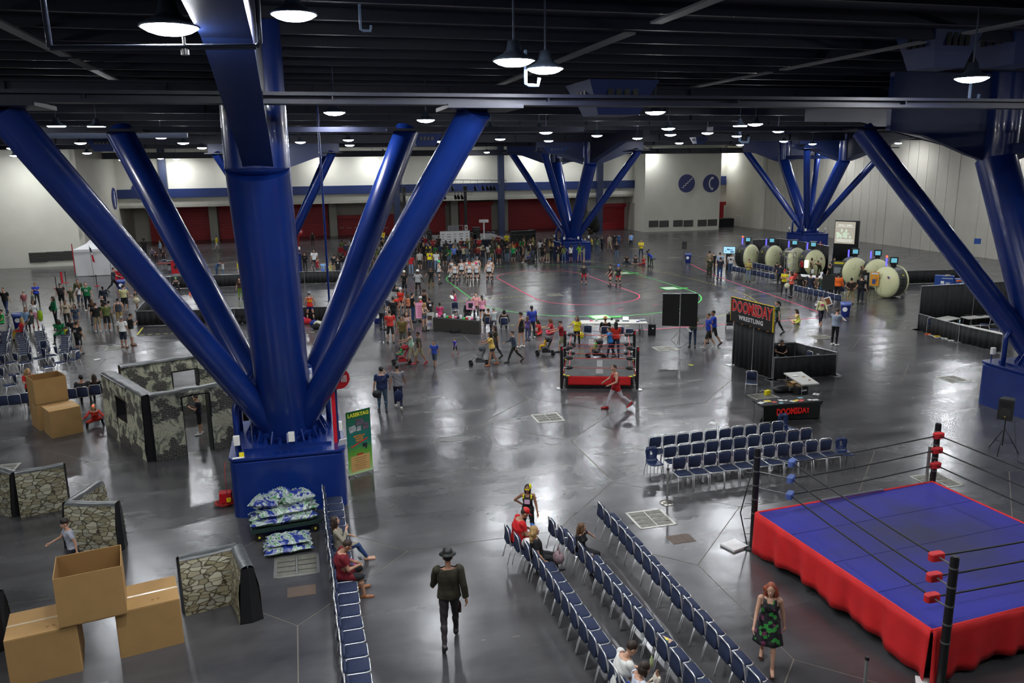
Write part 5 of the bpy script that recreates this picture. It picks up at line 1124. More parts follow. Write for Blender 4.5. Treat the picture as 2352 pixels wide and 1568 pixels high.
simple('cage_frame','pale wire cage standing on the far stage','cage',(p.x,73,zs),[('frame',b,ALU),('mesh_panel',MB().box((-.2,.05,.8),(1.2,.01,1.5)),mat('cage_mesh',(.25,.25,.25),.6))])
p = AY(1112,545,72.5); simple('balloon_light','white T shaped floor lamp on the far stage','lamp',(p.x,72.5,zs),[('pole',MB().cyl((0,0,0),(0,0,1.9),.09,n=10),PAPER),('head',MB().rbox((0,0,2.05),(1.1,.4,.32),.15),PAPER)])
p = AY(1069,522,74); simple('notice_board','small white notice on the truss tower','notice',(p.x,73.6,p.z),[('sheet',MB().box((0,0,0),(.35,.03,.6)),PAPER),('mark',MB().box((0,-.02,0),(.12,.01,.3)),BLACK)])
for k,(px,py,w_,h_) in enumerate(((1092,545,.8,1.3),(1085,548,.6,.7),(960,548,.9,.7),(985,550,.5,1.1))):
 p = AY(px,py,74); simple('amplifier_case','black equipment case on the far stage, %s from the right' % ORD[k],'case',(p.x,73.5,zs),[('body',MB().rbox((0,0,h_/2),(w_,.6,h_),.05),BLACK),('trim_strip',MB().box((0,-.31,h_*.8),(w_*.8,.02,.05)),GREY)])
for k,(px,py) in enumerate(((1187,556),(1208,555),(1222,553))):
 p = G(px,py+8); simple('rolling_case','dark green black crate beside the far stage, %s from the left' % ORD[k],'case',(p.x,p.y,0),[('body',MB().rbox((0,0,.85),(1.35 if k<2 else .7,.8,1.7),.05),cmat('1a1e1a')),('lid_line',MB().box((0,-.41,1.3),(1.3 if k<2 else .66,.02,.03)),GREY)])
p = G(1178,560); t = thing('folded_chair_rack','rack of folded chairs leaning by the far stage','chair rack',p,.3)
for k in range(8): obj('folded_chair', MB().box((k*.16,0,.75),(.04,.5,1.4),ry=-.35), t, mats=cmat('39404a',.4))
p = AY(1357,525,84); simple('potted_tree','dark leafy bush behind the far blue column','plant',(p.x,84,0),[('foliage',MB().ell((0,0,1.9),(1.0,.8,1.2),10,7).ell((-.9,.1,1.3),(.8,.7,.9),9,6).ell((.6,0,1.0),(.7,.7,.9),9,6),cmat('1c2216')),('pot',MB().lathe([(.3,0),(.45,.6),(.4,.6)],12),cmat('3a2c20'))])
p = G(1691,562); simple('goal_frame','thin white metal frame leaning at the far right wall','frame',(62.3,86.6,0),[('frame',MB().tube([(0,-.9,0),(.2,-.8,1.6),(.2,.8,1.6),(0,.9,0)],.03,5),PAPER)])
simple('dark_crate','low dark crate in the far recess','crate',(60.3,88,0),[('body',MB().rbox((0,0,.6),(3.6,1.5,1.2),.1),cmat('14161a'))])
simple('red_counter','dark red shutter box in the far recess','shutter',(60.2,91,0),[('body',MB().box((0,0,1.9),(4.2,.5,2.4)),REDD),('hood',MB().box((0,-.2,3.2),(4.5,.8,.5)),REDD)])
# ---------------------------------------------------------------- game pods
PODC = mat('pale_yellow_fibreglass',(.66,.66,.38),.35); PODB = mat('pod_dark_body',(.035,.038,.036),.5,noise=.3); SCR = mat('lit_screen',(.1,.35,.45),.3,emit=.7,ecol=(.15,.45,.55)); BLU = mat('blue_light_strip',(.05,.05,.9),.4,emit=3.5,ecol=(.06,.05,1.0)); REDL = mat('red_beacon',(.9,.05,.03),.4,emit=4,ecol=(1,.06,.03))
def pod(px, py, deg, label, beacon=False, two=False, H=2.15, scale=1.0, mdeg=0):
 p = G(px,py); t = thing('game_pod', label, 'game pod', p, face(p,deg), 'egg shaped game pods'); r = H/2; zc = r+.02
 def dome(s):
  b = MB(); n = 28; rings = ((1,0),(1,.10),(.97,.17),(.88,.27),(.70,.36),(.40,.43),(.12,.45)); vs = []
  for f, y_ in rings:
   for i in range(n): a = 2*math.pi*i/n; vs.append((f*r*.86*math.cos(a), s*(y_+.02), zc+f*r*math.sin(a)))
  fs = [(j*n+i,j*n+(i+1)%n,(j+1)*n+(i+1)%n,(j+1)*n+i) for j in range(len(rings)-1) for i in range(n)]+[tuple(range((len(rings)-1)*n,len(rings)*n))]+[tuple(range(n-1,-1,-1))]
  if s > 0: fs = [f[::-1] for f in fs]
  return b.add(vs, fs, 0, True)
 obj('dome_door', dome(1), t, mats=PODC)
 if two:
  o = obj('dome_door', dome(-1), t, mats=PODC); o.location = (0,-.95,0)
 b = MB(); n = 20; vs = []
 for y_ in (0,-.95):
  for i in range(n): a = 2*math.pi*i/n; vs.append((.93*r*.9*math.cos(a), y_, max(.06,zc+.97*r*math.sin(a))))
 b.add(vs, [(i,(i+1)%n,n+(i+1)%n,n+i) for i in range(n)]+[tuple(range(n-1,-1,-1)),tuple(range(n,2*n))], 0, False); obj('pod_body', b, t, mats=PODB)
 obj('rim_band', MB().tube([(.9*r*.9*math.cos(2*math.pi*i/24), .0, zc+1.0*r*math.sin(2*math.pi*i/24)) for i in range(24)], .045, 6, closed=True), t, mats=GREY)
 for sx in (-1,1):
  for k in range(5): obj('step', MB().box((sx*.86*r,-.5,.45+k*.24),(.07,.4,.035)), t, mats=BLACK)
  obj('hazard_label', MB().box((sx*.80*r,-.45,1.62),(.06,.16,.06)), t, mats=cmat('d6c52a'))
 obj('door_seam', MB().box((.1,.455,zc),(.012,.01,r*1.2)), t, mats=cmat('8a8a5a'));
 obj('emblem', MB().cyl((-.32,.34,zc+.35),(-.32,.43,zc+.35),.12,n=16), t, mats=cmat('4a5a8a')); obj('emblem_centre', MB().cyl((-.32,.34,zc+.35),(-.32,.44,zc+.35),.06,n=12), t, mats=cmat('b84a4a')); obj('door_handle', MB().box((.22,.44,zc+.25),(.12,.05,.03)), t, mats=BLACK); obj('warning_text', MB().box((.34,.40,zc-.25),(.26,.05,.07)), t, mats=cmat('c98a78')); obj('diamond_mark', MB().box((-.52,.30,zc-.2),(.10,.06,.10),ry=R(45)), t, mats=BLACK)
 d_ = face(p,270)-face(p,deg)+mdeg; T = Matrix.Translation((-.1,-.45,2*r)) @ Matrix.Rotation(d_,4,'Z')
 obj('monitor', MB().box((0,0,.42),(.52,.48,.46),M=T).box((0,0,.10),(.34,.3,.22),M=T), t, mats=BLACK); obj('screen', MB().box((0,.245,.43),(.36,.012,.30),M=T), t, mats=SCR)
 obj('blue_strip', MB().box((.46,.10,.28),(.10,.05,.52),M=T), t, mats=BLU)
 if beacon: obj('red_beacon', MB().rbox((.46,.10,.66),(.12,.12,.13),.04,M=T), t, mats=REDL)
pod(1722,618,318,'pale domed game pod, leftmost, next to the big television',True)
pod(1775,621,310,'pale domed game pod, second from the left behind the chairs')
pod(1826,628,305,'pale domed game pod, third from the left, behind the truss tower')
pod(1868,634,302,'pale domed game pod, fourth, behind the booth table')
pod(1960,657,288,'pale domed game pod right of the tall screen, blue emblem on its door')
pod(2010,662,284,'pale domed game pod partly hidden, second from the right')
pod(2034,684,238,'double domed game pod, rightmost and nearest, by the orange poster',True,two=True)
tv = G(1673,620); t = thing('television','large lit television on a stand left of the pods','television',tv,face(tv,268)); obj('screen_case', MB().box((0,0,1.75),(1.05,.08,.66)), t, mats=BLACK); obj('lit_screen', MB().box((0,.045,1.75),(.96,.012,.56)), t, mats=mat('tv_picture',(.3,.6,.75),.3,emit=.85,ecol=(.35,.62,.75))); obj('picture_detail', MB().box((-.05,.055,1.78),(.5,.006,.06)).box((.1,.055,1.84),(.2,.006,.05)).box((-.25,.055,1.6),(.3,.006,.10)).box((.3,.055,1.66),(.14,.006,.05)), t, mats=cmat('3a4f8a')); obj('stand', MB().box((0,0,.7),(.5,.3,1.4)), t, mats=BLACK)
# drape behind pods, tall screen
drape([Gt(1729,551,2.44),Gt(1792,548,2.44),Gt(1852,556,2.44),Gt(1905,565,2.44)], 2.44, 'long black drape standing behind the row of game pods')
a = Vector(G(1911,608)); b_ = Vector(G(1968,612)); hS = 4.05
t = drape([a.xy, b_.xy], hS, 'very tall black drape frame carrying the lit projection screen')
d = (b_-a); ang = math.atan2(d.y,d.x); c = a+d*.44; L_ = d.length
t = thing('projection_screen', 'lit projection screen with white lettering, hung on the tall black frame', 'screen', (c.x,c.y,2.95), ang)
obj('sheet', MB().box((0,-.10,0),(L_*.80,.03,1.95)), t, mats=mat('projected_image',(.55,.50,.40),.8,emit=.30,ecol=(.72,.66,.54)))
WL = mat('projected_white',(.8,.85,.8),.8,emit=.75,ecol=(.9,1,.95)); w_ = L_*.8
obj('rule_line', MB().box((0,-.125,.52),(w_*.86,.01,.02)).box((0,-.125,-.62),(w_*.86,.01,.03)), t, mats=WL)
lettering('screen_title','VIRTUAL  *  WORLD',.17,WL,t,(0,-.13,.66),(R(90),0,0),depth=.006,sx=w_/2.3); lettering('screen_address','WWW.MECHJOCK.COM',.15,WL,t,(0,-.13,-.76),(R(90),0,0),depth=.006,sx=w_/2.1)
b = MB(); rnd = random.Random(9)
for k in range(16): b.ell((rnd.uniform(-.36,.36)*w_,-.125,rnd.uniform(-.42,.32)),(rnd.uniform(.06,.16),.006,rnd.uniform(.06,.2)),8,5)
obj('projected_figures', b, t, mats=mat('projected_green',(.5,.6,.45),.8,emit=.55,ecol=(.75,.9,.7)))
# truss tower, booth table and boards by the pods
p = G(1812,645); t = thing('truss_tower','small square aluminium truss tower with a poster among the pods','truss',p,face(p,255))
for sx in (-1,1):
 for sy in (-1,1): obj('upright', MB().cyl((sx*.33,sy*.33,0),(sx*.33,sy*.33,2.3),.03,n=6), t, mats=ALU)
for k in range(5):
 z_ = .1+k*.5; obj('cross_brace', MB().cyl((-.33,.33,z_),(.33,.33,z_+.4),.018,n=5).cyl((-.33,-.33,z_+.4),(.33,-.33,z_),.018,n=5).cyl((.33,-.33,z_),(.33,.33,z_+.4),.018,n=5).cyl((-.33,-.33,z_),(-.33,.33,z_+.4),.018,n=5), t, mats=ALU)
obj('top_plate', MB().box((0,0,2.32),(.8,.8,.05)), t, mats=cmat('b8b098',.5))
def board(px, py, w_, h_, z0, deg, label, col, head=None, extra=(), easel=True):
 p = G(px,py); t = thing('poster_board', label, 'poster', p, face(p,deg)+math.pi); obj('sheet', MB().box((0,0,z0+h_/2),(w_,.03,h_)), t, mats=cmat(col,.55))
 if head: obj('heading', MB().box((0,-.02,z0+h_*.88),(w_*.8,.006,h_*.12)), t, mats=cmat(head,.5))
 for k, (x_, z_, a_, b2, c_) in enumerate(extra): obj('print_patch', MB().box((x_*w_,-.022-.002*k,z0+z_*h_),(a_*w_,.006,b2*h_)), t, mats=cmat(c_,.55))
 if easel:
  for s_ in (-1,0,1): obj('easel_leg', MB().cyl((s_*w_*.45,.04 if s_ else .4,0),(s_*w_*.1,.03,z0+h_*.9),.012,n=5), t, mats=BLACK)
 return t
board(1822,612,.5,.75,1.55,262,'dark poster with yellow heading on the truss tower','23282a','c9b820',((0,.4,.7,.3,'5a6468'),))
board(1925,655,.95,1.3,.55,262,'grey illustrated poster board with a yellow heading at the booth','3a3f42','cfc02a',((-.1,.45,.6,.35,'8a9092'),(.2,.25,.3,.2,'5a5f60')))
board(2005,684,.55,.95,.85,258,'orange poster with a blue clad generic figure on a stand before the last pod','d8901e','c8d0d8',((-.05,.3,.4,.35,'3a4a7a'),(-.1,.62,.2,.14,'c89a6a'),(.25,.45,.18,.3,'b8702a')))
board(1985,678,.5,1.3,.3,300,'narrow black and white lettered banner edge before the pods','1c1c1e',None,((0,.5,.4,.7,'b8b8b8'),))
t, Q, c = ftable([Gt(1838,629,.95),Gt(1905,635,.95),Gt(1902,640,.95),Gt(1834,633,.95)], .95, 'booth counter with white top and dark green front below the pods', m=PAPER, legs=False, name='booth_counter')
obj('green_front', MB().prism([(q.x*.97,q.y*.97) for q in Q], 0, .9), t, mats=cmat('20281e'))
for k,(px,py) in enumerate(((1866,627),(1887,633),(1887,645),(1812,612))):
 p = G(px,py,1.0 if k<2 else .9); tag(obj('paper_sign', MB().box((0,0,.14),(.22,.02,.3)), loc=(p.x,p.y,p.z), mats=PAPER), 'small white notice, %s one on the booth counter' % ORD[k], 'notice')
p = G(1812,655);
tag(obj('warm_lamp_panel', MB().box((0,0,1.2),(.35,.05,.6)), loc=G(1850,640), mats=mat('warm_panel',(.9,.85,.5),.5,emit=2.0,ecol=(1,.93,.6))), 'glowing white yellow panel beside the man in red at the booth', 'lamp')
# music stand like easel by the woman with camera
p = G(1895,728); t = thing('easel_stand','tall black easel frame with a small framed picture by the camera woman','easel',p,face(p,260)); obj('pole', MB().cyl((0,0,0),(.1,.1,2.6),.02,n=6), t, mats=BLACK)
for a_ in (20,140,260): obj('leg', MB().cyl((0,0,.5),(.6*math.cos(R(a_)),.6*math.sin(R(a_)),.01),.016,n=5), t, mats=BLACK)
obj('picture_frame', MB().box((-.12,.15,1.0),(.42,.03,.5),ry=.4), t, mats=PAPER); obj('picture', MB().box((-.12,.17,1.0),(.3,.03,.38),ry=.4), t, mats=cmat('7a4a2a')); obj('black_panel', MB().box((-.08,.15,2.15),(.7,.05,.9)), t, mats=cmat('20241f')); obj('side_bar', MB().cyl((.0,.0,.9),(.9,.1,.45),.02,n=5), t, mats=BLACK)
# ---------------------------------------------------------------- right hand drape booth
hd = Gt(2241,649,2.47); A_ = G(2107,757); far_ = (hd[0]+(hd[0]-A_.x)*.9, hd[1]+(hd[1]-A_.y)*.9)
drape([A_.xy, hd, far_], 2.45, 'tall black drape at the back of the right hand booth')
lo2 = Gt(2205,746,.92); lo3 = Gt(2305,768,.92)
drape([A_.xy, lo2, lo3], .92, 'low black drape along the front of the right hand booth')
def top4(px): return [Gt(x,y,.75) for x,y in px]
ftable(top4([(2143,731),(2178,725),(2206,730),(2168,738)]), .75, 'white topped table at the left of the right hand booth')
ftable(top4([(2206,727),(2290,719),(2297,725),(2225,732)]), .75, 'white topped table with black plates at the back of the right booth')
ftable(top4([(2180,741),(2188,739),(2312,766),(2306,770)]), .75, 'long white table strip just behind the low drape')
for k,(px,py) in enumerate(((2222,724),(2248,724),(2268,723),(2288,720))): p = G(px,py,.75); tag(obj('black_plate', MB().lathe([(.2,0),(.24,.03),(.05,.04)],16), loc=p, mats=BLACK), 'black round plate, %s from the left on the booth back table' % ORD[k], 'plate', 'black plates in the right booth')
p = G(2194,738,.0); simple('black_box','black box set in the right booth','box',(p.x,p.y,0),[('body',MB().rbox((0,0,.45),(.55,.4,.9),.03),BLACK),('vent_strip',MB().box((0,-.21,.6),(.3,.01,.05)),GREY)])
p = G(2204,742,.75); tag(obj('water_bottle', MB().lathe([(.035,0),(.035,.16),(.012,.2),(.012,.23)],10), loc=p, mats=cmat('9ab8c8',.2)), 'clear water bottle on the long table strip of the right booth', 'bottle')
for k,(px,py,col) in enumerate(((2131,768,'d8541e'),(2152,773,'d8b81e'),(2170,778,'c8c8c0'),(2186,783,'c8c8c0'))): p = G(px,py); tag(obj('power_strip', MB().rbox((0,0,.03),(.3,.09,.05),.02,rz=-.4), loc=p, mats=cmat(col)), '%s plug or strip along the foot of the low right drape' % ['orange','yellow','left white','right white'][k], 'power strip')
tag(obj('floor_cable', MB().tube([Vector(G(x,y))+Vector((0,0,.01)) for x,y in ((2131,768),(2142,771),(2150,776),(2160,774),(2172,779),(2190,784))],.012,5), mats=WHITE), 'thin pale cable along the foot of the low right drape', 'cable')
drape([Gt(2075,622,1.0),Gt(2215,618,1.0)], 1.0, 'far low black drape left of the blue kiosk', base=False)
drape([G(2077,672).xy, Gt(2072,645,1.0)], 1.0, 'short low black drape beside the rightmost pod')
BK = mat('kiosk_blue',(.012,.06,.28),.45)
for k,(px,py,w_,h_,lab) in enumerate(((2167,662,1.25,.95,'blue covered table with white lettering, left, beyond the right booth'),(2212,664,1.2,.75,'blue covered table with white lettering, right, beyond the right booth'),(2228,655,.8,1.9,'tall blue display panel beside the blue tables'),(2240,600,.55,.5,'small blue lit screen far right behind the strut'))):
 p = G(px,py); t = thing('blue_kiosk',lab,'kiosk',(p.x,p.y,0 if k<3 else 1.6),face(p,268)); obj('body', MB().rbox((0,0,h_/2),(w_,.6 if k<2 else .1,h_),.03), t, mats=BK)
 if k < 2: obj('white_logo', MB().box((.1,.305,h_*.5),(.22,.01,.2)), t, mats=PAPER); obj('text_line', MB().box((-.2,.305,h_*.82),(.7,.01,.04)).box((-.25,.305,h_*.5),(.3,.01,.04)).box((-.25,.305,h_*.4),(.26,.01,.04)), t, mats=PAPER)
 elif k == 2: obj('white_bar', MB().box((0,.055,1.0),(.12,.01,.9)), t, mats=PAPER)
for px,py,col,lab in ((2177,634,'a8a8a0','grey paper stack on the left blue table'),(2203,640,'d0641e','orange item on the right blue table'),(2218,643,'9ac0d8','pale blue laptop on the right blue table')): p = G(px,py,.95); tag(obj('tabletop_item', MB().rbox((0,0,.05),(.34,.2,.1),.03), loc=(p.x,p.y,.95 if px<2190 else .75), mats=cmat(col)), lab, 'item')
# ---------------------------------------------------------------- derby tables
t, Q, c = ftable([Gt(1000,724,.75),Gt(1104,732,.75),Gt(1100,738,.75),Gt(995,730,.75)], .75, 'merchandise table under a dark cloth full of small goods by the track', m=DRAPE, legs=False, name='covered_table')
qs = sorted(Q, key=lambda q:q.y)[:2]; obj('cloth', MB().prism([(q.x*1.01,q.y*1.02) for q in Q], .02, .748), t, mats=mat('brown_black_cloth',(.035,.032,.027),.8))
p = G(1048,742,.45); tag(obj('green_note', MB().box((0,0,0),(.28,.02,.24)), loc=(p.x-.02,p.y-.06,p.z), mats=cmat('b8e030')), 'bright green note pinned to the dark merch table cloth', 'note')
rnd = random.Random(11); K = sorted([Gt(1000,727,.75),Gt(1100,735,.75)])
for k in range(16):
 f = (k+.5)/16; x_ = K[0][0]+(K[1][0]-K[0][0])*f; y_ = K[0][1]+(K[1][1]-K[0][1])*f; col = ['e8e8e4','e87aa0','28282a','d8d8d8','40d060','c83a3a'][k%6]
 tag(obj('merch_item', MB().rbox((0,0,.05+.05*(k%3==0)),(.12,.12+.05*(k%2),.1+.1*(k%3==0)),.02,rz=k), loc=(x_,y_+rnd.uniform(-.12,.12),.75), mats=cmat(col,.6)), ('small %s merchandise piece, '+ORD[k]+' from left on the dark table') % {'e8e8e4':'white','e87aa0':'pink','28282a':'black','d8d8d8':'grey','40d060':'green','c83a3a':'red'}[col], 'merchandise', 'goods on the dark merch table')
board(1082,740,.55,.5,.78,262,'pink board with black and white print on the merch table','e09ab8',None,((0,.5,.5,.6,'2a2a2e'),(.3,.3,.2,.2,'e8e8e8')),easel=False)
board(965,742,.48,.95,.3,275,'pink handwritten price board leaning by the merch table','e8a0bc',None,tuple((0,.15+.13*k,.55,.02,'b03a6a') for k in range(6)))
board(988,757,.52,1.0,.02,262,'white poster with a photo collage standing left of the merch table','d8d6d2',None,((0,.68,.5,.25,'5a4a44'),(-.05,.3,.5,.2,'a8a0c0')))
ftable([Gt(1333,735,.75),Gt(1480,733,.75),Gt(1488,742,.75),Gt(1336,743,.75)], .75, 'long white scoring table between the small ring and the track')
p = G(1437,737,.75); t = thing('laptop','open laptop with a bright screen on the scoring table','laptop',p,face(p,90)+.2); obj('keyboard', MB().box((0,0,.012),(.36,.25,.02)), t, mats=BLACK); obj('display', MB().box((0,.13,.13),(.36,.02,.24),rx=-.2), t, mats=BLACK); obj('lit_display', MB().box((0,.117,.13),(.32,.006,.2),rx=-.2), t, mats=mat('laptop_light',(.8,.9,1),.3,emit=1.1,ecol=(.8,.9,1))); t.rotation_euler = (0,0,face(p,90))
for px, py, w_, d_b, h_, col, lab in ((1476,737,.32,.24,.10,'8a9094','grey projector at the right of the scoring table'),(1465,739,.16,.12,.05,'5a3a8a','purple object beside the projector'),(1418,738,.2,.15,.10,'2a2e28','dark gadget left of the laptop'),(1405,735,.1,.1,.14,'18181a','black cup on the scoring table'),(1358,737,.16,.12,.04,'d84a6a','pink item on the left of the scoring table'),(1370,737,.12,.1,.08,'b8b8b8','small camera on the scoring table')):
 p = G(px,py,.75); tag(obj('tabletop_item', MB().rbox((0,0,h_/2),(w_,d_b,h_),.02), loc=p, mats=cmat(col,.5)), lab, 'item')
p = G(1497,770); simple('suitcase','black wheeled suitcase with raised handle right of the scoring table','suitcase',p,[('body',MB().rbox((0,0,.33),(.42,.26,.6),.05),cmat('16181e')),('handle',MB().tube([(-.1,.05,.6),(-.1,.05,1.05),(.1,.05,1.05),(.1,.05,.6)],.012,6),GREY),('tag_label',MB().box((.05,-.135,.42),(.09,.01,.06)),PAPER)],face(p,90))
p = G(1472,772); simple('flight_case','small silver case on the floor by the table leg','case',p,[('body',MB().rbox((0,0,.22),(.14,.42,.42),.02),ALU),('panel',MB().box((0,0,.22),(.15,.34,.34)),cmat('5a5a56'))])
p = G(1063,763); tag(obj('black_bag', MB().rbox((0,0,.1),(1.4,.35,.2),.12), loc=(p.x,p.y,0), mats=BLACK), 'long black bag lying in front of the dark merch table', 'bag')
# gear heap along the fence, small bags
for k,(px,py,col,lab) in enumerate(((693,740,'d8409a','pink bag by the black fence right of the trunk'),(706,744,'b01828','dark red bag in the gear heap behind the skater'),(722,748,'18307a','blue bag in the gear heap by the skater'),(728,756,'101012','black bag in the gear heap by the skater'),(538,737,'e0dcd0','pale helmet like object on the gear at the fence'),(548,742,'151517','black backpack at the fence, left of the trunk'),(472,735,'a01c28','red bag on the fence foot behind the struts'),(566,742,'1a1c1e','black bag at the fence, right beside the trunk'),(731,750,'c8c8b0','pale bag edge at the end of the gear heap'))):
 p = G(px,py); tag(obj('gear_bag', MB().ell((0,0,.16),(.28,.2,.2),10,7).tube([(-.1,0,.3),(0,0,.42),(.1,0,.3)],.015,5), loc=(p.x,p.y,0), mats=cmat(col)), lab, 'bag')
# ================================================================ PEOPLE (one continuous body each; hair and clothes are children)
def rotx(v, a): c, s = math.cos(a), math.sin(a); return Vector((v[0], v[1]*c-v[2]*s, v[1]*s+v[2]*c))
DEF = dict(lean=0, twist=0, L=(2,4,2), Rr=(-2,4,2), aL=(4,12,14,10), aR=(4,12,14,10), head=(4,0), seat=None)
POSES = {
 'stand': {}, 'stand2': dict(L=(8,6,10), Rr=(-3,5,0), aL=(10,10,30,20), aR=(0,14,10,10)),
 'hold': dict(aL=(22,8,95,38), aR=(22,8,100,40), head=(18,0)), 'cross': dict(aL=(28,10,100,72), aR=(24,10,104,76), L=(4,7,2), Rr=(-2,7,2)),
 'akimbo': dict(aL=(4,14,12,10), aR=(-12,48,100,95), L=(4,7,4), Rr=(-2,6,0)), 'akimbo2': dict(aL=(-12,48,100,95), aR=(-12,48,100,95), L=(3,9,2), Rr=(-2,9,2)),
 'walk': dict(L=(20,3,6), Rr=(-15,3,16), aL=(-16,10,12,5), aR=(20,9,22,8), lean=4), 'walk2': dict(L=(-15,3,18), Rr=(20,3,5), aL=(22,9,22,8), aR=(-16,10,12,5), lean=4),
 'stride': dict(L=(27,2,8), Rr=(-23,2,24), aL=(-26,10,20,5), aR=(30,9,35,8), lean=7), 'phone': dict(aL=(4,12,14,10), aR=(58,18,118,30), L=(5,5,4)),
 'push': dict(aL=(48,8,30,6), aR=(48,8,30,6), L=(16,3,6), Rr=(-13,3,12), lean=8), 'bend': dict(lean=48, aL=(62,8,20,10), aR=(62,8,20,10), L=(-4,4,6), Rr=(8,4,14), head=(0,0)),
 'read': dict(aL=(30,6,75,25), aR=(30,6,75,25), head=(28,0)), 'raise': dict(aL=(4,12,14,10), aR=(100,20,60,10)), 'skate': dict(L=(34,12,44), Rr=(10,12,26), aL=(20,30,40,10), aR=(10,34,50,20), lean=14),
 'sk2': dict(L=(10,10,14), Rr=(2,10,10), aL=(10,22,40,30), aR=(10,22,40,30)), 'crouch': dict(L=(95,14,118), Rr=(60,12,120), aL=(40,10,50,20), aR=(40,10,50,20), lean=22),
 'sit': dict(seat=.49, L=(88,8,84), Rr=(86,8,80), aL=(26,8,50,22), aR=(26,8,50,22), lean=-4), 'sitphone': dict(seat=.49, L=(88,12,86), Rr=(86,12,78), aL=(16,8,74,44), aR=(16,8,76,44), lean=10, head=(30,0)),
 'sitback': dict(seat=.49, L=(84,8,70), Rr=(86,8,84), aL=(10,16,40,30), aR=(10,16,40,30), lean=-8), 'sitrest': dict(seat=.49, L=(80,4,48), Rr=(92,-2,62), aL=(28,14,74,34), aR=(44,22,128,30), lean=-10, head=(2,18)),
 'sitlap': dict(seat=.49, L=(90,10,84), Rr=(90,10,84), aL=(18,10,66,60), aR=(18,10,66,60), lean=10, head=(24,0)), 'sitturn': dict(seat=.49, L=(88,12,86), Rr=(88,6,84), aL=(-30,62,30,10), aR=(20,8,50,22), head=(6,40)),
 'floor': dict(seat=.10, L=(88,46,128), Rr=(88,46,124), aL=(38,12,54,34), aR=(38,12,54,34), lean=14, head=(14,0)), 'floor2': dict(seat=.10, L=(100,16,104), Rr=(86,24,60), aL=(40,14,36,22), aR=(-28,24,10,0), lean=4),
 'crawl': dict(seat=.24, L=(110,24,128), Rr=(88,30,100), aL=(44,30,22,0), aR=(48,24,16,0), lean=30, head=(-24,0)), 'hulk': dict(aL=(14,34,64,34), aR=(10,30,58,30), L=(-26,4,30), Rr=(24,5,6), lean=6, twist=0),
}
def skeleton(pose, f):
 P = dict(DEF); P.update(POSES[pose]); J = {}; ln = R(P['lean'])
 sw = .178 if f else .200; hw = .085
 def seg(side, hp, ha):
  return Vector((side*math.sin(R(ha))*math.cos(R(min(abs(hp),60))) if abs(hp) < 75 else side*math.sin(R(ha)), math.sin(R(hp))*math.cos(R(ha)), -math.cos(R(hp))*math.cos(R(ha))))
 for nm, side, a in (('L',-1,P['L']),('R',1,P['Rr'])):
  hp, ha, kf = a; hip = Vector((side*hw,0,-.04)); kd = seg(side,hp,ha); knee = hip+kd*.43
  if P['seat'] is not None and ha > 30: sd = Vector((-side*.75, .05, -.12)).normalized()
  else: sd = Vector((side*math.sin(R(ha))*.3, math.sin(R(hp-kf)), -math.cos(R(hp-kf)))).normalized()
  ank = knee+sd*.42; J['hip'+nm], J['knee'+nm], J['ank'+nm] = hip, knee, ank
  fy = Vector((side*.12, 1, 0)).normalized(); pitch = 0
  if P['seat'] is not None and ha > 30: fy = Vector((-side*.6,.6,-.1)).normalized()
  elif hp-kf < -30: fy = Vector((side*.05,.72,-.65)).normalized()
  J['toe'+nm] = ank+Vector((0,0,-.045))+fy*.175; J['heel'+nm] = ank+Vector((0,0,-.04))-fy*.045
 U = Vector((0,math.sin(ln),math.cos(ln))); J['pel'] = Vector((0,0,0)); J['bel'] = U*.16; J['che'] = U*.33; J['neck'] = U*.485
 hd = R(P['lean']*.6+P['head'][0]); Hd = Vector((0,math.sin(hd),math.cos(hd))); J['head'] = J['neck']+Hd*.165+Vector((0,math.cos(hd),-math.sin(hd)))*.018; J['Hd'] = Hd
 J['hyaw'] = R(P['head'][1]); J['hd'] = hd
 for nm, side, a in (('L',-1,P['aL']),('R',1,P['aR'])):
  sp, sa, ef, er = [R(q) for q in a]; sp += ln*.5
  sh = U*.43+Vector((side*sw,0,0)); ad = Vector((side*math.sin(sa), math.sin(sp)*math.cos(sa), -math.cos(sp)*math.cos(sa)))
  el = sh+ad*.285; b = Vector((0,math.cos(sp),math.sin(sp)))*math.cos(er)+Vector((-side,0,0))*math.sin(er); b = (b-ad*b.dot(ad)).normalized()
  fd = ad*math.cos(ef)+b*math.sin(ef); wr = el+fd*.25; J['sh'+nm], J['el'+nm], J['wr'+nm], J['hand'+nm] = sh, el, wr, wr+fd*.085; J['fd'+nm] = fd; J['fb'+nm] = b
 mn = min(min(J['toe'+n].z, J['heel'+n].z, J['ank'+n].z-.05) for n in 'LR')-.03
 J['dz'] = (P['seat']+.05) if P['seat'] is not None else -mn
 return J, P
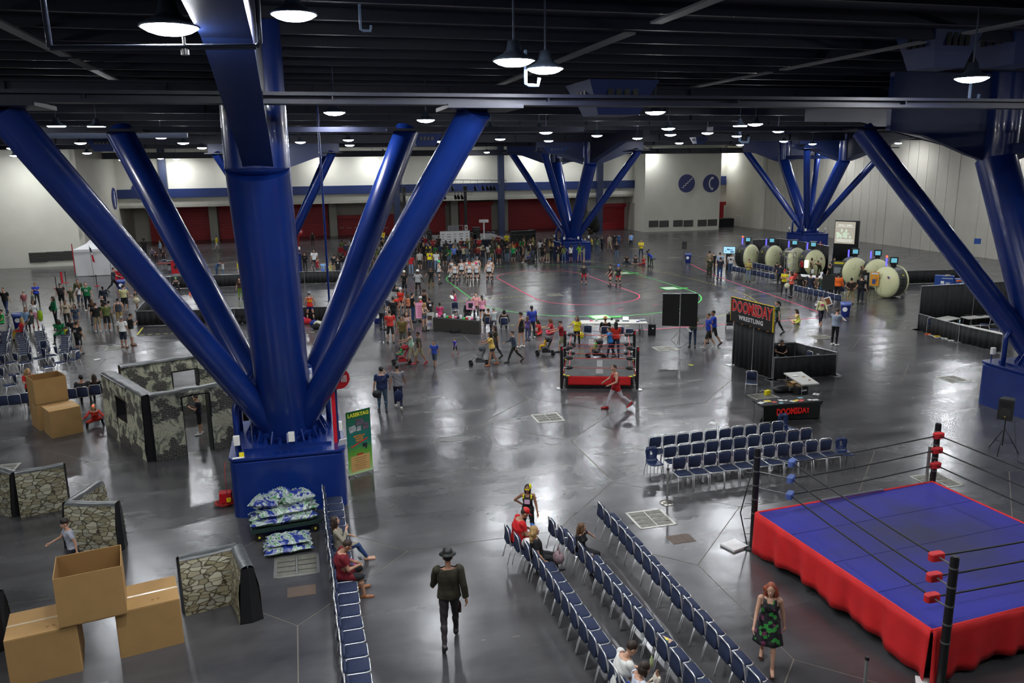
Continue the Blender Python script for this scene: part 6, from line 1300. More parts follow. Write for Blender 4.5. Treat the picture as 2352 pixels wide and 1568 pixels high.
def person_parts(J, f, fat, fingers):
 """capsules (name, a, b, ra, rb, squash)"""
 Z = Vector((0,0,J['dz'])); g = lambda k: J[k]+Z; C = []; F = fat
 U = (J['neck']-J['pel']).normalized(); X = Vector((1,0,0))
 if f: tor = [(-.05,.155,.115,0),(.02,.165,.118,0),(.10,.140,.100,.0),(.18,.122,.090,.004),(.27,.140,.105,.014),(.34,.145,.110,.016),(.42,.150,.085,.0),(.465,.085,.065,-.005)]
 else: tor = [(-.05,.145,.110,0),(.02,.150,.112,0),(.10,.146,.105,.004),(.18,.150,.108,.006),(.27,.165,.115,.008),(.35,.178,.118,.006),(.42,.170,.092,-.004),(.465,.090,.070,-.008)]
 for nm in 'LR':
  C.append(('thigh'+nm, g('hip'+nm), g('knee'+nm), (.086 if f else .084)*(1+(F-1)*.7), .052*(1+(F-1)*.4)))
  C.append(('shin'+nm, g('knee'+nm), g('ank'+nm), .052, .034)); m = g('knee'+nm).lerp(g('ank'+nm),.3)+ (J['heel'+nm]-J['toe'+nm]).normalized()*.014; C.append(('calf'+nm, m, m.lerp(g('ank'+nm),.35), .054*(1+(F-1)*.4), .042))
  C.append(('foot'+nm, g('heel'+nm), g('toe'+nm), .040, .034)); C.append(('foot'+nm, g('ank'+nm), g('heel'+nm), .038, .040))
  C.append(('uarm'+nm, g('sh'+nm), g('el'+nm), (.046 if f else .054)*(1+(F-1)*.5), .037*(1+(F-1)*.3))); C.append(('farm'+nm, g('el'+nm), g('wr'+nm), .038*(1+(F-1)*.3), .025))
  fd, fb = J['fd'+nm], J['fb'+nm]; side = -1 if nm == 'L' else 1; wr = g('wr'+nm); lat = fd.cross(fb).normalized()
  palm = lat if True else fb
  across = fb; C.append(('hand'+nm, wr+fd*.02, wr+fd*.07, .026, .032))
  if fingers:
   C.append(('hand'+nm, wr+fd*.07+across*.018, wr+fd*.07-across*.018, .020, .020))
   curl = lat*(-side)
   for k, (o_, l_) in enumerate(((.028,.070),(.010,.080),(-.009,.074),(-.027,.058))):
    p0 = wr+fd*.085+across*o_; p1 = p0+(fd*.92+curl*.25).normalized()*l_*.55; p2 = p1+(fd*.65+curl*.75).normalized()*l_*.5
    C.append(('hand'+nm, p0, p1, .0098, .0092)); C.append(('hand'+nm, p1, p2, .0092, .0082))
   t0 = wr+fd*.035+across*.024; t1 = t0+(fd*.55+across*.8+curl*.2).normalized()*.042; C.append(('hand'+nm, t0, t1, .0125, .0105)); C.append(('hand'+nm, t1, t1+(fd*.9+across*.2+curl*.2).normalized()*.032, .0105, .009))
  else: C.append(('hand'+nm, wr+fd*.08, wr+fd*.145+J['fb'+nm]*.01, .026, .015))
 C.append(('neck', g('neck')-U*.03, g('head')-J['Hd']*.08, .056 if not f else .047, .048 if not f else .042))
 return C, tor, U
def round_cone(mb, a, b, ra, rb, n=10):
 d = b-a; L_ = d.length
 if L_ < 1e-5: return mb.ell(a,(ra,ra,ra),n,6)
 q = d.to_track_quat('Z','Y'); rings = []
 for k in (-80,-50,-20,0): rings.append((ra*math.cos(R(k)), ra*math.sin(R(k))))
 rings = [(r_, z_) for r_, z_ in rings]+[(rb*math.cos(R(k)), L_+rb*math.sin(R(k))) for k in (0,20,50,80)]
 vs = []
 for r_, z_ in rings:
  for i in range(n): t_ = 2*math.pi*i/n; vs.append(a+q @ Vector((r_*math.cos(t_), r_*math.sin(t_), z_)))
 K = len(rings); fs = [(j*n+i,j*n+(i+1)%n,(j+1)*n+(i+1)%n,(j+1)*n+i) for j in range(K-1) for i in range(n)]+[tuple(range(n-1,-1,-1)), tuple(range((K-1)*n,K*n))]
 return mb.add(vs, fs, 0, True)
def head_rot(J): return Matrix.Rotation(-J['hd'],3,'X') @ Matrix.Rotation(J['hyaw'],3,'Z')
def remesh(mb, vox, smooth=2):
 me = mb.mesh('tmp', []); o = bpy.data.objects.new('tmp', me); COL.objects.link(o)
 r = o.modifiers.new('r','REMESH'); r.mode = 'VOXEL'; r.voxel_size = vox; r.use_smooth_shade = True
 s = o.modifiers.new('s','SMOOTH'); s.iterations = smooth; s.factor = .5
 dg = bpy.context.evaluated_depsgraph_get(); dg.update(); out = bpy.data.meshes.new_from_object(o.evaluated_get(dg))
 bpy.data.objects.remove(o); bpy.data.meshes.remove(me); return out
_bodies = {}
def body(pose, f, fat, level):
 """template: (body mesh, vertex arrays, region names) in metres for a 1.75 m person"""
 key = (pose, f, fat, level)
 if key in _bodies: return _bodies[key]
 J, P = skeleton(pose, f); C, tor, U = person_parts(J, f, fat, level == 2); mb = MB(); Z = Vector((0,0,J['dz']))
 V = Vector((0,U.z,-U.y)); n = 18; vs = []
 for (h_, rx, ry, yo) in tor:
  k = 1+(fat-1)*(1.1 if h_ < .3 else .6)
  for i in range(n): a = 2*math.pi*i/n; vs.append(Z+U*h_+Vector((rx*k*math.cos(a),0,0))+V*(yo+ (fat-1)*.06*(h_<.25)+ry*k*math.sin(a)))
 K = len(tor); mb.add(vs, [(j*n+i,j*n+(i+1)%n,(j+1)*n+(i+1)%n,(j+1)*n+i) for j in range(K-1) for i in range(n)]+[tuple(range(n-1,-1,-1)), tuple(range((K-1)*n,K*n))], 0, True)
 mb.ell(Z+U*-.045,(.13*fat,.105*fat,.07),14,8)
 for nm in 'LR': mb.ell(Z+J['sh'+nm]-Vector(((-1 if nm=='L' else 1)*.02,0,0)),(.062,.06,.062),10,8)
 if f:
  for s in (-1,1): mb.ell(Z+U*.30+Vector((s*.065,0,0))+V*.088,(.062,.055,.06),12,8)
 for c in C: round_cone(mb, c[1], c[2], c[3], c[4], 12 if level else 8)
 Hc = Z+J['head']; HR = head_rot(J); T = lambda x,y,z: Hc+HR @ Vector((x,y,z))
 mb.ell(T(0,-.008,.015),(.077,.096,.105),16,12,rot=HR); mb.ell(T(0,.030,-.050),(.058,.062,.068),14,10,rot=HR)
 if level:
  mb.ell(T(0,.100,-.022),(.014,.020,.026),8,6,rot=HR);
  for s in (-1,1): mb.ell(T(s*.080,-.008,-.012),(.012,.022,.032),8,6,rot=HR)
  mb.ell(T(0,.088,-.062),(.026,.016,.012),8,6,rot=HR); mb.ell(T(0,.075,-.100),(.026,.024,.018),8,6,rot=HR)
 vox = (.030,.0175,.0095)[level]; me = remesh(mb, vox, (1,2,3)[level]); N = len(me.vertices); co = np.empty(N*3); me.vertices.foreach_get('co', co); co = co.reshape(-1,3)
 names = []; D = []; T_ = []
 def segd(a, b, ra, rb):
  a, b = np.array(a), np.array(b); d = b-a; t = np.clip(((co-a)@d)/max(1e-9,d@d),0,1); return np.linalg.norm(co-(a+t[:,None]*d),axis=1)-(ra+(rb-ra)*t), t
 for c in C: d, t = segd(*c[1:]); names.append(c[0]); D.append(d); T_.append(t)
 Zv, Uv = np.array(Z), np.array(U)
 d, t = segd(Zv-Uv*.04, Zv+Uv*.44, .125*fat, .14); names.append('torso'); D.append(d); T_.append(t)
 d, t = segd(Hc, Hc+HR@Vector((0,0,.03)), .09, .09); names.append('head'); D.append(d); T_.append(t)
 D = np.array(D); idx = D.argmin(0); reg = np.array(names)[idx]; tt = np.array(T_)[idx, np.arange(N)]
 nr = np.empty(N*3); me.vertices.foreach_get('normal', nr); nr = nr.reshape(-1,3)
 hh = (co-Zv)@Uv   # height along the spine
 lat = np.abs(co[:,0])
 F4 = [tuple(p.vertices) for p in me.polygons]
 _bodies[key] = dict(me=me, co=co, nr=nr, reg=reg, t=tt, h=hh, lat=lat, F=F4, J=J, P=P, Hc=Hc, HR=HR, key=key, U=U, Z=Z); return _bodies[key]
def region_mask(B, part, style):
 reg, t, h = B['reg'], B['t'], B['h']; s = lambda *k: np.isin(reg, k); m = np.zeros(len(reg), bool)
 if part == 'top':
  m |= s('torso') & (h > -.06) & (h < .455); m |= (s('thighL','thighR') & (h > -.06)); m |= s('neck') & (h < .44)
  if style in ('tee','polo'): m |= s('uarmL','uarmR') & (t < .62)
  elif style in ('long','jacket'): m |= s('uarmL','uarmR'); m |= s('farmL','farmR') & (t < .93)
  elif style in ('tank','singlet'): m |= s('uarmL','uarmR') & (t < .0); m &= ~((h > .36) & (B['lat'] > .12)) & ~((h > .40) & (B['lat'] < .05))
  elif style == 'cap': m |= s('uarmL','uarmR') & (t < .3)
 elif part == 'bottom':
  m |= s('torso') & (h < .06);
  if style == 'long': m |= s('thighL','thighR','calfL','calfR'); m |= s('shinL','shinR') & (t < .96)
  elif style == 'capri': m |= s('thighL','thighR'); m |= s('shinL','shinR','calfL','calfR') & (t < .45)
  elif style == 'shorts': m |= s('thighL','thighR'); m |= s('shinL','shinR') & (t < .06)
  elif style in ('hot','skirt'): m |= s('thighL','thighR') & (t < (.42 if style == 'hot' else .35))
 elif part == 'shoes': m |= s('footL','footR') if not style else s('foot'+style)
 elif part == 'boots': m |= s('footL','footR'); m |= s('shinL','shinR') & (t > .55)
 elif part == 'kneepads': m |= (s('thighL','thighR') & (t > .9)) | (s('shinL','shinR') & (t < .2))
 elif part == 'socks': m |= s('shinL','shinR') & (t > .5)
 return m
_garm = {}
def garment(B, part, style, off):
 key = B['key']+(part, style, off)
 if key in _garm: return _garm[key]
 m = region_mask(B, part, style); F_ = [f for f in B['F'] if all(m[i] for i in f)]
 if not F_: _garm[key] = None; return None
 used = sorted({i for f in F_ for i in f}); mp = {v: k for k, v in enumerate(used)}; u = np.array(used)
 co = B['co'][u]; nr = B['nr'][u]; o = np.full(len(u), off)
 if part == 'top' and style not in ('singlet',): o = o+.010*np.clip((.2-B['h'][u])/.25,0,1)
 if style == 'jacket': o = o+.012+.005*np.sin(co[:,2]*14+co[:,0]*38)
 else: o = o+.0035*np.sin(co[:,2]*38+co[:,0]*31+co[:,1]*23)
 if part == 'bottom' and style in ('shorts',): o = o+.014*B['t'][u]*np.isin(B['reg'][u],('thighL','thighR'))
 co = co+nr*o[:,None]; me = bpy.data.meshes.new(part); me.from_pydata([tuple(c) for c in co], [], [tuple(mp[i] for i in f) for f in F_])
 for p in me.polygons: p.use_smooth = True
 me.materials.append(None); _garm[key] = me; return me
def skirt_mesh(B, top_h, hem, flare, n=28):
 J, Z = B['J'], B['Z']; mb = MB(); vs = []; K = 7
 kn = (J['kneeL']+J['kneeR'])/2;
 for j in range(K+1):
  f_ = j/K; z_ = top_h+(hem-top_h)*f_; ww = .155+.02*math.sin(min(1,f_*2)*math.pi/2)+flare*f_
  sh = kn.y*max(0,min(1,(-z_)/.43)) if z_ < 0 else 0
  for i in range(n): a = 2*math.pi*i/n; r_ = 1+.05*f_*math.sin(a*7); vs.append(Z+B['U']*max(z_,0)+Vector((0,0,min(z_,0)))+Vector((ww*r_*math.cos(a), .78*ww*r_*math.sin(a)+sh, 0)))
 return mb.add(vs, [(j*n+i,(j+1)*n+i,(j+1)*n+(i+1)%n,j*n+(i+1)%n) for j in range(K) for i in range(n)], 0, True)
_hair = {}
def hair_mesh(B, style):
 key = B['key']+('hair', style)
 if key in _hair: return _hair[key]
 Hc, HR = B['Hc'], B['HR']; mb = MB(); T = lambda x,y,z: Hc+HR @ Vector((x,y,z)); e = lambda c, r: mb.ell(T(*c), r, 14, 10, rot=HR)
 if style in ('short','cap','helmet','hat','fedora','beanie','buzz'):
  if style != 'buzz': e((0,-.022,.030),(.083,.098,.100))
  else: e((0,-.016,.026),(.0785,.094,.0985))
 if style == 'afro': e((0,-.03,.06),(.14,.13,.14))
 if style in ('long','longc','pony','bun','bob','wavy'):
  e((0,-.024,.030),(.086,.100,.102))
  if style in ('long','wavy','longc'):
   w_ = .095 if style == 'long' else .13; mb.ell(T(0,-.070,-.08),(w_,.055,.16),14,10); mb.ell(T(0,-.085,-.21),(w_*.9,.045,.15),14,10)
   for s in (-1,1): mb.ell(T(s*.078,-.01,-.06),(.026,.045,.11),10,8)
  if style == 'wavy':
   for k in range(10): mb.ell(T(math.cos(k*2.4)*.10,-.08+.02*math.sin(k),-.05-.025*k),(.05,.045,.06),8,6)
   mb.ell(T(0,-.06,-.30),(.14,.06,.13),12,8)
  if style == 'bob':
   mb.ell(T(0,-.045,-.045),(.098,.065,.095),12,9)
   for s in (-1,1): mb.ell(T(s*.078,-.0,-.05),(.024,.045,.085),10,8)
  if style == 'pony': mb.ell(T(0,-.135,-.03),(.035,.035,.09),8,7); mb.ell(T(0,-.15,-.12),(.03,.03,.09),8,7)
  if style == 'bun': mb.ell(T(0,-.10,.09),(.05,.05,.05),10,8)
 me = mb.mesh('hair',[None]) if mb.v else None; _hair[key] = me; return me
def hat_mesh(B, style):
 key = B['key']+('hat', style)
 if key in _hair: return _hair[key]
 Hc, HR = B['Hc'], B['HR']; mb = MB(); M_ = Matrix.Translation(Hc) @ HR.to_4x4()
 if style == 'cap': mb.lathe([(.087,.035),(.088,.07),(.075,.115),(.04,.138),(.0,.142)],18,(0,-.008,0),M=M_,sy=1.12); mb.add([(-.065,.07,.045),(.065,.07,.045),(.055,.165,.035),(-.055,.165,.035),(-.065,.07,.055),(.065,.07,.055),(.055,.165,.042),(-.055,.165,.042)],[(3,2,1,0),(4,5,6,7),(0,1,5,4),(1,2,6,5),(2,3,7,6),(3,0,4,7)],0,False,M_)
 elif style == 'helmet': mb.lathe([(.098,.01),(.104,.05),(.095,.11),(.06,.145),(.0,.155)],18,(0,-.012,0),M=M_,sy=1.15)
 elif style in ('hat','fedora'): mb.lathe([(.145,.055),(.150,.060),(.088,.068),(.086,.10),(.075,.155),(.03,.16),(0,.158)],20,(0,-.008,0),M=M_,sy=1.15)
 elif style == 'beanie': mb.lathe([(.088,.03),(.090,.06),(.08,.12),(.04,.15),(0,.155)],16,(0,-.012,0),M=M_,sy=1.12)
 me = mb.mesh('hat',[None]); _hair[key] = me; return me
SK = {'l':(.53,.30,.20),'m':(.40,.21,.13),'t':(.27,.13,.075),'d':(.075,.035,.022)}
SKM = {k: mat('skin_'+k, v, .55) for k, v in SK.items()}
HC = {'k':(.006,.005,.005),'b':(.028,.014,.008),'l':(.11,.055,.022),'y':(.38,.24,.09),'r':(.25,.055,.02),'g':(.22,.21,.20),'p':(.10,.008,.04),'n':(.08,.45,.14)}
HCM = {k: mat('hair_'+k, v, .6) for k, v in HC.items()}
def slot(o, m): o.material_slots[0].link = 'OBJECT'; o.material_slots[0].material = m
_l0 = {}
def far_mesh(pose, f, fat, ts, bs, hair):
 key = (pose, f, fat, ts, bs, hair)
 if key in _l0: return _l0[key]
 B = body(pose, f, fat, 0); N = len(B['co']); mi = np.zeros(N, int)
 b_ = region_mask(B,'bottom', bs if bs != 'skirt' else 'hot'); t_ = region_mask(B,'top',ts); s_ = region_mask(B,'shoes','')
 mi[b_] = 2; mi[t_] = 1; mi[s_] = 3
 me = B['me'].copy(); me.materials.clear()
 for k in range(5): me.materials.append(None)
 co = B['co']+B['nr']*np.where(mi==1,.010,np.where(mi==2,.008,0))[:,None]; me.vertices.foreach_set('co', co.ravel())
 fm = [int(np.bincount(mi[list(p.vertices)]).argmax()) for p in me.polygons]; me.polygons.foreach_set('material_index', fm)
 hm = hair_mesh(B, hair) if hair != 'bald' else None
 if hm is not None or bs == 'skirt':
  bm = bmesh.new(); bm.from_mesh(me)
  def join(src, mid):
   n0 = len(bm.verts); vs = [bm.verts.new(v.co) for v in src.vertices]
   for p in src.polygons:
    try: q = bm.faces.new([vs[i] for i in p.vertices]); q.material_index = mid; q.smooth = True
    except ValueError: pass
  if hm is not None: join(hm, 4)
  if bs == 'skirt': join(skirt_mesh(B, .05, -.38, .06, 14).mesh('sk',[None]), 2)
  bm.to_mesh(me); bm.free()
 _l0[key] = me; return me
def person(loc, rz, h, pose, top, bottom, hair, skin='l', f=0, fat=1.0, label='', group=None, level=1, hat=None, shoes='26262a', extra=None, z=0.0):
 """top=(hex, style) bottom=(hex, style) hair=(style, colour key) hat=(style, hex)"""
 s = h/1.75
 if level == 0:
  me = far_mesh(pose, f, fat, top[1], bottom[1], hair[0]); o = bpy.data.objects.new('person', me); COL.objects.link(o)
  ms = [SKM[skin], cmat(top[0]), cmat(bottom[0]), cmat(shoes), HCM[hair[1]] if hat is None else cmat(hat[1],.5)]
  for k in range(5): o.material_slots[k].link = 'OBJECT'; o.material_slots[k].material = ms[k]
  o.location = (loc[0],loc[1],z); o.rotation_euler = (0,0,rz); o.scale = (s,s,s); return tag(o, label, 'person', group)
 B = body(pose, f, fat, level)
 if not len(B['me'].materials): B['me'].materials.append(None)
 o = bpy.data.objects.new('person', B['me']); COL.objects.link(o); slot(o, SKM[skin]); o.location = (loc[0],loc[1],z); o.rotation_euler = (0,0,rz); o.scale = (s,s,s); tag(o, label, 'person', group)
 def child(nm, me, m):
  if me is None: return None
  if not len(me.materials): me.materials.append(None)
  c = bpy.data.objects.new(nm, me); COL.objects.link(c); c.parent = o; slot(c, m); return c
 NM = {'tee':'t_shirt','polo':'polo_shirt','long':'shirt','jacket':'jacket','tank':'tank_top','singlet':'singlet','cap':'top'}
 child(NM[top[1]], garment(B,'top',top[1],.012), cmat(top[0]))
 BN = {'long':'trousers','capri':'trousers','shorts':'shorts','hot':'shorts','skirt':'skirt'}
 if bottom[1] == 'skirt': child('skirt', skirt_mesh(B,.07,-.36,.06).mesh('skirt',[None]), cmat(bottom[0]))
 elif bottom[1] == 'dress': pass
 else: child(BN[bottom[1]], garment(B,'bottom',bottom[1],.009), cmat(bottom[0]))
 if shoes:
  for nm in 'LR': child('shoe', garment(B,'shoes',nm,.008), cmat(shoes,.5))
 if hair[0] != 'bald': child('hair', hair_mesh(B, hair[0]), HCM[hair[1]])
 if hat: child({'cap':'cap','helmet':'helmet','hat':'hat','fedora':'hat','beanie':'beanie'}[hat[0]], hat_mesh(B, hat[0]), cmat(hat[1],.5))
 if extra:
  for e_ in extra.split():
   if e_.startswith('pads'): child('knee_pads', garment(B,'kneepads','',.022), cmat('16161a',.5))
   elif e_.startswith('socks'): child('socks', garment(B,'socks','',.006), cmat(e_[6:] or '18181a'))
   elif e_.startswith('print'):   # printed patch on chest (f) or back (b)
    _, side, col = e_.split(':'); U, Z = B['U'], B['Z']; V = Vector((0,U.z,-U.y)); sg = 1 if side == 'f' else -1
    p = Z+U*.28+V*(sg*(.150 if (f or fat > 1.1) else .142)); mb = MB().box((0,0,0),(.16,.012,.13)); c = obj('shirt_print', mb, o, mats=cmat(col)); c.location = p; c.rotation_euler = (-math.atan2(U.y,U.z),0,0)
   elif e_.startswith('num'):
    _, side, txt, col = e_.split(':'); U, Z = B['U'], B['Z']; V = Vector((0,U.z,-U.y)); sg = 1 if side == 'f' else -1
    c = obj('jersey_number', text_mesh(txt,.20,m=cmat(col),depth=.012,font_off=.004), o); c.location = Z+U*.27+V*(sg*.146); c.rotation_euler = (R(90),0,0 if sg < 0 else math.pi)
 if level == 2:
  T = lambda x,y,zz: B['Hc']+B['HR'] @ Vector((x,y,zz))
  for sx in (-1,1):
   e2 = obj('eye', MB().ell(T(sx*.030,.079,.004),(.012,.008,.007),8,6), o, mats=cmat('e8e4e0',.3)); obj('pupil', MB().ell(T(sx*.030,.086,.004),(.005,.003,.005),8,6), e2, mats=BLACK)
   obj('eyebrow', MB().ell(T(sx*.031,.084,.024),(.018,.005,.004),8,5), o, mats=HCM[hair[1] if hair[1] in HCM else 'b'])
  obj('lips', MB().ell(T(0,.100,-.062),(.022,.007,.007),8,6), o, mats=mat('lips',(.35,.07,.06),.5))
 return o
def P_(px, feet, head, deg, pose, top, bottom, hair, skin, f, label, fat=1.0, z=0.0, lo=1.35, hi=2.0, **k):
 """stand a person where the photo shows the feet (feet=None: head and a given height hi)"""
 seat = POSES[pose].get('seat')
 if feet is None: h = hi; p = G(px, head, hi*.985*(1 if seat is None else (.75 if seat > .3 else .5))); H_px = 60
 else:
  p = G(px, feet, z); a_, b_ = .4, 2.6
  for _ in range(30):
   m_ = (a_+b_)/2
   if PJ((p.x,p.y,z+m_))[1] < head: b_ = m_
   else: a_ = m_
  full = m_; h = full/(1.0 if seat is None else (.80 if seat > .3 else .53)); h = max(lo, min(hi, h))
  if pose in ('skate','crouch','bend'): h = 1.7
  H_px = feet-head
 lv = k.pop('level', None)
 if lv is None: lv = 0 if H_px < 46 else 1
 if isinstance(top, str): top = (top[:6], top[7:] or 'tee')
 if isinstance(bottom, str): bottom = (bottom[:6], bottom[7:] or 'long')
 if isinstance(hair, str): hair = (hair[:-1], hair[-1])
 return person((p.x,p.y), face(p, deg), h, pose, top, bottom, hair, skin, f, fat, label, level=lv, z=z, **k)
# ---------------------------------------------------------------- nearest people
def seated(x, y, rz, h, pose, *a, **k):
 return person((x, y), rz, h, pose, *a, **k)
person((5.14,-1.15),EAST,1.78,'sitphone',('c01a1e','tee'),('16161a','long'),('short','b'),'m',0,1.4,'person in red t-shirt and red yellow cap seated with a phone, left diagonal row',level=2,hat=('cap','c8201e'),extra='print:f:a8862a')
person((5.36,-2.08),EAST-.1,1.68,'sitback',('121214','tee'),('16161a','long'),('wavy','y'),'l',1,1.3,'person with long curly blond hair in black seated in the left diagonal row',level=2,extra='print:b:8a8a8a')
person((6.44,-2.03),EAST-.9,1.55,'sitturn',('141416','tee'),('1a1a22','long'),('long','l'),'l',1,1.0,'person with long brown hair turned around in the middle diagonal row, arm over a chair',level=2)
person((5.40,-6.95),EAST,1.80,'sitphone',('d8d8d2','tee'),('2a2a30','long'),('short','b'),'l',0,1.35,'person in white printed t-shirt with a lanyard seated near the bottom edge',level=2,extra='print:f:a8a06a')
person((5.45,-7.43),EAST,1.66,'sitlap',('c8ccd8','tee'),('2a3048','long'),('bob','b'),'l',1,1.05,'person in blue and white striped top holding a baby at the bottom edge',level=2,extra='print:b:2a4ab8')
pb = person((5.85,-7.43),WEST,.62,'sit',('e0d8c8','long'),('e0d8c8','long'),('buzz','l'),'l',0,1.25,'baby in cream clothes held on a lap at the bottom edge',level=1,z=.56,shoes='e0d8c8')
person((1.02,-.27),EAST,1.70,'sitrest',('8a8474','long'),('28406a','long'),('long','b'),'l',1,1.0,'person in beige cardigan and jeans resting head on hand in the single row',level=2,shoes=None,extra='print:f:3a3a3a')
person((1.10,-1.05),EAST,1.15,'sit',('8a2a6a','long'),('3a4a6a','long'),('bob','p'),'l',1,1.0,'child with purple red hair and pink top between two adults in the single row',level=1)
person((.94,-1.71),EAST,1.82,'sitphone',('6a0e1e','tee'),('141418','shorts'),('short','b'),'m',0,1.4,'person in maroon t-shirt and black shorts using a phone in the single row',level=2,shoes='8a5a3a')
P_(1035,1480,1270,92,'walk2','2f2c1e jacket','2c2628 long','shortk','m',0,'person in dark olive jacket and small hat walking away in the lower middle',level=2,hat=('fedora','1c1e1c'),fat=1.1)
rw = P_(1760,1532,1338,268,'walk','15151a tank','15151a hot','wavyr','l',1,'person with red hair in a black and green floral dress walking beside the big ring',level=2,shoes=None,fat=1.1)
rw.children[0]['label'] = 'black bodice'
def flora():
 m = bpy.data.materials.new('floral_dress'); m.use_nodes = True; nt = m.node_tree; N = nt.nodes; L = nt.links; tc = N.new('ShaderNodeTexCoord'); v = N.new('ShaderNodeTexVoronoi'); v.inputs['Scale'].default_value = 13; L.new(tc.outputs['Object'], v.inputs['Vector'])
 r = N.new('ShaderNodeValToRGB'); r.color_ramp.interpolation = 'CONSTANT'; sp = N.new('ShaderNodeSeparateColor'); L.new(v.outputs['Color'], sp.inputs[0]); L.new(sp.outputs[0], r.inputs['Fac'])
 for i, (p_, c_) in enumerate(((0,(.012,.011,.015)),(.55,(.04,.30,.05)),(.72,(.03,.03,.03)),(.9,(.22,.05,.12)))):
  e = r.color_ramp.elements[i] if i < 2 else r.color_ramp.elements.new(p_); e.position = p_; e.color = c_+(1,)
 L.new(r.outputs['Color'], N['Principled BSDF'].inputs['Base Color']); N['Principled BSDF'].inputs['Roughness'].default_value = .8; return m
Bw = body('walk',1,1.1,2); FLM = flora(); o = obj('dress_skirt', skirt_mesh(Bw,.14,-.44,.10).mesh('dress_skirt',[FLM]), rw); o.modifiers.new('s','SOLIDIFY').thickness = .006
for c in rw.children:
 if c.name.startswith('tank_top'): slot(c, FLM)
for nm in 'LR':
 q = Bw['Z']+(Bw['J']['heel'+nm]+Bw['J']['toe'+nm])/2; obj('sandal', MB().box((q.x,q.y,q.z-.045),(.085,.25,.02)).box((q.x,q.y-.09,q.z-.06),(.04,.04,.06)).tube([(q.x-.045,q.y-.09,q.z+.05),(q.x,q.y-.05,q.z+.075),(q.x+.045,q.y-.09,q.z+.05)],.008,6), rw, mats=cmat('3a2018'))
gs = P_(1213,1238,1117,262,'akimbo','131316 tank','131316 long','longk','t',1,'person in black tank top and yellow mask standing hand on hip by the diagonal rows',lo=1.5,hi=1.6,level=2,extra='print:f:c8a8c0')
Bq = body('akimbo',1,1.0,2); T = lambda x,y,zz: Bq['Hc']+Bq['HR'] @ Vector((x,y,zz))
YM = cmat('e8e01c',.5); obj('yellow_mask', MB().box(T(0,.088,.006),(.13,.012,.035)), gs, mats=YM); obj('yellow_hair_band', MB().ell(T(-.075,-.01,.06),(.04,.05,.09),10,8), gs, mats=YM)
for s in (-1,1): obj('yellow_strap', MB().box(Bq['Z']+Vector((s*.115,.03,.41)),(.04,.14,.10)), gs, mats=YM)
P_(156,None,1186,185,'stride','a8acb8 tee','2a2a30 shorts','shortl','l',0,'child in pale grey t-shirt and dark cap running left behind the open box',hi=1.52,level=2,hat=('beanie','2a2420'))
P_(62,None,846,285,'hold','c0181c tee','16161a long','wavyy','l',1,'person in red t-shirt with blond curly hair standing behind the tall cardboard stack',hi=1.68,level=1,extra='print:f:2a2a2a')
p = G(192,908,.45); person((p.x,p.y),face(p,82),1.78,'sitback',('34363a','tee'),('202228','long'),('short','k'),'m',0,1.1,'person in dark grey seen from behind, seated left of a pair by the inflatable house',level=1)
p = G(221,903,.45); person((p.x,p.y),face(p,82),1.70,'sitback',('161618','tee'),('202228','long'),('long','b'),'l',1,1.0,'person with long brown hair from behind, seated right of a pair by the inflatable house',level=1)
kn = P_(222,975,928,262,'crawl','b02a1c long','1a1c24 long','longy','l',1,'person in orange red top crouching on the floor with a red light on the head',level=1)
Bk = body('crawl',1,1.0,1); obj('head_lamp', MB().ell(Bk['Hc']+Bk['HR']@Vector((0,.11,.07)),(.03,.02,.03),8,6), kn, mats=mat('red_beacon',(.9,.05,.03),.4,emit=4,ecol=(1,.06,.03)))
P_(461,997,905,178,'hold','141a2e tee','1c1c20 shorts','shortb','l',0,'person in navy t-shirt and black shorts standing inside the inflatable doorway',level=1,shoes='c8c8c8')
P_(880,946,841,95,'phone','16284e tee','3a4c5e long','shortk','l',0,'person in navy t-shirt and cap with shoulder bag walking away, left of a pair',fat=1.25,level=2,hat=('cap','2a2e2c'))
P_(916,941,838,88,'walk','7c7c80 tee','141c34 long','shortk','m',0,'person in grey t-shirt with navy drawstring bag walking away, right of a pair',level=2,shoes='d0ccc0')
# things they carry
def carried(nm, mb, m, p, rz, label, cat): return tag(obj(nm, mb, loc=p, rz=rz, mats=m), label, cat)
p = G(865,905,.85); carried('shoulder_bag', MB().ell((0,0,0),(.16,.09,.16)).tube([(0,0,.15),(.15,0,.45),(.33,.0,.62)],.012,5), BLACK, p, 0, 'black shoulder bag on the hip of the person in navy', 'bag')
p = G(914,905,1.15); carried('drawstring_bag', MB().ell((0,-.15,-.02),(.17,.06,.22)), cmat('18264a'), p, 0, 'navy drawstring bag on the back of the person in grey', 'bag')
p = G(1056,1392,.75); carried('bottle', MB().lathe([(.03,-.12),(.033,.0),(.03,.06),(.012,.1),(.012,.13)],10), cmat('3a2018',.2), p, 0, 'dark bottle in the right hand of the walking person with hat', 'bottle')
carried('plastic_bag', MB().ell((0,0,.12),(.16,.19,.14),10,7), mat('white_bag',(.7,.68,.66),.4), (5.28,-1.62,.47), .3, 'white plastic carrier bag on a seat beside the person in red', 'bag')
carried('hand_bag', MB().ell((0,0,0),(.13,.17,.15)).tube([(0,-.1,.1),(0,0,.3),(0,.1,.1)],.012,5), mat('floral_bag',(.20,.13,.14),.7,noise=.8,nscale=30), (5.74,-2.50,.62), 0, 'brown floral handbag hanging beside the curly haired person', 'bag')
carried('bottle', MB().lathe([(.032,0),(.034,.12),(.012,.17),(.012,.2)],10), cmat('b8c890',.2), (5.98,-6.93,.74), 0, 'water bottle in the hand of the person in white at the bottom', 'bottle')
carried('phone', MB().rbox((0,0,0),(.07,.14,.012),.01), BLACK, (1.40,-1.71,.84), .3, 'black phone held by the person in maroon', 'phone')
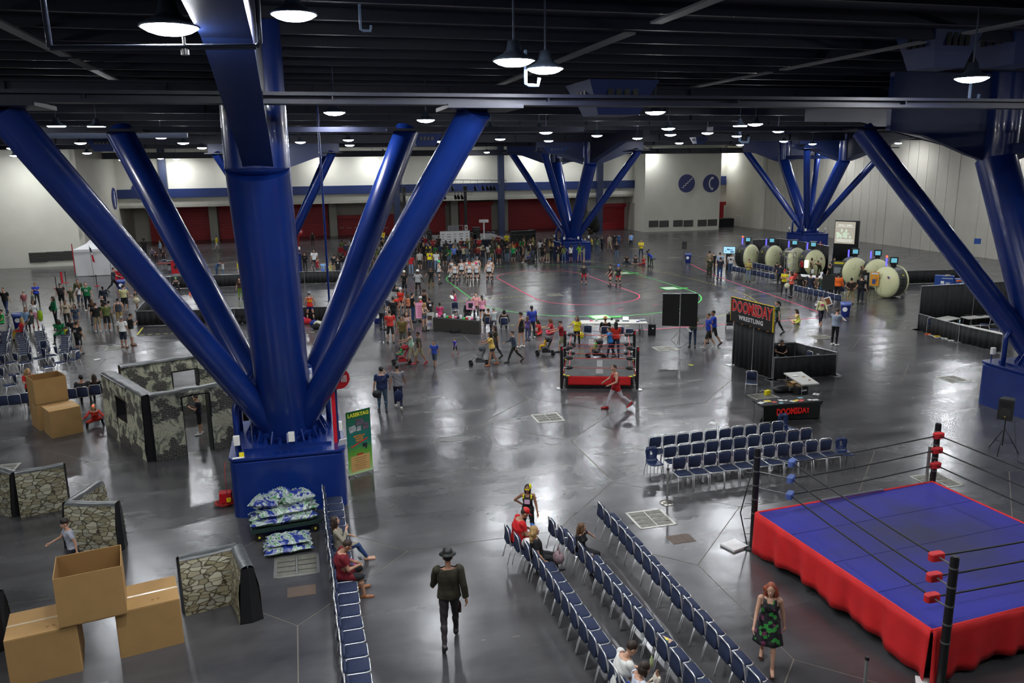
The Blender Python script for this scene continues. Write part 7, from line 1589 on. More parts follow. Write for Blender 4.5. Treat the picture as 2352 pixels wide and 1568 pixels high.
carried('phone', MB().rbox((0,0,0),(.07,.14,.012),.01), cmat('3a6ab8',.3), (5.52,-1.15,.84), .3, 'blue lit phone held by the person in the red cap', 'phone')
# ---------------------------------------------------------------- strollers
def stroller(px, py, deg, label, child=None, col='1c1e20'):
 p = G(px,py); t = thing('stroller', label, 'stroller', p, face(p,deg)); m = cmat(col,.6)
 b = MB()
 for s in (-1,1): b.tube([(s*.22,.38,.10),(s*.22,.05,.45),(s*.22,-.30,.85),(s*.22,-.48,1.02)],.014,6); b.tube([(s*.22,-.36,.10),(s*.22,.0,.55)],.014,6)
 b.cyl((-.22,-.48,1.02),(.22,-.48,1.02),.018,n=6); obj('frame', b, t, mats=GREY)
 obj('seat_sling', MB().add([(-.2,.22,.42),(.2,.22,.42),(.2,-.12,.36),(-.2,-.12,.36),(.2,-.32,.82),(-.2,-.32,.82),(-.2,.22,.39),(.2,.22,.39),(.2,-.14,.33),(-.2,-.14,.33),(.2,-.35,.82),(-.2,-.35,.82)],[(0,1,2,3),(3,2,4,5),(9,8,7,6),(11,10,8,9),(0,6,7,1),(1,7,8,2),(2,8,10,4),(3,9,6,0),(5,11,9,3),(4,10,11,5)]), t, mats=m)
 obj('canopy', MB().ell((0,-.18,.80),(.19,.20,.15),12,8), t, mats=m); obj('basket', MB().rbox((0,-.05,.22),(.36,.4,.14),.04), t, mats=m)
 for sx in (-1,1):
  for y_ in (.38,-.38): w_ = obj('wheel', MB().cyl((sx*.22-.02,y_,.10),(sx*.22+.02,y_,.10),.10,n=14), t, mats=BLACK)
 if child: person((p.x,p.y), face(p,deg), .95, 'sit', (child[0],'tee'), (child[1],'long'), ('short','b'), 'l', 0, 1.1, child[2], level=1, z=.22)
stroller(923,836,185,'black and red stroller pushed left by the person in mint green',('2a8a4a','2a3a5a','small child in green riding in the black and red stroller'),'a01c24')
stroller(1100,838,185,'large grey pushchair pushed left by the person in a yellow striped top',None,'4a5052')
stroller(1252,815,185,'black stroller with a yellow clad baby pushed left by the person in maroon',('d8a81c','d8a81c','baby in yellow riding in a black stroller left of the small ring'))
stroller(1368,822,190,'black stroller behind the small ring',('3aa03a','d8a08a','small child in green riding in the stroller behind the small ring'))
stroller(1217,601,200,'pale framed stroller at the foot of the big crowd',('3a5ab8','2a3a8a','small child in the stroller at the foot of the crowd'),'3a4048')
stroller(1676,752,90,'dark stroller half hidden behind the DOOMSDAY WRESTLING sign')
# ---------------------------------------------------------------- middle distance, one by one
W = '16161a'
L_ = [
(898,788,711,95,'stand2','c83a30 tee','33312e shorts','shortb','l',0,'person in red t-shirt and dark shorts seen from behind by the blue bin',1.05,{}),
(879,757,683,60,'stand2','5c5e5e tee','24282e long','shortl','l',0,'person in grey t-shirt and dark trousers standing right of the blue bin',1.1,{}),
(905,750,681,80,'stand','151517 tee','202024 long','shortk','m',0,'large person in black t-shirt seen from behind before the skaters in red',1.2,{}),
(922,722,660,240,'sk2','c8301e tee','18181c hot','shortk','l',1,'skater in red with a white helmet, taller of the pair near the blue strut',1.0,dict(hat=('helmet','e0e0dc'),extra='pads')),
(911,730,676,300,'sk2','c8301e tee','18181c hot','shortk','l',1,'skater in red with a grey helmet near the blue strut',1.0,dict(hat=('helmet','8a9094'),extra='pads')),
(968,738,680,200,'sk2','c8301e tee','18181c hot','shortk','l',1,'skater in red with a white helmet beside the person with an afro',1.0,dict(hat=('helmet','dcdcd8'),extra='pads')),
(949,740,671,20,'stand','141416 tee','2a4470 long','shortk','l',0,'bearded person in black t-shirt and jeans by the skaters in red',1.05,{}),
(939,733,675,100,'stand','a86a50 tee','18181a hot','bobl','l',1,'person with an orange and pink backpack among the skaters in red',1.0,dict(extra='print:b:d87a3a')),
(976,722,664,255,'stand2','1c1a1a tank','1c1a1a long','afrob','t',1,'person with a big afro in a black tank top at the track edge',1.0,{}),
(988,742,683,110,'stand','131315 tee','22262c long','shortk','t',0,'person in black t-shirt with a white back print behind the merch table',1.1,dict(extra='print:b:c8c8c8')),
(976,760,694,320,'hold','55534e tank','4a5a78 hot','wavyy','l',1,'blond person in grey top and denim shorts by the white poster',1.0,dict(extra='socks:3a4a2a')),
(1046,716,666,185,'read','c02a6a tank','18181a hot','bobk','l',1,'person in magenta top reading a clipboard behind the merch table',1.0,{}),
(1094,735,671,262,'stand','d89a94 long','3a3a3e long','shortk','l',0,'person in salmon shirt behind the white board at the merch table',1.0,{}),
(1108,743,678,100,'stand','d08aa0 tee','16161a hot','ponyb','l',1,'person in pink shirt and black shorts at the right end of the merch table',1.0,dict(extra='socks:3a3a30')),
(1135,768,727,100,'walk','a8b0b0 tee','4a4a50 long','shortg','l',0,'blurred person in grey with an orange bag before the seated pair',1.0,dict(lo=1.5,extra='print:b:d8603a')),
(1140,826,748,195,'walk','3a3426 tee','33343a long','longb','m',1,'person in dark yellowish top walking behind the pushchair pusher',1.0,{}),
(1131,839,760,185,'push','d8b45a tee','2c3038 hot','longk','m',1,'person in yellow striped top pushing the large grey pushchair',1.15,dict(shoes='b06a4a')),
(1181,832,756,185,'stride','3c4654 long','22261f long','shortk','l',0,'child in a denim jacket striding left in the middle of the hall',1.0,{}),
(1198,798,716,150,'stand2','1a1a1a tank','33291e hot','shortl','l',1,'person in black tank top and dark cap beside the striped blue shirt',1.0,dict(hat=('cap','1c1c1c'),shoes='d0ccc8')),
(1222,776,701,110,'stand','2c3f9e tee','2a3038 long','shortk','d',0,'large person in blue striped polo shirt near the seated girls',1.25,dict(shoes='c8c8c8')),
(1212,782,728,60,'stand','5a4a8a tee','4a4a70 long','longl','l',1,'person in a purple top half hidden behind the blue striped shirt',1.0,{}),
(999,846,782,250,'walk','2a44a0 tee','3a4454 shorts','shortk','m',0,'child in blue t-shirt and grey shorts walking in mid floor',1.0,dict(lo=1.1)),
(1046,816,776,230,'walk2','3038a0 tee','33332e shorts','shortl','l',0,'toddler with fair hair in blue t-shirt and red shoes running alone',1.0,dict(lo=.8,shoes='c03040')),
(965,839,762,170,'walk','3c3c30 tee','8f8a6a shorts','shortk','t',0,'person in olive grey t-shirt and beige shorts with red shoes walking left',1.1,dict(shoes='b83040')),
(947,835,757,180,'push','a0c0a8 tank','a89f80 capri','bobb','m',1,'person in mint green top pushing the stroller left',1.15,dict(shoes='6a4a3a')),
(926,800,724,250,'stand','6a5c30 tee','5a5c50 long','shortb','m',0,'person in brown striped polo behind the stroller',1.1,{}),
(936,795,714,275,'stand','a88a90 tank','4a5a78 long','longb','l',1,'person with long brown hair beside the brown striped polo',1.0,{}),
(1241,768,731,200,'floor','c02c2c tee','2a6a3a long','longb','l',1,'girl in red t-shirt and green shorts sitting on the floor, left of two',1.0,dict(lo=1.3)),
(1270,766,729,190,'floor','b8343a tee','d04060 long','longl','l',1,'girl with long brown hair sitting on the floor, right of two in red',1.0,dict(lo=1.3)),
(1291,808,734,185,'push','8a1a26 polo','8a8468 shorts','shortb','l',0,'person in maroon polo and cap pushing a stroller left of the small ring',1.15,dict(hat=('cap','3a3a38'))),
(1325,796,725,250,'akimbo','d8cc1e tee','18181c long','longb','m',1,'person in bright yellow t-shirt behind the small ring, by the yellow bag',1.05,{}),
(1414,822,740,95,'walk','c03026 tee','20283a long','longk','m',1,'person in red t-shirt walking behind the small ring',1.1,{}),
(1402,823,749,185,'push','2c7ac0 tee','242c40 long','shortb','l',1,'person in light blue t-shirt pushing a stroller behind the small ring',1.1,{}),
(1590,797,712,262,'read','5c6648 tee','2c3e54 long','shortk','l',0,'bearded person in green shirt carrying papers right of the black screen',1.05,{}),
(1627,802,720,195,'walk','2040a8 tee','2a2c26 shorts','buzzb','l',0,'person in blue t-shirt walking left with a box, nearer of two in blue',1.15,dict(shoes='d0d0cc')),
(1638,794,713,190,'walk2','2040a8 tee','2a2c2a shorts','shortk','m',0,'person in blue t-shirt walking left, farther of two in blue',1.1,{}),
(1784,770,691,185,'walk','16321e tee','18181a long','ponyk','l',1,'person in dark green t-shirt passing behind the DOOMSDAY WRESTLING sign',1.0,{}),
(1834,742,708,200,'floor','d0d060 tank','c8c85a hot','longb','l',1,'girl in yellow dress with long dark hair sitting on the floor',1.0,dict(lo=1.4,shoes='c02a7a')),
(1884,747,681,285,'walk2','c0bc8a long','1a2034 long','shortb','l',1,'person in cream shirt over pink with a camera, beside the easel',1.05,dict(extra='print:f:c03a70',shoes='a06a50')),
(1916,793,707,60,'read','8a96a8 tee','111114 long','shortb','l',0,'person in pale blue shirt with suspenders reading a sheet, near the blue bin',1.1,dict(shoes='d0d0cc')),
(1630,637,590,100,'stand','2c3220 tee','2c3220 long','buzzl','l',0,'person in camouflage standing before the television',1.1,{}),
(1628,630,575,70,'stand','7a6e58 long','33302a long','shortb','l',0,'person in tan jacket at the left of the television group',1.0,{}),
(1637,630,577,80,'stand','151517 tee','1a1a1c long','shortg','l',0,'person in black with grey hair in the television group',1.1,{}),
(1652,632,579,90,'stand','8aa0b8 tee','22303e long','shortk','l',0,'person in light blue shirt in the television group',1.1,{}),
(1653,641,590,95,'stand','141a28 tee','24406a long','shortk','m',0,'large person in navy t-shirt and jeans facing the television',1.25,{}),
(1677,630,581,88,'stand','c8c8c8 tee','3a5478 long','shortk','l',0,'person with a dark backpack over a white shirt before the television',1.05,dict(extra='print:b:1c2a1e')),
(1718,647,594,265,'hold','8c8440 tee','6a7884 long','shortb','l',0,'person in olive yellow shirt and jeans standing before the first chair row',1.05,{}),
(1790,658,603,95,'stand','1c2434 tee','16181c long','shortk','l',0,'person in navy standing at the right end of the first chair rows',1.15,{}),
(1783,640,602,95,'stand','2a2226 tee','1c1c20 long','shortb','l',0,'person in dark red brown beside the one in navy by the chairs',1.0,{}),
(1800,677,618,270,'cross','c8b81c tee','2a1e1a long','shortk','l',1,'person in yellow t-shirt with red cap, arms folded, before the booth',1.0,dict(hat=('cap','9a1c20'))),
(1816,683,623,200,'hold','d85a4a tee','1e1e26 long','longb','l',1,'person in coral top with a large cream bag before the booth',1.1,{}),
(1811,668,621,280,'stand','8ab0b8 tee','3a5a6a long','shortg','l',1,'person in pale blue with grey cap behind the coral top',1.0,{}),
(1823,664,620,280,'stand','b83a34 tee','2a2a30 long','shortk','m',0,'person in red with a grey cap behind the coral top',1.0,{}),
(1842,634,593,90,'stand','a81c24 tee','16161a long','shortk','m',0,'person in red t-shirt standing at the booth counter',1.0,{}),
(1853,632,585,150,'stand','3a241c long','241a16 long','longb','l',1,'person with long brown hair at the back of the booth counter',1.0,{}),
(1862,636,592,200,'stand','16161a tank','1a1a1e long','bobk','l',1,'person in black at the booth counter beside the brown haired one',1.0,{}),
(1881,640,595,250,'bend','3a4428 tee','2a3020 long','buzzk','l',0,'person in army green leaning over the booth counter',1.0,{}),
(1914,640,591,262,'hold','1e221a tee','1c1e1a long','shortk','l',0,'person in dark camouflage behind the grey poster board',1.05,{}),
(1903,655,606,150,'stand','1c241e tee','22262a long','shortb','l',0,'person in dark green with a white ball cap logo near the poster board',1.1,{}),
(1936,655,606,100,'stand','5a7488 tee','3a4a60 long','shortl','l',1,'person in blue floral hawaiian shirt right of the grey poster board',1.1,{}),
(1859,686,627,80,'stand','1a2130 tee','33445c long','buzzk','m',0,'person in navy t-shirt and jeans among the lower chair rows',1.15,{}),
(1887,690,629,95,'stand','2c3a2c tee','3a5472 long','shortk','l',0,'person in green t-shirt and blue cap among the lower chair rows',1.15,dict(hat=('cap','1c2458'))),
(1907,685,629,240,'stand','3e2080 tee','14141a shorts','shortk','d',1,'person in purple top bending at the lower chair rows',1.1,{}),
(1922,690,626,75,'stand','e0641c long','141418 long','shortk','t',0,'large person in bright orange track jacket by the lower chairs',1.3,{}),
(1952,698,637,110,'akimbo2','2c1c14 tee','8a7c5c shorts','shortk','m',0,'person in dark brown t-shirt and khaki shorts right of the orange jacket',1.15,{}),
(1975,698,631,80,'stand','121214 tee','18202e long','shortb','l',0,'person in black t-shirt and dark jeans near the last pods',1.1,{}),
(1980,664,610,230,'stand','2e2c1e long','2a2a1e long','shortk','m',0,'person in camouflage uniform between the last pods',1.05,{}),
(2057,650,588,200,'bend','2a2018 tee','2a2420 long','shortb','l',0,'person in dark brown leaning over behind the last pod',1.0,{}),
(1882,592,553,270,'stand','b02c24 tee','2a2a2e long','shortb','l',0,'person in red half hidden behind the far drape by the blue base',1.0,{}),
(1402,657,606,200,'sk2','241a18 tee','8a1c1c hot','shortk','l',1,'skater in black and red with a black helmet, middle of three on the track',1.1,dict(hat=('helmet','202020'),extra='pads socks:2a2a2a')),
(1420,659,607,250,'sk2','201a1c tee','b01c24 hot','shortk','m',1,'skater in black and red with a blue helmet on the track',1.1,dict(hat=('helmet','2a5ad0'),extra='pads socks:28221e')),
(1341,653,605,280,'sk2','1a1a1c long','a01c20 capri','shortr','l',1,'skater in black and red alone inside the oval, green knee pads',1.0,dict(hat=('helmet','1a1a1e'),extra='pads')),
(1440,605,583,262,'floor','1a1a1c tee','3a4656 long','longb','l',1,'person in black sitting on the floor, left of three beyond the track',1.0,dict(lo=1.5)),
(1460,606,584,262,'floor','3a3c40 tee','2a2a2c shorts','shortk','l',0,'person in grey sitting on the floor, middle of three beyond the track',1.1,dict(lo=1.6)),
(1479,609,587,230,'floor2','b01c24 tee','24344e long','longy','l',1,'blond person in red sitting on the floor, right of three beyond the track',1.0,dict(lo=1.6)),
(1472,593,549,265,'cross','d8c81a tee','1e3050 long','buzzb','l',0,'person in bright yellow shirt with folded arms beyond the track',1.1,{}),
(1496,613,573,200,'bend','2a44b0 tee','2c3a28 long','shortk','d',1,'person in blue leaning forward with a grey bag beside the yellow shirt',1.0,{}),
(1489,610,572,20,'stand','3c4a30 tee','344228 long','shortk','t',0,'person in green costume pressed against the one in blue',1.0,{}),
(1449,571,535,92,'walk','7a9cd0 tee','18202c long','shortk','l',0,'person in light blue shirt walking away beyond the track',1.2,{}),
(1416,595,554,262,'stand','2a1e1c long','5a7490 long','shortb','l',0,'person in dark top and light jeans right of the far blue base',1.0,{}),
(1421,571,535,90,'stand','2c4a70 tee','2c4060 long','shortb','m',0,'person in blue beyond the track, right of a group of three',1.0,{}),
(1411,571,536,90,'stand','1a1a1c tee','2a2a30 long','shortk','l',0,'person in black in the middle of the group of three beyond the track',1.1,{}),
(1400,576,539,120,'walk','8a847a tee','a09474 capri','shortl','l',0,'person in grey plaid and khaki beyond the track',1.1,{}),
(1383,581,541,250,'walk','22262e jacket','1e2024 long','shortk','m',0,'person in dark jacket with grey sleeves right of the blue base',1.0,{}),
(1371,586,540,80,'stand','5c6450 long','4a5a6c long','longk','l',1,'person with long dark hair and olive top right of the blue base',1.0,{}),
(1359,578,544,200,'stand','d0c01e tee','2c3038 long','shortk','l',0,'person in yellow shirt right beside the far blue base',1.0,{}),
(945,632,583,85,'stand','a81a24 tee','6a8098 long','shortk','m',0,'person in red t-shirt and light jeans at the near edge of the crowd',1.0,{}),
(933,630,586,60,'stand','7aa0c8 tee','22242c long','shortk','m',0,'person in light blue t-shirt left of the red shirt at the crowd edge',1.0,{}),
(965,620,575,92,'stand','a8a8a4 tee','2c2622 shorts','shortk','l',0,'person in grey t-shirt and dark shorts seen from behind at the crowd edge',1.25,{}),
(988,622,572,92,'stand','d8c81c tee','3a4454 long','shortk','t',1,'person in yellow t-shirt with a purple bag on the back',1.2,dict(extra='print:b:6a3a8a')),
(1003,622,575,90,'stand','d0d0cc tee','7088a8 long','shortb','l',0,'person in white t-shirt and light jeans at the crowd edge',1.15,{}),
(930,677,621,250,'stand2','121214 tee','121214 shorts','shortk','t',1,'skater in black with a white helmet left of the track',1.0,dict(hat=('helmet','e4e0cc'),extra='socks:1a1a1a')),
(961,678,619,70,'sk2','a8aaaa tee','1a1a1c hot','shortk','d',0,'skater in grey t-shirt with a white helmet left of the track',1.1,dict(hat=('helmet','e8e8e4'),extra='pads socks:2a2a20')),
(991,662,606,265,'skate','1c1a18 tee','1a1a18 shorts','shortk','t',0,'blurred person in black skating inside the left end of the green line',1.0,{}),
(714,739,669,92,'sk2','c8281c tank','1c2c6a hot','shortk','l',1,'skater in red and yellow with grey helmet behind the main trunk, at the fence',1.0,dict(hat=('helmet','8a9098'),extra='num:b:103:e8d020 pads socks:3a3a3c')),
(17,725,661,240,'walk','1c1a18 tee','2a3a5c long','buzzb','l',0,'person in black t-shirt and jeans walking at the far left edge',1.1,{}),
(87,703,648,265,'hold','1c3aa8 tee','2a2c30 long','shortl','l',1,'person in bright blue t-shirt behind the pink shirted one at left',1.1,{}),
(59,714,669,250,'stand','a05a60 tee','b8b0ac shorts','shortb','l',0,'person in faded pink t-shirt near the far left audience',1.15,{}),
(80,714,668,200,'stand','8a988a tee','2a2c30 long','buzzl','l',0,'person in grey green shirt behind the white blouse at left',1.1,{}),
(83,751,689,270,'stand','d8d8d4 long','c87a94 skirt','bobk','m',1,'person in white blouse and pink skirt carrying a bright green coat',1.0,dict(shoes='a04a3a')),
(130,747,680,200,'stand','0e6a44 long','14161e long','longb','l',1,'person in green top with a dark bag behind the seated pair at left',1.15,{}),
(144,706,650,262,'stand','141416 tee','161618 shorts','shortk','m',0,'large person in black t-shirt and cap in the left group',1.3,dict(hat=('cap','22262c'),extra='print:f:6a6a68')),
(167,707,658,262,'stand','4c4a34 tee','5a5844 shorts','shortk','l',0,'child in camouflage print t-shirt in the left group',1.0,{}),
(184,695,641,262,'stand','3a3e24 jacket','33361e long','shortk','m',0,'person in olive costume jacket behind the group at left',1.2,{}),
(187,704,651,100,'stand','c8c8c8 tee','3e4a5c capri','longl','l',1,'person with long fair hair in white t-shirt in the left group',1.0,{}),
(204,714,647,262,'stand','0c6a3c tee','1e2228 long','buzzb','l',0,'person in green t-shirt with a white question style print in the left group',1.2,dict(extra='print:f:d8d8d8',shoes='c8c8c8')),
(157,752,688,262,'stand','b8a890 tee','2a2826 long','shortk','t',0,'person in beige printed t-shirt near the right audience column',1.0,dict(extra='print:f:5a5a4a')),
(178,760,698,250,'stand','3a4858 tee','4a6080 hot','longk','m',1,'person in blue grey top and denim shorts with a lanyard',1.0,dict(shoes='d0d0d0')),
(184,813,737,45,'stand','131315 tee','131315 shorts','shortk','m',0,'large person in black t-shirt and shorts beside the right audience column',1.25,dict(extra='print:b:8a8a88')),
(241,708,657,95,'stand','14202e long','1a1e26 long','shortk','d',0,'person in dark navy seen from behind near the red crest banner',1.2,{}),
(240,728,679,150,'stand','161618 tee','2a2a2e long','bald b','l',0,'person with a bald head in black in the left crowd',1.15,{}),
(217,746,686,95,'stand','2a2622 tee','3a4454 long','longl','l',1,'person with long light hair and brown top seen from behind',1.0,{}),
(226,762,694,92,'stand','131313 tee','8a7c60 shorts','buzzb','l',0,'large person in black t-shirt and khaki shorts seen from behind',1.25,dict(shoes='c8c8c8')),
(249,760,692,92,'stand','5a6634 tee','1e1e1e shorts','shortk','m',0,'person in olive green t-shirt and black shorts seen from behind',1.1,dict(shoes='b8b8b8')),
(256,750,690,100,'stand','7a8088 tee','5a5a50 long','shortk','l',0,'person in grey t-shirt standing between olive shirt and tank top',1.1,{}),
(277,748,684,92,'stand','3c424a tank','9a8450 shorts','shortk','l',0,'person in charcoal tank top and tan shorts seen from behind',1.15,{}),
(288,714,654,95,'stand','c8c48e tee','17181a shorts','shortk','l',0,'person in pale yellow t-shirt and black shorts near the arena corner',1.15,dict(shoes='b8b8b8')),
(290,705,652,95,'stand','2a4a80 tee','26282e long','shortb','l',0,'person in blue mostly hidden behind the pale yellow t-shirt',1.0,{}),
(263,669,612,10,'stride','3a3c48 tee','14161a long','buzzb','l',0,'person in dark shirt with a backpack striding before the tent',1.1,{}),
(259,615,589,265,'stand','b81820 tee','1c1c20 long','shortk','l',0,'person in red beside the tent wall, lower of two',1.0,dict(lo=1.4)),
(262,612,583,262,'stand','b81820 tee','1c1c20 long','longb','l',1,'person in red beside the tent wall, upper of two',1.0,dict(lo=1.4)),
(316,714,664,200,'hold','141416 tee','18181a hot','ponyk','l',1,'person in black with a pale shoulder bag at the arena corner',1.0,dict(extra='socks:16161a')),
(286,799,725,60,'stand','d8d8d2 polo','1c2434 shorts','shortg','t',0,'person in white polo and navy shorts standing by the floor box at left',1.1,dict(shoes='6a4a3a')),
(305,793,719,20,'hold','121214 tee','d0d0cc shorts','shortk','m',0,'person in black t-shirt and white shorts standing by the yellow tape',1.05,dict(shoes='6a4a3a')),
(334,590,544,262,'stand','1a1a20 tee','1c2030 long','afrob','d',0,'person in dark clothes between the left blue struts, far away',1.1,{}),
(371,590,551,200,'stand','6a9cb8 tee','1a1c24 long','shortb','l',0,'person in light blue t-shirt between the left blue struts',1.1,{}),
(352,600,568,262,'stand','5a5a70 tee','22222a long','shortb','l',0,'person in patterned top at the red runner table',1.0,{}),
(377,604,575,262,'stand','2a1a1c tee','22222a long','longb','l',1,'person with dark hair at the red runner table',1.0,{}),
(360,606,580,262,'hold','3a1416 tee','22222a long','shortb','l',0,'person in dark red sitting low at the red runner table',1.0,{}),
(499,576,541,10,'walk','d0c41c tee','c8c4bc shorts','shortb','l',0,'person in yellow t-shirt and white shorts walking far off before the red doors',1.0,{}),
(514,636,600,200,'stand','d8d8d6 long','5a7894 long','shortk','m',0,'person in white long sleeves and jeans behind the arena fence',1.0,{}),
(499,637,607,330,'bend','3c5a80 tee','2a3c5a long','shortk','m',0,'person in blue stooping behind the arena fence',1.0,{}),
(549,634,602,200,'stand','d0c01c tee','c8c4bc shorts','shortb','l',0,'person in yellow cut by the left side of the main trunk',1.0,{}),
(553,686,638,262,'stand','3a241a tee','6a8a1c long','longb','l',1,'person in brown top and lime trousers beside the main trunk',1.0,{}),
(408,676,652,262,'crouch','2c2c30 tee','24242a long','shortn','l',1,'person with bright green hair low behind the left struts',1.0,{}),
(719,563,532,262,'stand','121214 tee','18181c long','shortk','t',0,'lone person in black with a white chest emblem before the red doors',1.1,dict(extra='print:f:c8c8c8')),
(880,556,520,262,'sit','d0b41c tee','1c2430 long','shortb','l',0,'person in yellow sitting high before the red doors between the struts',1.1,{}),
(702,623,578,262,'hold','18181c long','24282a long','buzzb','l',0,'person in black shirt beside the hidden blue base',1.05,{}),
(724,622,570,262,'stand','d8d8d8 tee','2a2e38 long','shortk','m',0,'person in a white jersey with number 31 right of the main trunk',1.2,dict(extra='num:f:31:8a1c30',level=1)),
(720,640,600,330,'stand','5a5e62 tee','4a4c50 long','longb','l',1,'person in grey t-shirt at the fence right of the main trunk',1.0,{}),
(731,638,591,20,'stand','8a1c28 tee','6a6a70 long','shortb','l',0,'person in dark red t-shirt at the fence right of the main trunk',1.0,{}),
(744,640,598,250,'stand','7aa4cc tee','3a4454 long','shortk','t',0,'person in light blue t-shirt at the fence with a child',1.1,{}),
(743,641,612,262,'stand','3a6ac0 tee','2a3a5a shorts','shortk','t',0,'small child in blue at the fence',1.0,dict(lo=1.0,hi=1.2)),
(760,640,605,95,'stand','a8a468 long','9a9660 long','longy','l',1,'person in pale yellow robe behind the thin blue pole',1.0,{}),
(770,636,582,90,'stand','141a22 tee','9a8c6c shorts','shortb','l',0,'person in navy t-shirt and khaki shorts at the fence by the blue strut',1.1,{}),
(778,640,588,92,'stand','121214 tee','2a2a30 long','buzzb','l',0,'person in a black jersey with number 8 at the fence by the blue strut',1.15,dict(extra='num:b:8:d8d8d8',level=1)),
(836,640,598,150,'stand','8a5aa8 tee','2a2a30 long','longb','l',1,'person in purple print top between the right blue struts',1.05,{}),
(845,632,586,92,'stand','4a4e50 tee','2a2a30 long','buzzb','l',0,'large person in grey t-shirt between the right blue struts',1.25,{}),
(852,628,583,92,'stand','161618 tee','2a2a30 long','shortk','l',0,'person in black with a black cap between the right blue struts',1.1,{}),
]
for r in L_:
 px, fy, hy, dg, po, tp_, bt, hr, sk, f, lab, fat, kw = r
 P_(px, fy, hy, dg, po, tp_, bt, hr.replace(' ',''), sk, f, lab, fat=fat, **kw)
# grey team of skaters
for k, (px, fy, hy, dg, po, hc, x_) in enumerate([(1009,651,598,10,'sk2','4ac07a','green'),(1039,640,595,262,'sk2','3a3e40','dark'),(1037,648,613,262,'crouch','3a3a40','dark'),(1046,653,602,250,'sk2','2a2c30','black'),(1061,645,595,262,'sk2','5a6068','grey'),(1074,641,593,262,'sk2','5a5a60','grey'),(1079,652,601,262,'sk2','c83a30','red'),(1088,644,594,262,'sk2','3a5a6a','teal'),(1095,651,602,262,'sk2','d83a70','pink'),(1097,638,589,262,'sk2','6a7078','grey'),(1124,651,597,262,'sk2','7a808a','grey'),(1127,642,592,262,'sk2','3a6a9a','blue')]):
 P_(px, fy, hy, dg, po, 'b4b6b8 tank', '1c181c hot', 'shortb', 'l', 1, 'skater in pale grey top, %s helmet, %s from left of the team by the track' % (x_, ORD[k]), fat=1.1, level=1, hat=('helmet',hc), extra='pads socks:2a2626', group='team of skaters in pale grey')
# wrestler
wr = P_(1414,939,832,200,'hulk','b01a1e singlet','c4bcc0 long','buzzb','l',0,'barefoot style wrestler in red singlet and white tights walking past the small ring',fat=1.2,level=2,shoes='a82024')
Bh = body('hulk',0,1.2,2); m_ = region_mask(Bh,'bottom','hot')
c = garment(Bh,'bottom','hot',.016); cc = bpy.data.objects.new('wrestling_trunks', c); COL.objects.link(cc); cc.parent = wr
if not len(c.materials): c.materials.append(None)
slot(cc, cmat('b01a1e'))
# seated extras on specific chairs
def on_chair(px, py, dg, h, po, top, bottom, hair, sk, f, lab, fat=1.0, zc=.45, **k):
 p = G(px,py,zc); a, b_ = top[:6], bottom[:6]
 person((p.x,p.y), face(p,dg), h, po, (a, top[7:] or 'tee'), (b_, bottom[7:] or 'long'), (hair[:-1],hair[-1]), sk, f, fat, lab, level=1, **k)
on_chair(1791,818,285,1.78,'sitphone','121214 tee','18181a shorts','buzzk','m',0,'person in black t-shirt and shorts seated inside the booth under the sign',1.1)
p = G(1791,818,.45); chair(p.x,p.y,face(p,285),'navy chair under the seated person in black inside the booth','odd chairs about the hall')
on_chair(1390,765,92,1.8,'sitback','18181a tee','22242a long','shortb','m',0,'person in straw hat and red backed vest seated at the scoring table',1.1,hat=('hat','b08a4a'),extra='print:b:b8282c')
on_chair(1122,742,95,1.78,'sitback','3a3024 long','3a3228 long','buzzb','l',0,'bald person in brown seen from behind, seated right of the merch table',1.2)
on_chair(1158,744,95,1.72,'sitback','33281e jacket','2a2420 long','bobk','m',1,'person in brown jacket seated from behind near the track',1.15)
on_chair(1010,722,100,1.6,'sitback','c83a70 tee','22242a long','shortk','t',1,'person in pink top seated behind the merch table')
on_chair(1075,722,262,1.7,'sit','17141a jacket','1c1c20 long','bunk','d',1,'person in black jacket with a headband seated behind the merch table',1.15)
on_chair(903,668,20,1.7,'sitphone','141416 tee','16161a long','longk','l',1,'person in black seated reading in the short chair line by the track')
on_chair(52,762,150,1.7,'sit','b01c24 tee','c8a81c long','longy','l',1,'blond person in red and yellow costume seated at far left')
on_chair(62,738,262,1.75,'sit','7a98b8 long','2a303a long','shortk','m',0,'person in light blue shirt seated by the far left blue bin')
on_chair(72,742,150,1.7,'sitback','3c4444 tee','2a303a long','shortl','l',0,'person in dark grey green seated in the far left audience')
on_chair(140,766,250,1.75,'sitphone','0c6a3c tee','1c202a long','longk','d',0,'person with dreadlocks in green t-shirt seated in the right audience column',1.1)
on_chair(149,762,90,1.05,'sitback','e0d01c tee','b8b8b8 long','shortk','t',0,'small child in bright yellow seated in the right audience column')
on_chair(163,760,220,1.6,'sit','161c20 tee','1a1e26 long','shortk','d',0,'person in dark t-shirt seated at the end of the right audience column')
on_chair(5,742,200,1.7,'sit','2aa04a tee','2a3a4a long','shortk','l',0,'person in green cut by the left edge beside the audience')
on_chair(0,790,200,1.6,'sit','24243a tee','2a2a3a long','shortk','l',1,'person cut by the left edge in the audience')
for k, (px, py, c_) in enumerate(((1836,655,'1c1a1c'),(1853,660,'22201e'),(1865,664,'2a2624'),(1876,655,'6a5a4c'))):
 on_chair(px, py, 75, 1.7, 'sitback', c_+' tee', '1c1e24 long', ('long','short','long','bob')[k]+'b', 'l', k % 2, 'person seated in the lower chair rows by the booth, %s from the left' % ORD[k])
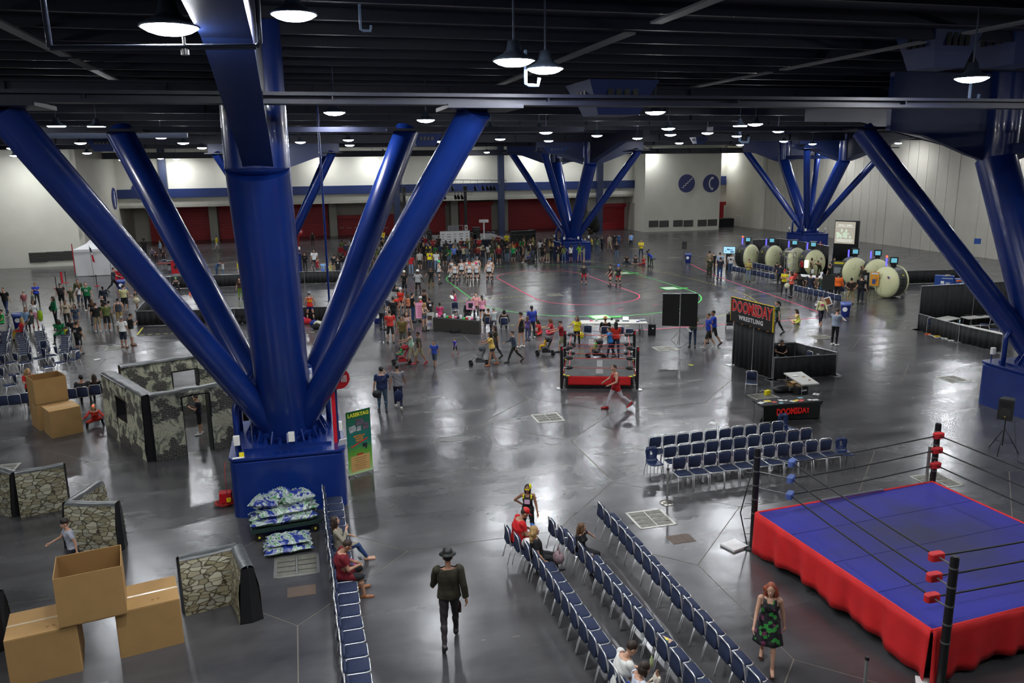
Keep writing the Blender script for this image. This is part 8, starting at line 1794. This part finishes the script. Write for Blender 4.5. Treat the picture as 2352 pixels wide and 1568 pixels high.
# people by the stage and backdrop
YB = 62.0
for px, hy, y_, top, lab, f in ((994,545,61,'8a1c28','person in maroon t-shirt with white print left of the white backdrop',0),(1007,541,63,'18181a','person in black beside the left edge of the white backdrop',0),(1060,546,62,'7a1c28','person in maroon speaking in front of the white backdrop',0),(1100,545,63,'b01c28','person in red t-shirt with white print right of the white backdrop',0),(1144,538,64,'6a1c24','person in dark red beside the dark steel post',0),(1164,534,62.5,'d0c81c','person in yellow shirt in front of the dark steel post',0),(984,559,60,'c8b81c','person in yellow shirt bending at the left of the backdrop',1)):
 p = AY(px, hy, y_);
 zz = p.z-1.76
 person((p.x,y_), face(p,262), 1.76, 'hold' if f == 0 else 'stand', (top,'tee'), ('22242a','long'), ('short','k'), 'l' if px != 1007 else 't', 0, 1.1, lab, level=0, z=max(0,zz))
for px, dx in ((994,1),(1060,2),(1100,3)):
 pass
# ---------------------------------------------------------------- the big crowd: every one an individual
rnd = random.Random(21); used = []
TOPS = [('16161a','black'),('1c1e22','charcoal'),('8a8c8a','grey'),('d0d0cc','white'),('1c6a34','green'),('5a7ab8','blue'),('8a1c28','dark red'),('c8a81c','yellow'),('6a5a44','brown'),('b0a888','tan'),('2a3a5a','navy'),('c8602a','orange'),('5c6a3c','olive'),('7a6aa0','violet')]
TW = [16,9,7,9,5,6,6,4,5,4,8,2,4,1]
BOT = [('24303e','jeans','long'),('2a2a2e','dark trousers','long'),('8f8464','khaki shorts','shorts'),('1a1a1c','black shorts','shorts'),('5a7088','light jeans','long')]
HRS = [('short','k','short black hair'),('short','b','short brown hair'),('long','b','long brown hair'),('long','k','long black hair'),('bob','k','bobbed black hair'),('buzz','b','cropped hair'),('long','y','long blond hair'),('pony','b','a ponytail')]
fixed = [(1043,606,566,'6a86d8',0),(1032,608,569,'0e6a34',0),(1066,604,565,'b0a888',0),(1074,604,568,'6a7070',0),(1097,603,566,'7a342c',0),(1110,607,563,'1c1c2a',0),(1146,606,557,'7a2028',0),(1179,602,563,'128a4e',0),(1199,600,559,'16161a',0),(1282,604,563,'1c1c1e',0),(1288,601,558,'14141a',0),(1295,602,552,'5c7038',1),(1311,602,553,'d0d4d4',1),(1331,602,555,'6aa03a',1),(1341,604,555,'7a8478',0),(1270,600,561,'22262c',0),(1245,602,562,'1a1614',1),(1258,603,560,'3a3434',0),(1230,600,562,'181a1c',0),(1215,598,560,'141a16',0),(1165,603,561,'1c2420',0),(1130,604,560,'2c3a24',1),(1085,605,566,'3a2c2a',0),(1055,607,566,'16181e',0),(1022,610,568,'1a2a1e',0)]
seen = {}
def place_name(px, fy):
 a = 'between the blue struts' if px < 905 else 'left of the white backdrop' if px < 1005 else 'before the white backdrop' if px < 1085 else 'right of the white backdrop' if px < 1150 else 'near the dark steel post' if px < 1205 else 'left of the far blue base' if px < 1265 else 'close to the far blue base'
 return a.replace(' the ',' ')
def crowd_member(px, fy, hy, top, tname, f, k):
 b_ = rnd.choice(BOT); h_ = rnd.choice(HRS) if not f else rnd.choice([q for q in HRS if q[0] in ('long','pony','bob')])
 base = 'person, %s top, %s, %s, crowd %s' % (tname, b_[1], h_[2], place_name(px, fy)); n = seen.get(base, 0); seen[base] = n+1
 if n: base = base.replace('crowd ', 'deeper in crowd ' if n == 1 else 'far back crowd ')
 fat = rnd.choice((1.0,1.0,1.1,1.2)); po = rnd.choice(('stand','stand','stand2','akimbo','hold','cross','phone')); p = G(px, fy)
 dg = rnd.uniform(80,118) if px < 1200 else rnd.choice((rnd.uniform(90,140), rnd.uniform(150,200)))
 person((p.x,p.y), face(p,dg), rnd.uniform(1.62,1.86), po, (top, rnd.choice(('tee','tee','tee','long'))), (b_[0],b_[2]), h_[:2], rnd.choice('llmmtd'), f, fat, base, group='crowd beyond the skating track', level=0, shoes=rnd.choice(('26262a','c8c8c8','4a3a30')), hat=None)
 used.append(p.xy)
NMC = {'6a86d8':'light blue','0e6a34':'green','b0a888':'tan','6a7070':'grey','7a342c':'rust red','1c1c2a':'navy','7a2028':'maroon','128a4e':'bright green','16161a':'black','1c1c1e':'black','14141a':'black','5c7038':'olive green','d0d4d4':'white','6aa03a':'lime green','7a8478':'patterned','22262c':'charcoal','1a1614':'dark brown','3a3434':'grey brown','181a1c':'black','141a16':'dark green','1c2420':'dark green','2c3a24':'army green','3a2c2a':'brown','16181e':'navy','1a2a1e':'dark green'}
for k, (px, fy, hy, c_, f) in enumerate(fixed): crowd_member(px, fy, hy, c_, NMC[c_], f, k)
tries = 0
while len(used) < 172 and tries < 6000:
 tries += 1; px = rnd.choice((rnd.uniform(1005,1345), rnd.uniform(905,1345), rnd.uniform(780,905))); lo_, hi_ = (577,606) if px > 905 else (585,628)
 if px > 1265: hi_ = 596
 fy = rnd.uniform(lo_, hi_-2)
 p = G(px, fy)
 if any((p.xy-q).length < .52 for q in used): continue
 if abs(p.x-T3.location.x) < 2.2 and abs(p.y-57.6) < 2.4: continue
 if any((p.xy-Vector(o.location[:2])).length < .5 for o in bpy.data.objects if o.get('category') == 'person' and abs(o.location.y-p.y) < 1 and abs(o.location.x-p.x) < 1): continue
 c_, tn = rnd.choices(TOPS, TW)[0]; crowd_member(px, fy, 0, c_, tn, rnd.random() < .35, len(used))
# ---- items held in mid distance
for px, py, z_, sz, m, rz, lab, cat in ((1038,682,1.15,(.22,.30,.01),PAPER,.4,'white clipboard of the person in magenta','clipboard'),(1583,757,.95,(.22,.30,.01),PAPER,.5,'white papers carried by the bearded person in green','paper'),(1937,731,1.3,(.42,.34,.01),PAPER,.7,'large white sheet read by the person with suspenders','paper')):
 p = G(px,py,z_); o = tag(obj('sheet', MB().box((0,0,0),sz), loc=p, mats=m), lab, cat); o.rotation_euler = (.7,.2,rz); o.name = cat
p = G(92,725,.9); tag(obj('coat', MB().ell((0,0,0),(.16,.12,.34)), loc=p, mats=cmat('8ab01c')), 'bright green coat over the arm of the white blouse', 'coat')
for px, py, z_, c_, lab in ((1808,656,.85,'c8c8a8','large cream bag of the person in coral'),(313,690,.9,'c8c0a0','pale shoulder bag at the arena corner'),(120,708,.95,'16201c','dark green bag of the person in green at left'),(1333,770,.45,'d8cc1e','yellow bag on the floor behind the small ring'),(1502,592,.9,'6a6e72','grey bag of the stooping person in blue')):
 p = G(px,py,z_); tag(obj('bag', MB().ell((0,0,0),(.2,.14,.2),10,7).tube([(-.12,0,.12),(0,0,.42),(.12,0,.12)],.015,5), loc=p, mats=cmat(c_)), lab, 'bag')
